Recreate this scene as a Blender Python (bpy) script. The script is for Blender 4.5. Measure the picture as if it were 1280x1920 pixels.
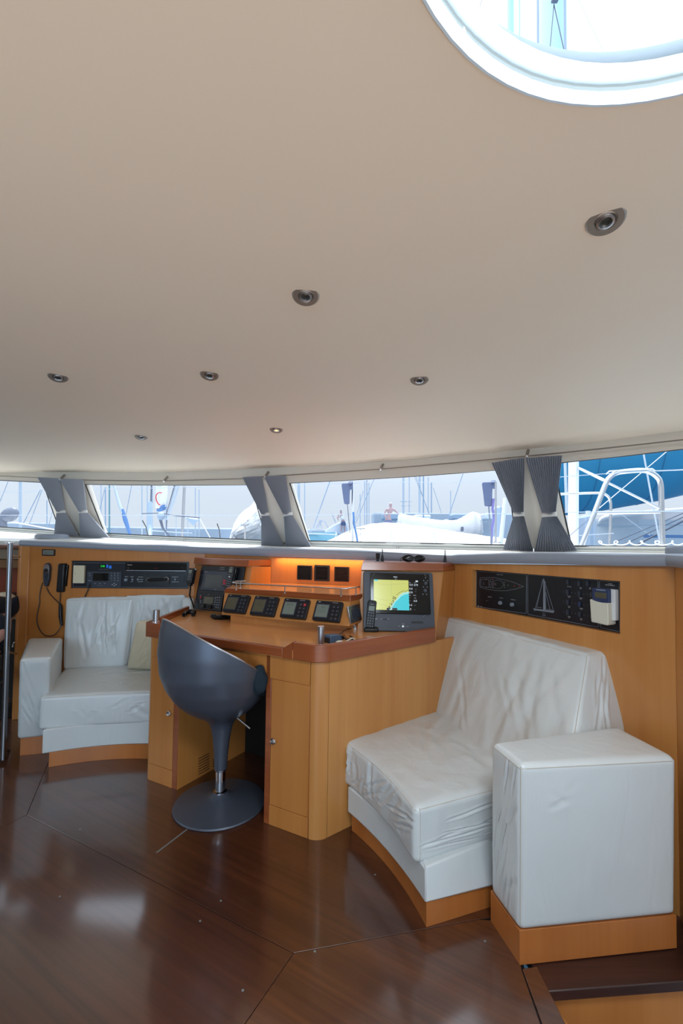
import bpy, bmesh, math, random
from mathutils import Vector, Matrix, noise
random.seed(7)
for _o in list(bpy.data.objects): bpy.data.objects.remove(_o)
SC = bpy.context.scene
COL = SC.collection
# ------------------------------------------------------------ camera
F = 830.0                      # focal length in pixels of the 1280 px wide frame
EYE = Vector((0, 0, 1.31))
PITCH = math.radians(2.16)
ROLL = math.radians(0.75)
PY = 990.7                     # row of the principal point
cam = bpy.data.cameras.new('camera'); camo = bpy.data.objects.new('camera', cam); COL.objects.link(camo)
cam.sensor_fit = 'HORIZONTAL'; cam.sensor_width = 36; cam.lens = 36*F/1280
cam.shift_y = (PY-960)/1280.0
cam.clip_start = 0.02; cam.clip_end = 2000
MR = Matrix.Rotation(math.radians(90)+PITCH, 4, 'X') @ Matrix.Rotation(ROLL, 4, 'Z')
camo.matrix_world = Matrix.Translation(EYE) @ MR
SC.camera = camo
M3 = MR.to_3x3(); RT = M3 @ Vector((1, 0, 0)); UP = M3 @ Vector((0, 1, 0)); FW = M3 @ Vector((0, 0, -1))
# ------------------------------------------------------------ sky, sun, lamps, exposure
SC.view_settings.view_transform = 'Standard'; SC.view_settings.look = 'None'
SC.view_settings.gamma = 1.0; SC.view_settings.use_curve_mapping = False
SC.view_settings.exposure = 0.72
w = bpy.data.worlds.new('sky'); SC.world = w; w.use_nodes = True
nt = w.node_tree; nt.nodes.clear()
wo = nt.nodes.new('ShaderNodeOutputWorld'); bg = nt.nodes.new('ShaderNodeBackground')
tc = nt.nodes.new('ShaderNodeTexCoord'); sp = nt.nodes.new('ShaderNodeSeparateXYZ'); cr = nt.nodes.new('ShaderNodeValToRGB')
nt.links.new(tc.outputs['Generated'], sp.inputs[0]); nt.links.new(sp.outputs['Z'], cr.inputs[0])
e = cr.color_ramp.elements
e[0].position = 0.0; e[0].color = (0.80, 0.87, 0.95, 1)
e[1].position = 0.75; e[1].color = (0.80, 0.91, 1.0, 1)
x_ = e.new(0.10); x_.color = (0.79, 0.87, 0.96, 1)
x_ = e.new(0.35); x_.color = (0.75, 0.86, 0.99, 1)
nt.links.new(cr.outputs[0], bg.inputs[0])
mr_ = nt.nodes.new('ShaderNodeMapRange'); mr_.interpolation_type = 'SMOOTHSTEP'; nt.links.new(sp.outputs['Z'], mr_.inputs[0])
mr_.inputs['From Min'].default_value = .05; mr_.inputs['From Max'].default_value = .9; mr_.inputs['To Min'].default_value = .62; mr_.inputs['To Max'].default_value = 2.6
nt.links.new(mr_.outputs[0], bg.inputs[1])
nt.links.new(bg.outputs[0], wo.inputs[0])
sl = bpy.data.lights.new('sun', 'SUN'); slo = bpy.data.objects.new('sun', sl); COL.objects.link(slo)
sl.energy = 3.2; sl.angle = math.radians(0.6); sl.color = (1.0, 0.96, 0.9)
SUN_AZ = math.radians(-8); SUN_EL = math.radians(64)      # azimuth from straight ahead (+Y) to the right
sdir = Vector((math.sin(SUN_AZ)*math.cos(SUN_EL), math.cos(SUN_AZ)*math.cos(SUN_EL), math.sin(SUN_EL)))
slo.rotation_euler = sdir.to_track_quat('Z', 'Y').to_euler(); slo.location = (0, 8, 9)
def area(name, loc, look, sx, sy, power, color):
    l = bpy.data.lights.new(name, 'AREA'); l.shape = 'RECTANGLE'; l.size = sx; l.size_y = sy; l.energy = power; l.color = color
    o = bpy.data.objects.new(name, l); COL.objects.link(o); o.location = loc
    o.rotation_euler = (Vector(loc)-Vector(look)).to_track_quat('Z', 'Y').to_euler()
    return o
# cool fill lamp added behind the camera, standing in for aft daylight
cd_l = area('aft_fill', (-1.3, -2.0, 1.3), (-1.8, 3, 0.9), 2.4, 1.3, 8, (0.48, 0.74, 1.0)); cd_l.data.spread = math.radians(80)
# warm fill lamp added low behind the camera to brighten the ceiling
sb_l = area('ceiling_fill', (-0.5, -0.7, 0.05), (-0.8, 0.6, 2.0), 3.0, 1.4, 12, (1.0, 0.84, 0.68)); sb_l.data.spread = math.radians(100)
# fill lamp added inside the hatch opening, boosting its skylight on furniture tops
area('hatch_fill', (0.38, 0.2, 2.0), (0.30, 0.8, 0.0), 0.5, 0.38, 10.5, (0.82, 0.92, 1.0))
# ------------------------------------------------------------ picking points in space
def ray(px, py): return FW + RT*((px-640)/F) - UP*((py-PY)/F)
def atz(px, py, z):
    d = ray(px, py); return EYE + d*((z-EYE.z)/d.z)
def aty(px, py, y):
    d = ray(px, py); return EYE + d*(y/d.y)
def onp(px, py, pl):
    d = ray(px, py); return EYE + d*(((pl[0]-EYE).dot(pl[1]))/d.dot(pl[1]))
def vplane(a, b, off=0.0):
    a = Vector((a[0], a[1], 0)); b = Vector((b[0], b[1], 0)); u = (b-a).normalized()
    n = u.cross(Vector((0, 0, 1))); return (a+n*off, n)     # n towards the cabin when a->b runs left to right
def proj(p):
    v = Vector(p)-EYE; k = v.dot(FW); return (640+F*v.dot(RT)/k, PY-F*v.dot(UP)/k)
class Fr:
    """a local frame u (right), v (up), n (towards the viewer)"""
    def __init__(s, o, u, v):
        s.o = Vector(o); s.u = Vector(u).normalized(); v = Vector(v); s.n = s.u.cross(v).normalized(); s.v = s.n.cross(s.u)
        s.m = Matrix(((s.u.x, s.v.x, s.n.x, s.o.x), (s.u.y, s.v.y, s.n.y, s.o.y), (s.u.z, s.v.z, s.n.z, s.o.z), (0, 0, 0, 1)))
    def pl(s, off=0): return (s.o+s.n*off, s.n)
    def uv(s, px, py, off=0):
        p = onp(px, py, s.pl(off))-s.o; return (p.dot(s.u), p.dot(s.v))
    def rect(s, x0, y0, x1, y1, off=0):
        a = s.uv(x0, y0, off); b = s.uv(x1, y1, off); c = s.uv(x0, y1, off); d = s.uv(x1, y0, off)
        return ((a[0]+c[0])/2, (b[1]+c[1])/2, (b[0]+d[0])/2, (a[1]+d[1])/2)   # u0,v0,u1,v1
    def at(s, u, v, n=0): return s.o+s.u*u+s.v*v+s.n*n
    def sub(s, u, v, n=0): return Fr(s.at(u, v, n), s.u, s.v)
# ------------------------------------------------------------ meshes
WM = {}
class MB:
    def __init__(s, m=None): s.b = bmesh.new(); s.m = m or Matrix.Identity(4)
    def _v(s, p): return s.b.verts.new(s.m @ Vector(p))
    def face(s, pts):
        try: return s.b.faces.new([s._v(p) for p in pts])
        except ValueError: return None
    def box(s, x0, y0, z0, x1, y1, z1):
        v = [s._v(p) for p in ((x0,y0,z0),(x1,y0,z0),(x1,y1,z0),(x0,y1,z0),(x0,y0,z1),(x1,y0,z1),(x1,y1,z1),(x0,y1,z1))]
        for f in ((0,3,2,1),(4,5,6,7),(0,1,5,4),(1,2,6,5),(2,3,7,6),(3,0,4,7)): s.b.faces.new([v[i] for i in f])
        return s
    def prism(s, bot, top):
        a = [s._v(p) for p in bot]; c = [s._v(p) for p in top]; n = len(a)
        s.b.faces.new(a[::-1]); s.b.faces.new(c)
        for i in range(n): s.b.faces.new((a[i], a[(i+1)%n], c[(i+1)%n], c[i]))
        return s
    def ext(s, poly, z0, z1): return s.prism([(p[0], p[1], z0) for p in poly], [(p[0], p[1], z1) for p in poly])
    def tube(s, path, r, n=8, cap=True):
        P = [Vector(p) for p in path]; rr = r if isinstance(r, (list, tuple)) else [r]*len(P)
        rings = []; prev = None
        for i, p in enumerate(P):
            t = (P[min(i+1, len(P)-1)]-P[max(i-1, 0)]).normalized()
            if prev is None:
                a = Vector((0, 0, 1)) if abs(t.z) < .9 else Vector((1, 0, 0)); x = t.cross(a).normalized()
            else: x = (prev-t*prev.dot(t)).normalized()
            prev = x; y = t.cross(x)
            rings.append([s._v(p+(x*math.cos(2*math.pi*k/n)+y*math.sin(2*math.pi*k/n))*rr[i]) for k in range(n)])
        for i in range(len(rings)-1):
            for k in range(n): s.b.faces.new((rings[i][k], rings[i][(k+1)%n], rings[i+1][(k+1)%n], rings[i+1][k]))
        if cap: s.b.faces.new(rings[0][::-1]); s.b.faces.new(rings[-1])
        return s
    def lathe(s, prof, n=24, c=(0, 0, 0), closed=False):
        rings = []
        for r, z in prof:
            rings.append([s._v((c[0]+max(r, 1e-5)*math.cos(2*math.pi*k/n), c[1]+max(r, 1e-5)*math.sin(2*math.pi*k/n), c[2]+z)) for k in range(n)])
        for i in range(len(rings)-1):
            for k in range(n): s.b.faces.new((rings[i][k], rings[i][(k+1)%n], rings[i+1][(k+1)%n], rings[i+1][k]))
        return s
    def grid(s, fn, nu, nv, wrapu=False):
        V = [[s._v(fn(i/nu, j/nv)) for i in range(nu if wrapu else nu+1)] for j in range(nv+1)]
        for j in range(nv):
            for i in range(nu): 
                k = (i+1) % nu if wrapu else i+1
                s.b.faces.new((V[j][i], V[j][k], V[j+1][k], V[j+1][i]))
        return s
    def ball(s, c, rx, ry, rz, n=12):
        c = Vector(c)
        s.grid(lambda u, v: c+Vector((rx*math.cos(2*math.pi*u)*math.sin(math.pi*(v*.998+.001)), ry*math.sin(2*math.pi*u)*math.sin(math.pi*(v*.998+.001)), -rz*math.cos(math.pi*v))), n, max(6, n//2+2), True)
        return s
    def rrect(s, u0, v0, u1, v1, n0, n1, r, seg=4):
        """a box with rounded corners in the u,v plane"""
        pts = []
        for cx, cy, a0 in ((u1-r, v1-r, 0), (u0+r, v1-r, 90), (u0+r, v0+r, 180), (u1-r, v0+r, 270)):
            for k in range(seg+1):
                a = math.radians(a0+90*k/seg); pts.append((cx+r*math.cos(a), cy+r*math.sin(a)))
        return s.ext(pts, n0, n1)
    def build(s, name, mat, parent=None, bevel=0, seg=2, smooth=None, merge=True, **props):
        if merge: bmesh.ops.remove_doubles(s.b, verts=s.b.verts, dist=1e-5)
        bmesh.ops.recalc_face_normals(s.b, faces=s.b.faces)
        if parent is None:
            xs = [v.co for v in s.b.verts]
            o3 = Vector(((min(v.x for v in xs)+max(v.x for v in xs))/2, (min(v.y for v in xs)+max(v.y for v in xs))/2, min(v.z for v in xs)))
            M = Matrix.Translation(o3)
        else: M = WM[parent.name]
        s.b.transform(M.inverted())
        me = bpy.data.meshes.new(name); s.b.to_mesh(me); s.b.free()
        if isinstance(mat, (list, tuple)):
            for m_ in mat: me.materials.append(m_)
        else: me.materials.append(mat)
        o = bpy.data.objects.new(name, me); COL.objects.link(o)
        if parent is None: o.location = M.translation
        else: o.parent = parent
        WM[o.name] = M
        if bevel:
            b = o.modifiers.new('bevel', 'BEVEL'); b.width = bevel; b.segments = seg; b.limit_method = 'ANGLE'; b.angle_limit = math.radians(35); b.harden_normals = False
        if smooth is None: smooth = True
        if smooth:
            me.shade_smooth()
            try: me.set_sharp_from_angle(angle=math.radians(38))
            except Exception: pass
        for k, v in props.items(): o[k] = v
        return o
def thing(name, label, cat, loc, group=None):
    o = bpy.data.objects.new(name, None); COL.objects.link(o); o.location = loc; o.empty_display_size = .05
    WM[o.name] = Matrix.Translation(Vector(loc)); o['label'] = label; o['category'] = cat
    if group: o['group'] = group
    return o
def tag(o, label, cat, group=None):
    o['label'] = label; o['category'] = cat
    if group: o['group'] = group
    return o
def struct(o): o['kind'] = 'structure'; return o
def copy_tree(o, loc, label=None):
    c = o.copy(); COL.objects.link(c); c.location = loc; WM[c.name] = Matrix.Translation(Vector(loc))
    if label: c['label'] = label
    def rec(src, dst):
        for ch in [x for x in bpy.data.objects if x.parent == src]:
            d = ch.copy(); COL.objects.link(d); d.parent = dst; WM[d.name] = WM[c.name]; rec(ch, d)
    rec(o, c); return c
# ------------------------------------------------------------ materials
def srgb(r, g, b):
    f = lambda c: (c/255/12.92 if c/255 <= .04045 else ((c/255+.055)/1.055)**2.4)
    return (f(r), f(g), f(b), 1)
def mk(name):
    m = bpy.data.materials.new(name); m.use_nodes = True; t = m.node_tree
    return m, t, t.nodes['Principled BSDF']
def plain(name, c, rough=.5, metal=0, spec=.5, bump=0, bscale=200, var=0, vscale=3, coat=0, emis=None, estr=1, trans=0, alpha=1):
    m, t, p = mk(name); p.inputs['Base Color'].default_value = c; p.inputs['Roughness'].default_value = rough
    p.inputs['Metallic'].default_value = metal; p.inputs['Specular IOR Level'].default_value = spec; p.inputs['Coat Weight'].default_value = coat
    if coat: p.inputs['Coat Roughness'].default_value = .12
    tcn = t.nodes.new('ShaderNodeTexCoord')
    if bump:
        n = t.nodes.new('ShaderNodeTexNoise'); n.inputs['Scale'].default_value = bscale; n.inputs['Detail'].default_value = 4
        t.links.new(tcn.outputs['Object'], n.inputs['Vector'])
        b = t.nodes.new('ShaderNodeBump'); b.inputs['Strength'].default_value = bump; b.inputs['Distance'].default_value = .002
        t.links.new(n.outputs[0], b.inputs['Height']); t.links.new(b.outputs[0], p.inputs['Normal'])
    if var:
        n = t.nodes.new('ShaderNodeTexNoise'); n.inputs['Scale'].default_value = vscale; n.inputs['Detail'].default_value = 5
        t.links.new(tcn.outputs['Object'], n.inputs['Vector'])
        r = t.nodes.new('ShaderNodeValToRGB'); r.color_ramp.elements[0].position = .3; r.color_ramp.elements[1].position = .7
        r.color_ramp.elements[0].color = [x*(1-var) for x in c[:3]]+[1]; r.color_ramp.elements[1].color = [min(1, x*(1+var)) for x in c[:3]]+[1]
        t.links.new(n.outputs[0], r.inputs[0]); t.links.new(r.outputs[0], p.inputs['Base Color'])
    if emis: p.inputs['Emission Color'].default_value = emis; p.inputs['Emission Strength'].default_value = estr
    if alpha < 1: p.inputs['Alpha'].default_value = alpha
    return m
def wood(name, c1, c2, scale=(9, 9, 1.2), rot=(0, 0, 0), rough=.35, coat=.3, fine=.5, coatr=.15, bump=0.05, cior=1.5):
    m, t, p = mk(name); p.inputs['Coat IOR'].default_value = cior; p.inputs['Roughness'].default_value = rough; p.inputs['Coat Weight'].default_value = coat; p.inputs['Coat Roughness'].default_value = coatr
    tcn = t.nodes.new('ShaderNodeTexCoord'); geo = t.nodes.new('ShaderNodeNewGeometry')
    mp = t.nodes.new('ShaderNodeMapping'); mp.inputs['Scale'].default_value = scale
    mr = t.nodes.new('ShaderNodeMapping'); mr.inputs['Rotation'].default_value = rot
    t.links.new(geo.outputs['Position'], mr.inputs[0]); t.links.new(mr.outputs[0], mp.inputs[0])
    n = t.nodes.new('ShaderNodeTexNoise'); n.inputs['Scale'].default_value = 1.0; n.inputs['Detail'].default_value = 5; n.inputs['Distortion'].default_value = .6
    t.links.new(mp.outputs[0], n.inputs['Vector'])
    mp2 = t.nodes.new('ShaderNodeMapping'); mp2.inputs['Scale'].default_value = [s*9 if s > 3 else s*1.6 for s in scale]; t.links.new(mr.outputs[0], mp2.inputs[0])
    n2 = t.nodes.new('ShaderNodeTexNoise'); n2.inputs['Scale'].default_value = 1.0; n2.inputs['Detail'].default_value = 3
    t.links.new(mp2.outputs[0], n2.inputs['Vector'])
    mx = t.nodes.new('ShaderNodeMath'); mx.operation = 'MULTIPLY_ADD'; mx.inputs[1].default_value = fine
    sb = t.nodes.new('ShaderNodeMath'); sb.operation = 'SUBTRACT'; sb.inputs[1].default_value = .5
    t.links.new(n2.outputs[0], sb.inputs[0]); t.links.new(sb.outputs[0], mx.inputs[0]); t.links.new(n.outputs[0], mx.inputs[2])
    r = t.nodes.new('ShaderNodeValToRGB'); r.color_ramp.elements[0].position = .3; r.color_ramp.elements[1].position = .7
    r.color_ramp.elements[0].color = c1; r.color_ramp.elements[1].color = c2
    t.links.new(mx.outputs[0], r.inputs[0]); t.links.new(r.outputs[0], p.inputs['Base Color'])
    b = t.nodes.new('ShaderNodeBump'); b.inputs['Strength'].default_value = bump; b.inputs['Distance'].default_value = .002
    t.links.new(n2.outputs[0], b.inputs['Height']); t.links.new(b.outputs[0], p.inputs['Normal'])
    return m
M = {}
M['wood'] = wood('anigre_veneer', srgb(186, 116, 54), srgb(202, 134, 68), (5, 5, .5), fine=.35)
M['wood_side'] = wood('anigre_veneer_sofa_side', srgb(190, 124, 62), srgb(206, 144, 80), (6, 6, .6), fine=.35)
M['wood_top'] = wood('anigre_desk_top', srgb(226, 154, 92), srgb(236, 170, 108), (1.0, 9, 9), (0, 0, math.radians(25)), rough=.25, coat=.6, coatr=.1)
M['trim'] = wood('mahogany_trim', srgb(136, 66, 30), srgb(160, 84, 42), (2, 2, 8), rough=.3, coat=.5)
M['plinth'] = wood('plinth_veneer', srgb(172, 100, 46), srgb(190, 116, 56), (6, 6, .6), fine=.3)
FL_ROT = (0, 0, math.radians(30))
M['floor'] = wood('varnished_floor', srgb(66, 34, 20), srgb(88, 48, 28), (.8, 6, 3), FL_ROT, rough=.35, coat=1, fine=.85, coatr=.11, bump=.05, cior=1.62)
M['floor_b'] = wood('varnished_floor_lighter', srgb(76, 42, 25), srgb(102, 60, 34), (.8, 7, 3), FL_ROT, rough=.35, coat=1, fine=.9, coatr=.13, bump=.05, cior=1.5)
M['tread'] = wood('dark_step_wood', srgb(44, 22, 18), srgb(70, 38, 28), (1.2, 10, 10), rough=.4, coat=.3)
M['ceiling'] = plain('padded_cream_headliner', srgb(236, 223, 206), .7, bump=.05, bscale=400)
M['white'] = plain('white_gelcoat', srgb(228, 228, 224), .35)
M['hatch_rim'] = plain('sky_tinted_white_moulding', srgb(206, 224, 240), .3)  # white moulding, the blue light of the sky tinted into its colour
M['pelmet'] = plain('cream_window_surround', srgb(226, 218, 206), .5)
M['ledge'] = plain('grey_vinyl_pad', srgb(150, 158, 172), .45, bump=.1, bscale=600)
M['gasket'] = plain('grey_gasket', srgb(120, 128, 128), .6)
M['rubber'] = plain('black_rubber', srgb(18, 18, 20), .5)
M['black'] = plain('black_plastic', srgb(20, 22, 26), .4)
M['black_gloss'] = plain('black_gloss_plastic', srgb(12, 13, 16), .12)
M['navy'] = plain('dark_navy_panel', srgb(16, 20, 30), .35)
M['charcoal'] = plain('charcoal_plastic', srgb(66, 72, 84), .45)
M['slate'] = plain('slate_grey_paint', srgb(52, 58, 70), .4)
M['btn'] = plain('dark_key', srgb(40, 44, 54), .4)
M['ink'] = plain('white_print', srgb(214, 218, 222), .5)
M['ink_dim'] = plain('grey_print', srgb(130, 138, 150), .5)
M['red'] = plain('red_print', srgb(190, 40, 50), .5)
M['lcd'] = plain('grey_green_lcd', srgb(118, 128, 120), .25)
M['lcd_dark'] = plain('dark_lcd', srgb(56, 58, 56), .2)
M['lcd_brown'] = plain('brown_lcd', srgb(88, 84, 66), .25)
M['lcd_ink'] = plain('lcd_digit', srgb(58, 66, 62), .5)
M['steel'] = plain('polished_steel', srgb(190, 192, 196), .22, metal=1)
M['steel_br'] = plain('brushed_steel', srgb(180, 180, 184), .32, metal=1)
M['pole'] = plain('dull_steel', srgb(128, 128, 132), .25, metal=1)
M['chrome'] = plain('chrome', srgb(230, 230, 235), .06, metal=1)
M['nickel'] = plain('satin_nickel', srgb(150, 142, 134), .42, metal=.55)
M['shell'] = plain('silver_grey_shell', srgb(86, 92, 105), .38, metal=.4)
M['cream_plastic'] = plain('cream_plastic', srgb(222, 212, 184), .5)
M['ivory'] = plain('ivory_plastic', srgb(214, 212, 196), .5)
M['white_plastic'] = plain('white_plastic', srgb(222, 224, 226), .4)
M['blue_plastic'] = plain('blue_plastic', srgb(40, 54, 92), .4)
M['adapter'] = plain('blue_grey_plastic', srgb(70, 92, 118), .35)
def fabric(name, c, tr):
    m, t, p = mk(name); p.inputs['Base Color'].default_value = c; p.inputs['Roughness'].default_value = .85
    o = t.nodes['Material Output']; tl = t.nodes.new('ShaderNodeBsdfTranslucent'); tl.inputs[0].default_value = c; mx = t.nodes.new('ShaderNodeMixShader'); mx.inputs[0].default_value = tr
    t.links.new(p.outputs[0], mx.inputs[1]); t.links.new(tl.outputs[0], mx.inputs[2]); t.links.new(mx.outputs[0], o.inputs[0]); return m
M['curtain'] = fabric('grey_pleated_fabric', srgb(172, 176, 186), .22)
M['tie'] = plain('white_webbing', srgb(214, 212, 208), .7)
M['pillow'] = plain('beige_cotton', srgb(214, 200, 172), .85, bump=.2, bscale=500)
M['teal_cloth'] = plain('dark_teal_cloth', srgb(24, 40, 50), .9)
M['galley'] = plain('dark_red_mahogany', srgb(150, 62, 30), .35, var=.2)
M['beige'] = plain('beige_laminate', srgb(168, 148, 124), .5)
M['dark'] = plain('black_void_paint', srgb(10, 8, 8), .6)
M['skin'] = plain('skin', srgb(176, 128, 112), .55)
M['tshirt'] = plain('navy_cotton', srgb(14, 20, 34), .9)
M['hair'] = plain('dark_hair', srgb(40, 28, 20), .7)
# leather: soft wide wrinkles in the bump on top of the modelled ones
def leather():
    m, t, p = mk('white_leather'); p.inputs['Base Color'].default_value = srgb(212, 216, 216); p.inputs['Roughness'].default_value = .40; p.inputs['Coat Weight'].default_value = .5; p.inputs['Coat Roughness'].default_value = .28
    tcn = t.nodes.new('ShaderNodeNewGeometry')
    n = t.nodes.new('ShaderNodeTexNoise'); n.inputs['Scale'].default_value = 9; n.inputs['Detail'].default_value = 3; n.inputs['Distortion'].default_value = .8
    mp = t.nodes.new('ShaderNodeMapping'); mp.inputs['Scale'].default_value = (1.6, 1.6, .45)
    t.links.new(tcn.outputs['Position'], mp.inputs[0]); t.links.new(mp.outputs[0], n.inputs['Vector'])
    n2 = t.nodes.new('ShaderNodeTexNoise'); n2.inputs['Scale'].default_value = 380; n2.inputs['Detail'].default_value = 2
    t.links.new(tcn.outputs['Position'], n2.inputs['Vector'])
    b = t.nodes.new('ShaderNodeBump'); b.inputs['Strength'].default_value = .3; b.inputs['Distance'].default_value = .012
    b2 = t.nodes.new('ShaderNodeBump'); b2.inputs['Strength'].default_value = .12; b2.inputs['Distance'].default_value = .001
    t.links.new(n.outputs[0], b.inputs['Height']); t.links.new(n2.outputs[0], b2.inputs['Height'])
    t.links.new(b.outputs[0], b2.inputs['Normal']); t.links.new(b2.outputs[0], p.inputs['Normal'])
    return m
M['leather'] = leather()
M['stitch'] = plain('stitching', srgb(196, 190, 178), .8)
def glassmat(name, tint=(.84, .87, .91, 1), rough=0.0, refl=.10):
    m = bpy.data.materials.new(name); m.use_nodes = True; t = m.node_tree; t.nodes.clear()
    o = t.nodes.new('ShaderNodeOutputMaterial'); tr = t.nodes.new('ShaderNodeBsdfTransparent'); gl = t.nodes.new('ShaderNodeBsdfGlossy')
    tr.inputs[0].default_value = tint; gl.inputs[1].default_value = rough; gl.inputs[0].default_value = (1, 1, 1, 1)
    mx = t.nodes.new('ShaderNodeMixShader'); fr = t.nodes.new('ShaderNodeFresnel'); fr.inputs[0].default_value = 1.13
    t.links.new(fr.outputs[0], mx.inputs[0]); t.links.new(tr.outputs[0], mx.inputs[1]); t.links.new(gl.outputs[0], mx.inputs[2]); t.links.new(mx.outputs[0], o.inputs[0])
    return m
M['glass'] = glassmat('window_glass')
def screen(name, c, s=1.0):
    return plain(name, (0, 0, 0, 1), .2, emis=c, estr=s*.62)
M['scr_land'] = screen('chart_land', srgb(200, 206, 112), 1)
M['scr_sea'] = screen('chart_sea', srgb(70, 200, 214), 1)
M['scr_shoal'] = screen('chart_shoal', srgb(170, 226, 220), 1)
M['scr_dark'] = screen('chart_dark_detail', srgb(60, 70, 40), .6)
M['scr_white'] = screen('screen_white', srgb(210, 225, 235), 1)
M['led_green'] = screen('green_led', srgb(40, 230, 90), 1)
M['led_blue'] = screen('blue_led', srgb(40, 110, 220), .7)
M['led_warm'] = screen('warm_lamp', srgb(255, 190, 130), 2.0)
# outside
M['o_mast'] = plain('painted_aluminium', srgb(168, 178, 190), .4)
M['o_mast_blue'] = plain('blue_grey_mast', srgb(142, 158, 178), .4)
M['o_teal'] = plain('teal_pole', srgb(96, 140, 150), .5)
M['o_wire'] = plain('rigging_wire', srgb(150, 160, 176), .4)
M['o_white'] = plain('white_canvas', srgb(204, 203, 206), .7, bump=.3, bscale=6)
M['o_hull'] = plain('white_hull', srgb(204, 208, 214), .3)
M['o_blue'] = plain('deep_blue_canvas', srgb(26, 120, 160), .6, var=.12, vscale=.8)
M['o_pier'] = plain('grey_pier', srgb(150, 160, 174), .8, var=.15, vscale=.2)
M['o_bag'] = plain('slate_canvas_bag', srgb(84, 94, 124), .8)
M['o_tealhull'] = plain('pale_teal_hull', srgb(140, 190, 206), .3)
M['o_water'] = plain('harbour_water', srgb(90, 120, 140), .08)
M['o_dark'] = plain('dark_grey_gear', srgb(84, 92, 110), .35)
M['o_blueline'] = plain('blue_stripe', srgb(70, 110, 160), .5)
# ============================================================ THE ROOM
def lerp(a, b, t): return a+(b-a)*t
def interp(tab, x):
    if x <= tab[0][0]: 
        (x0, y0), (x1, y1) = tab[0], tab[1]; return y0+(y1-y0)*(x-x0)/(x1-x0)
    for (x0, y0), (x1, y1) in zip(tab, tab[1:]):
        if x <= x1: return y0+(y1-y0)*(x-x0)/(x1-x0)
    (x0, y0), (x1, y1) = tab[-2], tab[-1]; return y0+(y1-y0)*(x-x0)/(x1-x0)
# plan of the panelled bulkhead: left behind the sofa, centre behind the desk, right behind the big sofa
PA = (-2.40, 3.30); PB = (-1.04, 3.38); PD = (.64, 2.86); PE = (1.225, 1.63); PE2 = (1.145, 1.45)
WL = vplane(PA, PB); WC = vplane(PB, PD); WR = vplane(PD, PE); WE = vplane(PE, PE2)
DEP_T = [(-200, 3.95), (0, 3.88), (135, 3.76), (300, 3.60), (520, 3.38), (745, 3.10), (870, 2.83), (987, 2.52), (1130, 2.2), (1280, 1.92), (1460, 1.55)]
DEP_B = [(-200, 4.3), (0, 4.22), (150, 4.1), (300, 3.94), (540, 3.72), (745, 3.42), (945, 2.95), (1020, 2.76), (1150, 2.42), (1280, 2.12), (1460, 1.72)]
# ---- floor: a sub-floor with separate varnished panels
fp = lambda x, y, z=0: tuple(atz(x, y, z)[:2])
sub = MB(); hx = fp(980, 1815); hy = fp(1060, 1920)
stairs = [fp(1006, 1812), (hx[0]+.04, 1.52), (1.6, 1.60), (2.2, 1.2), (2.2, -1.6), (hy[0]+.55, -1.6), (hy[0]+.28, .4), (hy[0]+.06, 1.17)]
left_poly = [(-4.6, -2.2), (hy[0]+.5, -2.2), (hy[0]+.5, -1.6), (hy[0]+.24, .4), fp(1035, 1925), fp(984, 1815), (hx[0]+.02, 1.55), (2.3, 1.65), (2.3, 4.6), (-4.6, 4.6)]
floor = struct(sub.ext(left_poly, -.06, -.006).build('floor', M['rubber'], smooth=False))
def inset(poly, d):
    n = len(poly); P = [Vector((p[0], p[1])) for p in poly]; out = []
    A = sum(P[i].x*P[(i+1) % n].y-P[(i+1) % n].x*P[i].y for i in range(n)); s = 1 if A > 0 else -1
    for i in range(n):
        a, b, c = P[i-1], P[i], P[(i+1) % n]
        e1 = (b-a).normalized(); e2 = (c-b).normalized(); n1 = Vector((-e1.y, e1.x))*s; n2 = Vector((-e2.y, e2.x))*s
        k = (n1+n2); k = k/max(.25, k.length_squared)*2; q = b+k*d; out.append((q.x, q.y))
    return out
S0, S1, S2, S3, S4, S5 = fp(50, 1528), fp(550, 1787), fp(0, 1553), fp(80, 1455), fp(797, 1742), fp(455, 1925)
def far(a, b, t): return (a[0]+(b[0]-a[0])*t, a[1]+(b[1]-a[1])*t)
fpanels = [([S0, S1, S4, far(S1, S4, 1.45), (2.2, 2.0), (2.2, 4.5), far(S0, S3, 5.5)], 'floor'),
           ([S0, far(S0, S3, 5.5), (-4.5, 4.5), far(S0, S2, 8)], 'floor'),
           ([S1, S0, far(S0, S2, 8), (-4.5, -2.1), (far(S1, S5, 2.6)[0], -2.1), far(S1, S5, 2.0)], 'floor'),
           ([S1, far(S1, S5, 2.0), (far(S1, S5, 2.6)[0], -2.1), (hy[0]+.42, -2.1), (hy[0]+.42, -1.6), fp(1015, 1925), fp(978, 1818), (.62, 1.60), far(S1, S4, 1.45)], 'floor_b')]
for poly, mt in fpanels:
    MB().ext(inset(poly, .0011), -.006, 0).build('floor_panel', M[mt], floor, bevel=.0008, seg=1, smooth=False)
pk = [fp(979, 1817), fp(1006, 1812.5), fp(1060, 1920), (hy[0]+.31, .4), (hy[0]+.24, .4), fp(1018, 1925)]
MB().ext(pk, -.05, .001).build('edge_plank', M['floor_b'], floor, bevel=.002, smooth=False)
a, b = atz(293, 1599, 0), atz(352, 1554, 0); q = (b-a).normalized(); q = Vector((-q.y, q.x, 0))*.0035
MB().ext([(a-q)[:2], (a+q)[:2], (b+q)[:2], (b-q)[:2]], -.001, .0006).build('slot_strip', M['gasket'], floor, smooth=False)
for x, y in ((112, 1681), (375, 1727), (414, 1689), (909, 1765), (150, 1555), (455, 1857), (590, 1784), (703, 1640), (185, 1685)):
    p = atz(x, y, 0); MB().lathe([(.004, 0), (.004, .0008), (0, .0008)], 10, p).build('floor_plug', M['gasket'], floor)
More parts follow.
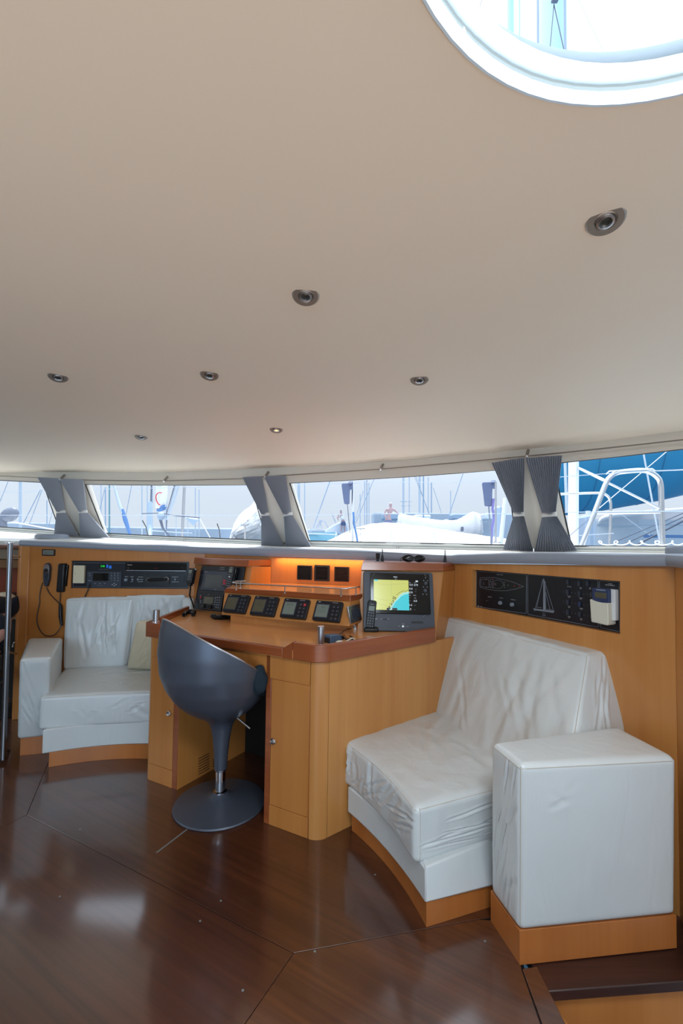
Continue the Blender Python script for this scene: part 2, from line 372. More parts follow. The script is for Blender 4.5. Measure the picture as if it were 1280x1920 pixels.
# ---- step and stairwell at the lower right
tr = thing('stair_step', 'dark wooden stair tread with orange riser below the big right sofa', 'step', (.85, 1.38, -.3))
TY = atz(1040, 1857, 0)[1]; T0 = atz(1040, 1857, 0); T1 = atz(1280, 1838, 0); T2 = (1.6, T1[1]+.1)
MB().prism([(T0[0]-.02, T0[1], -.034), (T1[0], T1[1], -.034), (1.6, T1[1]+.06, -.034), (1.6, 1.7, -.034), (.6, 1.56, -.034)],
           [(T0[0]-.02, T0[1], -.003), (T1[0], T1[1], -.003), (1.6, T1[1]+.06, -.003), (1.6, 1.7, -.003), (.6, 1.56, -.003)]).build('tread', M['tread'], tr, bevel=.003)
MB().prism([(T0[0]-.03, T0[1]+.018, -.6), (1.6, T1[1]+.08, -.6), (1.6, T1[1]+.10, -.6), (T0[0]-.03, T0[1]+.04, -.6)],
           [(T0[0]-.03, T0[1]+.018, -.034), (1.6, T1[1]+.08, -.034), (1.6, T1[1]+.10, -.034), (T0[0]-.03, T0[1]+.04, -.034)]).build('riser', M['wood'], tr)
sw = MB(); sw.ext([(hy[0]-.02, 1.4), (2.2, 1.5), (2.2, -1.6), (hy[0]+.45, -1.6)], -.64, -.6)
struct(sw.build('stairwell_floor', M['tread'], smooth=False))
MB().prism([(hy[0]+.02, 1.36, -.6), (hy[0]+.26, .4, -.6), (hy[0]+.24, .4, -.6), (hy[0], 1.36, -.6)], [(hy[0]+.02, 1.36, -.05), (hy[0]+.26, .4, -.05), (hy[0]+.24, .4, -.05), (hy[0], 1.36, -.05)]).build('stringer', M['wood'], tr)
# ---- panelled walls
def topz(px, py, pl): return onp(px, py, pl).z
def wall(name, pl, a, b, za, zb, mat, hole=None, depth=.03, thick=.03, seams=()):
    """a vertical panel from plan point a to b; hole = four pixel corners TL,TR,BR,BL with a recess"""
    n = pl[1]; m = MB(); A0 = Vector((*a, 0)); B0 = Vector((*b, 0)); A1 = Vector((*a, za)); B1 = Vector((*b, zb))
    if hole:
        H = [onp(x, y, pl) for x, y in hole]; O = [A1, B1, B0, A0]
        for i in range(4): m.face([O[i], O[(i+1) % 4], H[(i+1) % 4], H[i]])
        Hb = [h-n*depth for h in H]
        for i in range(4): m.face([H[i], H[(i+1) % 4], Hb[(i+1) % 4], Hb[i]])
        m.face(Hb)
        m.face([p-n*(thick+.03) for p in (A1, B1, B0, A0)])
        return struct(m.build(name, mat, smooth=False))
    m.prism([A0, B0, B0-n*thick, A0-n*thick], [A1, B1, B1-n*thick, A1-n*thick])
    return struct(m.build(name, mat, smooth=False))
zA = onp(40, 1023, WL).z; zB = onp(381, 1038, WL).z; zD = onp(828, 1057, WR).z; zE = onp(1265, 1062, WR).z
STP = [(134, 1051), (355.5, 1051), (355, 1104), (132.5, 1104)]
wl = wall('wall_left', WL, PA, PB, zA, zB, M['wood'], hole=STP, depth=.012)
wc = wall('wall_centre', WC, PB, PD, zB, zD, M['wood'])
RCP = [(885, 1068), (1162, 1090), (1162, 1189.5), (885, 1138)]
wr = wall('wall_right', WR, PD, PE, zD, zE, M['wood_side'], hole=RCP, depth=.035)
nE = WE[1]
we = wall('wall_right_end', WE, (PE[0]-.002, PE[1]-.004), PE2, zE, zE+.002, M['wood_side'])
wall('wall_right_return', vplane(PE2, (1.9, .6)), PE2, (1.9, .6), zE, zE, M['wood_side'])
# rounded end post of the left wall and its return
rp = MB(); nL = WL[1]; a3 = Vector((*PA, 0))
rp.prism([a3+Vector((.085, .003, 0)), a3+nL*.004+Vector((.085, 0, 0)), a3+nL*.006+Vector((.02, 0, 0)), a3+Vector((0, .012, 0)), a3+Vector((-.012, .06, 0)), a3+Vector((-.03, .42, 0)), a3+Vector((.03, .42, 0))],
         [p+Vector((0, 0, zA)) for p in (a3+Vector((.085, .003, 0)), a3+nL*.004+Vector((.085, 0, 0)), a3+nL*.006+Vector((.02, 0, 0)), a3+Vector((0, .012, 0)), a3+Vector((-.012, .06, 0)), a3+Vector((-.03, .42, 0)), a3+Vector((.03, .42, 0)))])
struct(rp.build('wall_left_end', M['wood'], bevel=.006))
# ---- the padded ledge on the walls (nose, flat top), then the white sill up to the glass
wallpts = []
for x, y in ((40, 1023), (120, 1026.5), (220, 1031), (300, 1034.5), (381, 1038)): wallpts.append(onp(x, y, WL))
for x, y in ((470, 1042), (560, 1045), (650, 1047.5), (740, 1051), (815, 1056)): wallpts.append(onp(x, y, WC))
for x, y in ((850, 1057), (950, 1056), (1060, 1058), (1160, 1061), (1262, 1062)): wallpts.append(onp(x, y, WR))
wallpts.append(Vector((PE2[0], PE2[1], zE))); wallpts.append(Vector((1.9, .6, zE)))
def strip_normals(P):
    N = []
    for i in range(len(P)):
        t = (P[min(i+1, len(P)-1)]-P[max(i-1, 0)]); t.z = 0; t.normalize(); N.append(t.cross(Vector((0, 0, 1))))
    return N
NR = strip_normals(wallpts)
hts = [.042]*3+[.055]*2+[.062]*5+[.058, .055, .052, .05, .047, .045, .045]
m = MB(); prof = [(.0, -.002), (.02, -.001), (.03, .25), (.031, .6), (.024, .88), (.008, 1.0), (-.12, 1.02), (-.12, 0)]
rings = [[m._v(p+n*a_+Vector((0, 0, b_*h))) for a_, b_ in prof] for p, n, h in zip(wallpts, NR, hts)]
for i in range(len(rings)-1):
    for k in range(len(prof)): m.b.faces.new((rings[i][k], rings[i][(k+1) % len(prof)], rings[i+1][(k+1) % len(prof)], rings[i+1][k]))
m.b.faces.new(rings[0]); m.b.faces.new(rings[-1][::-1])
struct(m.build('ledge_pad', M['ledge']))
# sill: from the back of the pad out to the foot of the glass
def foot(px, y): return aty(px, y, interp(DEP_B, px))
footrow = [(-150, 991), (0, 995), (103, 1002), (205, 1007), (300, 1012), (400, 1017), (490, 1021), (580, 1024), (700, 1027), (800, 1029), (930, 1031.5), (1081, 1034), (1280, 1036), (1440, 1036)]
glassrow = [(-150, 983), (0, 988), (103, 995), (202, 1000), (300, 1005), (400, 1009), (490, 1013), (580, 1014), (700, 1017), (800, 1019), (930, 1021.5), (1081, 1024), (1280, 1025.5), (1440, 1026)]
FT = [foot(x, y) for x, y in footrow]
back = []
for i in range(14):
    t = i/13*(len(wallpts)-1); k = min(int(t), len(wallpts)-2); f = t-k
    back.append(wallpts[k].lerp(wallpts[k+1], f)+NR[k].lerp(NR[k+1], f)*(-.10)+Vector((0, 0, lerp(hts[k], hts[k+1], f)-.002)))
back[0] += Vector((-1.3, .1, .0))
m = MB(); A_ = [m._v(p) for p in back]; B_ = [m._v(Vector((p.x, p.y, p.z-.004))) for p in FT]
C_ = [m._v(p-Vector((0, 0, .03))) for p in back]; D_ = [m._v(Vector((p.x, p.y, p.z-.034))) for p in FT]
for i in range(13):
    m.b.faces.new((A_[i], A_[i+1], B_[i+1], B_[i])); m.b.faces.new((C_[i], D_[i], D_[i+1], C_[i+1])); m.b.faces.new((A_[i], C_[i], C_[i+1], A_[i+1]))
struct(m.build('window_sill', M['white']))
# coaming: a low white strip rising from the sill to the glass, with a dark groove
m = MB(); f0 = [m._v(p-Vector((0, 0, .006))) for p in FT]; 
g1 = [foot(x, y) for x, y in glassrow]; G = [m._v(p+Vector((0, 0, 0))) for p in g1]; G2 = [m._v(p+(p-Vector((-.2, 0, p.z))).normalized()*.03) for p in g1]
F2 = [m._v(p+(p-Vector((-.2, 0, p.z))).normalized()*.03-Vector((0, 0, .04))) for p in FT]
for i in range(13):
    for a_, b_ in ((f0, G), (G, G2), (G2, F2)): m.b.faces.new((a_[i], a_[i+1], b_[i+1], b_[i]))
struct(m.build('window_coaming', M['white']))
m = MB(); m.tube([foot(x, lerp(y, y2, .42))-Vector((0, .012, 0)) for (x, y), (_, y2) in zip(footrow, glassrow)], .003, 6)
struct(m.build('coaming_groove', M['gasket']))
for x, y0, y1 in ((346, 1009, 1021), (745, 1024, 1034)):
    m = MB()
    for d in (-1.8, 1.8): m.tube([aty(x+d, y0, interp(DEP_B, x)-.05), aty(x+d, y1, interp(DEP_B, x)-.05)], .0035, 6)
    tag(m.build('sill_clip', M['steel_br']), 'small double steel clip on the white sill under the '+('second' if x < 500 else 'third')+' window from left', 'clip')
# ---- pelmet band above the glass and the crease of the headliner
TOPG = [(-150, 897), (0, 900), (80, 904), (160, 908), (300, 909.5), (457, 909.5), (543, 905.5), (640, 901), (760, 894), (920, 882.5), (1054, 867), (1160, 856), (1280, 841.5), (1450, 819)]
CREA = [(-150, 886), (0, 886), (80, 885.5), (160, 885), (300, 886), (457, 880), (543, 876), (640, 871), (760, 863), (920, 849), (1054, 836), (1160, 824), (1280, 809), (1450, 786)]
def topp(x, y, off=0): return aty(x, y, interp(DEP_T, x)+off)
m = MB(); n_ = len(TOPG)
a0 = [m._v(topp(x, y)) for x, y in TOPG]; a1 = [m._v(topp(x, y, .0)) for x, y in CREA]
c0 = [m._v(topp(x, y)+Vector((.01, .06, .01))) for x, y in TOPG]; c1 = [m._v(topp(x, y)+Vector((.01, .06, .1))) for x, y in CREA]
for i in range(n_-1):
    for p_, q_ in ((a0, a1), (a0, c0), (c0, c1), (a1, c1)): m.b.faces.new((p_[i], p_[i+1], q_[i+1], q_[i]))
struct(m.build('window_pelmet', M['pelmet']))
# ---- the rest of the saloon behind the camera: side walls with windows and the cockpit doorway
def sidewall(name, a, b, z0=0, zs=((0, 1.2, 'wood'), (1.75, 1.98, 'pelmet'))):
    a = Vector((*a, 0)); b = Vector((*b, 0)); n = (b-a).normalized().cross(Vector((0, 0, 1)))*.04
    m = MB()
    for za, zb2, _ in zs: m.prism([z_(a, za), z_(b, za), z_(b-n, za), z_(a-n, za)], [z_(a, zb2), z_(b, zb2), z_(b-n, zb2), z_(a-n, zb2)])
    return struct(m.build(name, M['pelmet'], smooth=False))
def z_(v, z): return Vector((v.x, v.y, z))
sidewall('wall_starboard', (1.95, .6), (2.35, -2.05)); sidewall('wall_port', (-4.45, -2.05), (-4.45, 4.3))
sidewall('wall_aft', (2.35, -2.08), (1.25, -2.08), zs=((0, 2.0, ''),)); sidewall('wall_aft_port', (-1.9, -2.08), (-4.45, -2.08), zs=((0, 2.0, ''),)); sidewall('wall_aft_head', (1.25, -2.08), (-1.9, -2.08), zs=((1.9, 2.0, ''),))
# ---- ceiling: a shallow dome with the round hatch cut out
HC = Vector((.3796, .2715)); HR = .3827; ZC = 1.99
edge = [topp(x, interp(CREA, x)) for x in list(range(-150, 1451, 50))]
for e_ in edge: e_.z += .001
e0 = edge[0]; e1 = edge[-1]
outl = [Vector((2.35, -.6, 1.9)), Vector((2.4, -2.0, 1.9)), Vector((1.0, -2.1, 1.93)), Vector((-.6, -2.1, 1.95)), Vector((-2.4, -2.1, 1.93)), Vector((-4.4, -2.0, 1.88)), Vector((-4.4, .5, 1.88)), Vector((-4.2, 2.4, 1.86))]
ringp = edge[:]; 
def subdiv(a, b, n): return [a.lerp(b, (k+1)/n) for k in range(n-1)]
full = edge[:]; chain = [edge[-1]]+outl+[edge[0]]
for i in range(len(chain)-1):
    full += ([] if i == 0 else [chain[i]])+subdiv(chain[i], chain[i+1], 5)
def ceil_at(P, t):
    """t = 0 at the hatch rim, 1 at the edge point P"""
    d = Vector((P.x-HC.x, P.y-HC.y)); a = HC+d.normalized()*HR; q = a.lerp(Vector((P.x, P.y)), t)
    return Vector((q.x, q.y, ZC-(ZC-P.z)*t**2.2))
m = MB(); NT = 16
rows = [[m._v(ceil_at(P, j/NT)) for P in full] for j in range(NT+1)]
for j in range(NT):
    for i in range(len(full)): k = (i+1) % len(full); m.b.faces.new((rows[j][i], rows[j][k], rows[j+1][k], rows[j+1][i]))
ceiling = struct(m.build('ceiling', M['ceiling'], smooth=False)); ceiling.data.shade_smooth()
# outer deck skin, keeps the sun out
m = MB(); up = [m._v(Vector((P.x, P.y, P.z+.10))) for P in full]; rim = [m._v(ceil_at(P, 0)+Vector((0, 0, .085))) for P in full]
for i in range(len(full)): k = (i+1) % len(full); m.b.faces.new((up[i], up[k], rim[k], rim[i]))
struct(m.build('deck_roof', M['white']))
from mathutils.bvhtree import BVHTree
CB = BVHTree.FromPolygons([(v.co+ceiling.location)[:] for v in ceiling.data.vertices], [tuple(p.vertices) for p in ceiling.data.polygons])
# ---- windows: raked panes of glass with black seals and the pillars between them
def gtop(x, y): return topp(x, y, .02)
panes = [('window_1', [(-150, 898), (0, 900.5), (80, 904.5)], [(-150, 983), (0, 988), (112, 995.5)]),
         ('window_2', [(160, 908), (230, 909), (300, 909.5), (380, 909.5), (470, 909)], [(196, 999.5), (250, 1002.5), (320, 1006), (400, 1009), (500, 1013.4)]),
         ('window_3', [(543, 905.5), (640, 901), (760, 894), (850, 887.5), (950, 879.5)], [(579, 1014), (660, 1016), (760, 1018), (850, 1020), (968, 1022)]),
         ('window_4', [(1036, 869), (1100, 862), (1180, 853.5), (1280, 841.5), (1450, 819)], [(1071, 1023.5), (1130, 1024.5), (1200, 1025), (1280, 1025.5), (1450, 1026)])]
PN = []
for nm, tp, bt in panes:
    T_ = [gtop(x, y) for x, y in tp]; B2 = [foot(x, y) for x, y in bt]; PN.append((T_, B2))
    m = MB(); 
    v0 = [m._v(p) for p in T_]; v1 = [m._v(p) for p in B2]
    for i in range(len(T_)-1): m.b.faces.new((v0[i], v0[i+1], v1[i+1], v1[i]))
    g = struct(m.build(nm, M['glass']))
    m = MB(); loop = T_+B2[::-1]+[T_[0]]
    # rounded lower corners of the seal
    for i in range(len(loop)-1): m.tube([loop[i], loop[i+1]], .0045, 6)
    m.build('seal', M['rubber'], g)
for k in range(3):
    ta, ba = PN[k][0][-1], PN[k][1][-1]; tb, bb = PN[k+1][0][0], PN[k+1][1][0]
    m = MB(); out = Vector((.02, .05, 0)); inn = Vector((-.03, -.05, 0))
    tm = (ta+tb)/2+inn; bm_ = (ba+bb)/2+inn
    q1 = [ta+Vector((0, 0, .03)), tm+Vector((0, 0, .03)), tb+Vector((0, 0, .03))]; q0 = [ba-Vector((0, 0, .02)), bm_-Vector((0, 0, .02)), bb-Vector((0, 0, .02))]
    m.prism([q0[0], q0[1], q0[2], q0[2]+out, q0[0]+out], [q1[0], q1[1], q1[2], q1[2]+out, q1[0]+out])
    struct(m.build('window_pillar', M['pelmet'], bevel=.015, seg=3))
# ---- curtain rail and its brackets
RAILY = [(-150, 893), (0, 892.5), (72, 896), (155, 900), (300, 902), (458, 897.5), (495, 893.5), (600, 887), (712, 880), (850, 868), (928, 861), (985, 855.5), (1043, 850), (1160, 838), (1280, 825), (1450, 805)]
def railp(x, off=-.05): return topp(x, interp(RAILY, x), off)
rail = tag(MB().tube([railp(x) for x in range(-150, 1451, 40)], .0042, 8).build('curtain_rail', M['nickel']), 'thin steel curtain rail running along the top of all windows', 'rail')
for i, (x, y, lb) in enumerate(((113, 895, 'above the left pair of curtains'), (307, 902, 'above the second window from left'), (497, 892, 'above the middle pair of curtains'), (713, 880, 'above the wide centre window'), (987, 855, 'above the right pair of curtains'))):
    p = railp(x); t_ = thing('rail_bracket', 'small steel rail bracket '+lb, 'bracket', p, 'curtain rail brackets')
    d = railp(x+6)-railp(x-6); d.normalize(); up_ = Vector((.02, .025, .04))
    MB().tube([p, p+up_], .0085, 10).build('stem', M['nickel'], t_); MB().ball(p-Vector((0, .004, .002)), .0095, .0095, .0095, 10).build('ball_end', M['chrome'], t_)
# ---- round deck hatch in the ceiling
def ring(name, prof, mat, parent, n=64): return MB().lathe(prof, n, (HC.x, HC.y, ZC)).build(name, mat, parent)
hatch = thing('deck_hatch', 'large round white ceiling hatch at top right showing the mast', 'hatch', (HC.x, HC.y, ZC-.02))
ring('trim_ring', [(.385, .002), (.3835, -.003), (.3800, -.003), (.371, .006), (.371, .009)], M['hatch_rim'], hatch)
ring('gasket_ring', [(.3712, .007), (.3725, .010), (.3725, .017), (.370, .0195)], M['gasket'], hatch)
ring('glass_rim', [(.3705, .019), (.367, .0195), (.355, .031), (.354, .034), (.358, .037), (.40, .06), (.41, .05), (.41, .01)], M['hatch_rim'], hatch)
ring('dome_pane', [(.357, .034), (.25, .060), (.12, .074), (0, .078)], M['glass'], hatch)
a = atz(868, 62, ZC+.02); MB().tube([atz(852, 2, ZC+.05), atz(864, 40, ZC+.03), atz(869, 66, ZC+.008)], .0035, 8).build('hatch_strut', M['white_plastic'], hatch)
# ---- downlights
LAB = ['large nickel downlight nearest the round hatch on the right of the ceiling', 'nickel downlight alone in the middle of the ceiling', 'nickel downlight in front of the middle curtains, left of centre',
       'nickel downlight nearest the left edge of the ceiling', 'nickel downlight in front of the wide centre window', 'small nickel downlight above the left sofa, nearest the second window', 'small lit nickel downlight close to the middle curtains']
for i, (x, y) in enumerate(((1135, 411), (573, 553), (393, 702), (109, 706), (786, 711), (265, 819), (518, 805))):
    h, nrm, _, _ = CB.ray_cast(EYE, ray(x, y).normalized())
    if h is None: print('NO HIT', x, y); h = atz(x, y, 1.95)
    nz = Vector((0, 0, -1)); lean = (EYE-h); lean.z = 0; lean.normalize(); nz = (nz+lean*.28).normalized()
    q = nz.to_track_quat('Z', 'Y').to_matrix().to_4x4(); Mx = Matrix.Translation(h) @ q
    t_ = thing('downlight', LAB[i], 'ceiling light', h, 'recessed ceiling downlights')
    MB(Mx).lathe([(.0375, -.012), (.0370, .002), (.0335, .0055), (.022, .006), (.0195, .003), (.0195, -.004)], 32).build('bezel', M['nickel'], t_)
    MB(Mx).lathe([(.0185, -.004), (.0185, .004), (.0165, .0085), (.0125, .0100), (.0110, .006)], 28).build('gimbal_ring', M['steel_br'], t_)
    MB(Mx).lathe([(.0112, .006), (.008, .0035), (0, .003)], 20).build('lens', M['led_warm'] if i == 6 else M['lcd_dark'], t_)
    if i == 6:
        l = bpy.data.lights.new('downlight_lamp', 'SPOT'); l.energy = 1.5; l.color = (1, .72, .5); l.spot_size = 2.2; l.spot_blend = 1
        lo = bpy.data.objects.new('downlight_lamp', l); COL.objects.link(lo); lo.location = h+nz*.03
# warm strip lamps hidden under the ledge pad on the centre wall
for x0, x1, pw in ((385, 470, .35), (520, 690, .8)):
    a = onp(x0, 1046, WC)+WC[1]*.03; b = onp(x1, 1050, WC)+WC[1]*.03; 
    o = area('ledge_strip_lamp', (a+b)/2+Vector((0, 0, -.003)), (a+b)/2+Vector((0, .02, -1))-WC[1]*.2, (b-a).length, .012, pw, (1, .52, .2))
    d = (b-a); d.z = 0; o.rotation_euler = (0.15, 0, math.atan2(d.y, d.x))
# ---- curtains
def curtain(label, tl, tr, wl_, wr_, bl, br, n=13, depth=.013):
    """six pixel corners: top, waist and hem; the depth follows the raked windows"""
    def P(px, py, f): 
        yy = lerp(interp(DEP_T, px)-.055, interp(DEP_B, px)-.10, f); return aty(px, py, yy)
    TL, TR, W0, W1_, BL, BR = P(*tl, 0), P(*tr, 0), P(*wl_, .52), P(*wr_, .52), P(*bl, 1), P(*br, 1)
    fw = Vector((.25, .95, 0)); th = thing('curtain', label, 'curtain', (BL+BR)/2, 'pleated window curtains')
    NV = [0, .25, .5, .72, .9, 1.0]
    def row(L, R, amp, k):
        out = []
        for i in range(2*n+1):
            s = (i+(.45 if i % 2 else 0))/(2*n); bow = -math.sin(math.pi*s)*.012*k
            out.append(L.lerp(R, s)+fw*(amp*(1 if i % 2 else -1)+bow))
        return out
    rows_ = []
    for t_ in NV: rows_.append(row(TL.lerp(W0, t_), TR.lerp(W1_, t_), lerp(depth*.8, .006, t_), 1+t_))
    for t_ in NV[1:]: rows_.append(row(W0.lerp(BL, t_), W1_.lerp(BR, t_), lerp(.006, depth, t_), 2-t_))
    m = MB(); V = [[m._v(p) for p in r_] for r_ in rows_]
    for j in range(len(V)-1):
        for i in range(2*n): m.b.faces.new((V[j][i], V[j][i+1], V[j+1][i+1], V[j+1][i]))
    o = m.build('pleated_panel', M['curtain'], th, smooth=False)
    so = o.modifiers.new('thick', 'SOLIDIFY'); so.thickness = .0012
    c = (W0+W1_)/2-fw*.004; hw = (W1_-W0).length/2+.006; dx = (W1_-W0).normalized()
    lp = [c+dx*(hw*math.cos(a))+fw*(.022*math.sin(a)) for a in [2*math.pi*k/20 for k in range(21)]]
    m = MB(); v0 = [m._v(p-Vector((0, 0, .013))) for p in lp]; v1 = [m._v(p+Vector((0, 0, .013))) for p in lp]
    for i in range(20): m.b.faces.new((v0[i], v0[i+1], v1[i+1], v1[i]))
    tb = m.build('tieback', M['tie'], th); so = tb.modifiers.new('thick', 'SOLIDIFY'); so.thickness = .003
curtain('grey pleated curtain left of the first pillar, outermost on the left', (72, 895), (112, 897), (107, 960), (122, 959), (103, 1004), (150, 1012))
curtain('grey pleated curtain right of the left pillar, its hem spreading over the sill', (113, 898), (156, 899), (149, 960), (163, 959), (152, 1012), (205, 1007))
curtain('taupe-grey pleated curtain on the left half of the middle pair', (455, 895), (491, 893), (490, 965), (504, 964), (490.5, 1023), (535, 1029))
curtain('taupe-grey pleated curtain on the right half of the middle pair', (495, 893), (536, 892), (532, 966), (547, 963), (537, 1030), (584, 1025))
curtain('blue-grey pleated curtain of the right pair, beside the centre window', (921, 868), (983, 858), (963, 965), (981, 964), (942, 1031), (999, 1034), 15)
curtain('blue-grey pleated curtain of the right pair, beside the rightmost window', (984, 859), (1053, 854), (1016, 966), (1041, 964), (1001, 1034), (1081, 1033), 15)
for x, y, lb in ((151, 1010, 'left'), (537, 1030, 'middle'), (1000, 1034, 'right')):
    p = aty(x, y, interp(DEP_B, x)-.11)
    tag(MB().tube([p-Vector((0, 0, .03)), p+Vector((0, 0, .018))], .004, 8).build('curtain_peg', M['chrome']), 'small chrome peg at the foot of the '+lb+' pair of curtains', 'peg')
# ============================================================ FURNITURE
def soft(name, mat, parent, c8, r=.02, puff=(.0, .0, .0), n=10, curve=0, wr=0, wscale=(14, 14, 4), seams=(), seed=0, creases=()):
    """upholstered block: c8 = bottom FL,FR,BR,BL then the same four on top; rounded edges, puffed faces, wrinkles"""
    C8 = [Vector(p) for p in c8]
    h = Vector(((C8[1]-C8[0]).length, (C8[3]-C8[0]).length, (C8[4]-C8[0]).length))/2
    def tri(u, v, w):
        a = (u+1)/2; b = (v+1)/2; c = (w+1)/2
        lo = C8[0].lerp(C8[1], a).lerp(C8[3].lerp(C8[2], a), b); hi = C8[4].lerp(C8[5], a).lerp(C8[7].lerp(C8[6], a), b)
        p = lo.lerp(hi, c)
        if curve: 
            d = (C8[3].lerp(C8[2], a)-C8[0].lerp(C8[1], a)).normalized(); p = p+d*(4*a*(1-a)*curve*(1-b))
        return p
    cen = sum(C8, Vector())/8
    def mp(P):
        p = Vector((P.x*h.x, P.y*h.y, P.z*h.z)); inn = Vector([max(-(h[i]-r), min(h[i]-r, p[i])) for i in range(3)])
        d = p-inn
        if d.length > 1e-9: p = inn+d.normalized()*r
        q = tri(p.x/h.x, p.y/h.y, p.z/h.z)
        for ax in range(3):
            if abs(P[ax]) > .999:
                o1, o2 = [P[i] for i in range(3) if i != ax]
                e1 = tri(*[P[i]*.9 for i in range(3)]); dr = [0, 0, 0]; dr[ax] = P[ax]
                dv = (tri(dr[0], dr[1], dr[2])-tri(0, 0, 0)).normalized(); wgt = (1-o1*o1)*(1-o2*o2)
                amp = puff[ax]*wgt
                if wr:
                    qq = q-cen; w2 = min(1, (1-o1*o1)*6)*min(1, (1-o2*o2)*6)
                    v = Vector((qq.x*wscale[0]+seed, qq.y*wscale[1], qq.z*wscale[2]))
                    f = noise.noise(v); f2 = noise.noise(v*2.1+Vector((9, 3, 1)))
                    amp += wr*w2*((1-abs(f)*2.2)*.6+f2*.5)
                for (cax, csg, a0, b0_, a1, b1_, wd, dp) in creases:
                    if cax != ax or csg != (1 if P[ax] > 0 else -1): continue
                    ex, ey = a1-a0, b1_-b0_; L2 = ex*ex+ey*ey; t = ((o1-a0)*ex+(o2-b0_)*ey)/L2
                    tt = max(0, min(1, t)); dx_, dy_ = o1-(a0+ex*tt), o2-(b0_+ey*tt); dd = (dx_*ey-dy_*ex)/math.sqrt(L2)
                    if abs(t-tt) > 0: dd = math.hypot(dx_, dy_)*1.3
                    edge_ = min(1, (1-o1*o1)*5)*min(1, (1-o2*o2)*5)
                    g = math.exp(-(dd/wd)**2); g2 = math.exp(-((abs(dd)-1.7*wd)/wd)**2); f_ = .35+.65*math.sin(math.pi*min(1, max(0, tt))) 
                    amp += dp*edge_*f_*(-g+.55*g2)
                q = q+dv*amp
        return q
    def axis(i):
        rr = min(.45, r/h[i]); base = [-1, -1+rr*.3, -1+rr*.65, -1+rr]; k = n
        mid = [(-1+rr)+(2-2*rr)*j/k for j in range(1, k)]
        return base+mid+[-b for b in base[::-1]]
    AX = [axis(i) for i in range(3)]; m = MB()
    for ax in range(3):
        i1, i2 = [i for i in range(3) if i != ax]
        for sgn in (-1, 1):
            V = []
            for a in AX[i1]:
                row = []
                for b in AX[i2]:
                    P = Vector((0, 0, 0)); P[ax] = sgn; P[i1] = a; P[i2] = b; row.append(m._v(mp(P)))
                V.append(row)
            for i in range(len(V)-1):
                for j in range(len(V[0])-1): m.b.faces.new((V[i][j], V[i+1][j], V[i+1][j+1], V[i][j+1]))
    bmesh.ops.remove_doubles(m.b, verts=m.b.verts, dist=.0008)
    o = m.build(name, mat, parent, merge=False); o.data.shade_smooth()
    if seams:
        s = MB()
        for a, b in seams:
            k = r*.29/1; pts = []
            for t in range(25):
                P = Vector(a).lerp(Vector(b), t/24)
                p = Vector((P.x*h.x, P.y*h.y, P.z*h.z)); inn = Vector([max(-(h[i]-r), min(h[i]-r, p[i])) for i in range(3)])
                d = (p-inn); p = inn+d.normalized()*(r+.0006) if d.length > 1e-9 else p
                pts.append(tri(p.x/h.x, p.y/h.y, p.z/h.z))
            s.tube(pts, .0016, 5)
        s.build('seam', M['stitch'], o)
    return o
def mkcreases(seed_, n, ax, sg, a, b, ang, ln, wd=(.03, .07), dp=(.002, .0045)):
    rg = random.Random(seed_); out = []
    for k in range(n):
        u, v = rg.uniform(*a), rg.uniform(*b); th = math.radians(rg.uniform(*ang)); l = rg.uniform(*ln)
        out.append((ax, sg, u-math.cos(th)*l/2, v-math.sin(th)*l/2, u+math.cos(th)*l/2, v+math.sin(th)*l/2, rg.uniform(*wd), rg.uniform(*dp)))
    return out
def V3(p, z): return Vector((p[0], p[1], z))
# ------------------------------------------------------------ right sofa
AX_S = Vector((.44, -.90, 0)).normalized()              # along the seat front, left to right
rs = thing('corner_sofa', 'white leather sofa on a wooden plinth, large and near, at the right', 'sofa', (.55, 2.0, 0))
sFL, sFR = atz(637, 1384, .39), atz(777, 1517, .39); sE = atz(919, 1481, .39)
sBL, sBR0 = atz(809, 1330, .39), atz(925, 1389, .39)
dE = (sE-sFR).normalized(); dB = (sBR0-sBL).normalized()
# end line meets back line
def isect(p, d, q, e):
    k = d.x*e.y-d.y*e.x; t = ((q.x-p.x)*e.y-(q.y-p.y)*e.x)/k; return p+d*t
sBR = isect(sFR, dE, sBL, dB)
bk = Vector((-dB.y, dB.x, 0)); bk = bk if bk.x > 0 else -bk      # towards the wall
def z_(v, z): return Vector((v.x, v.y, z))
sBLx, sBRx = sBL+bk*.10, sBR+bk*.10
# seat cushion
soft('seat_cushion', M['leather'], rs, [z_(sFL, .195), z_(sFR, .195), z_(sBRx, .195), z_(sBLx, .195), z_(sFL, .39), z_(sFR, .39), z_(sBRx, .39), z_(sBLx, .39)], r=.022, puff=(.004, .010, .014), n=64, curve=.03, wr=.004, wscale=(9, 7, 3), seed=3,
     creases=mkcreases(5, 15, 1, -1, (-.95, .35), (-.5, .5), (62, 100), (.7, 1.5), (.025, .05), (.003, .007))+mkcreases(6, 8, 1, -1, (.3, .9), (-.4, .4), (30, 80), (.5, .9))+mkcreases(7, 13, 2, 1, (-.55, .75), (-.1, .75), (-60, 10), (.5, 1.), (.04, .09), (.002, .006))+mkcreases(9, 9, 0, 1, (-.8, .2), (-.6, .5), (-20, 50), (.4, .8)),
     seams=[((-1, -1, .93), (1, -1, .93)), ((1, -1, .93), (1, 1, .93)), ((1, -.94, -1), (1, -.94, 1)), ((-1, -1, .93), (-1, 1, .93))])
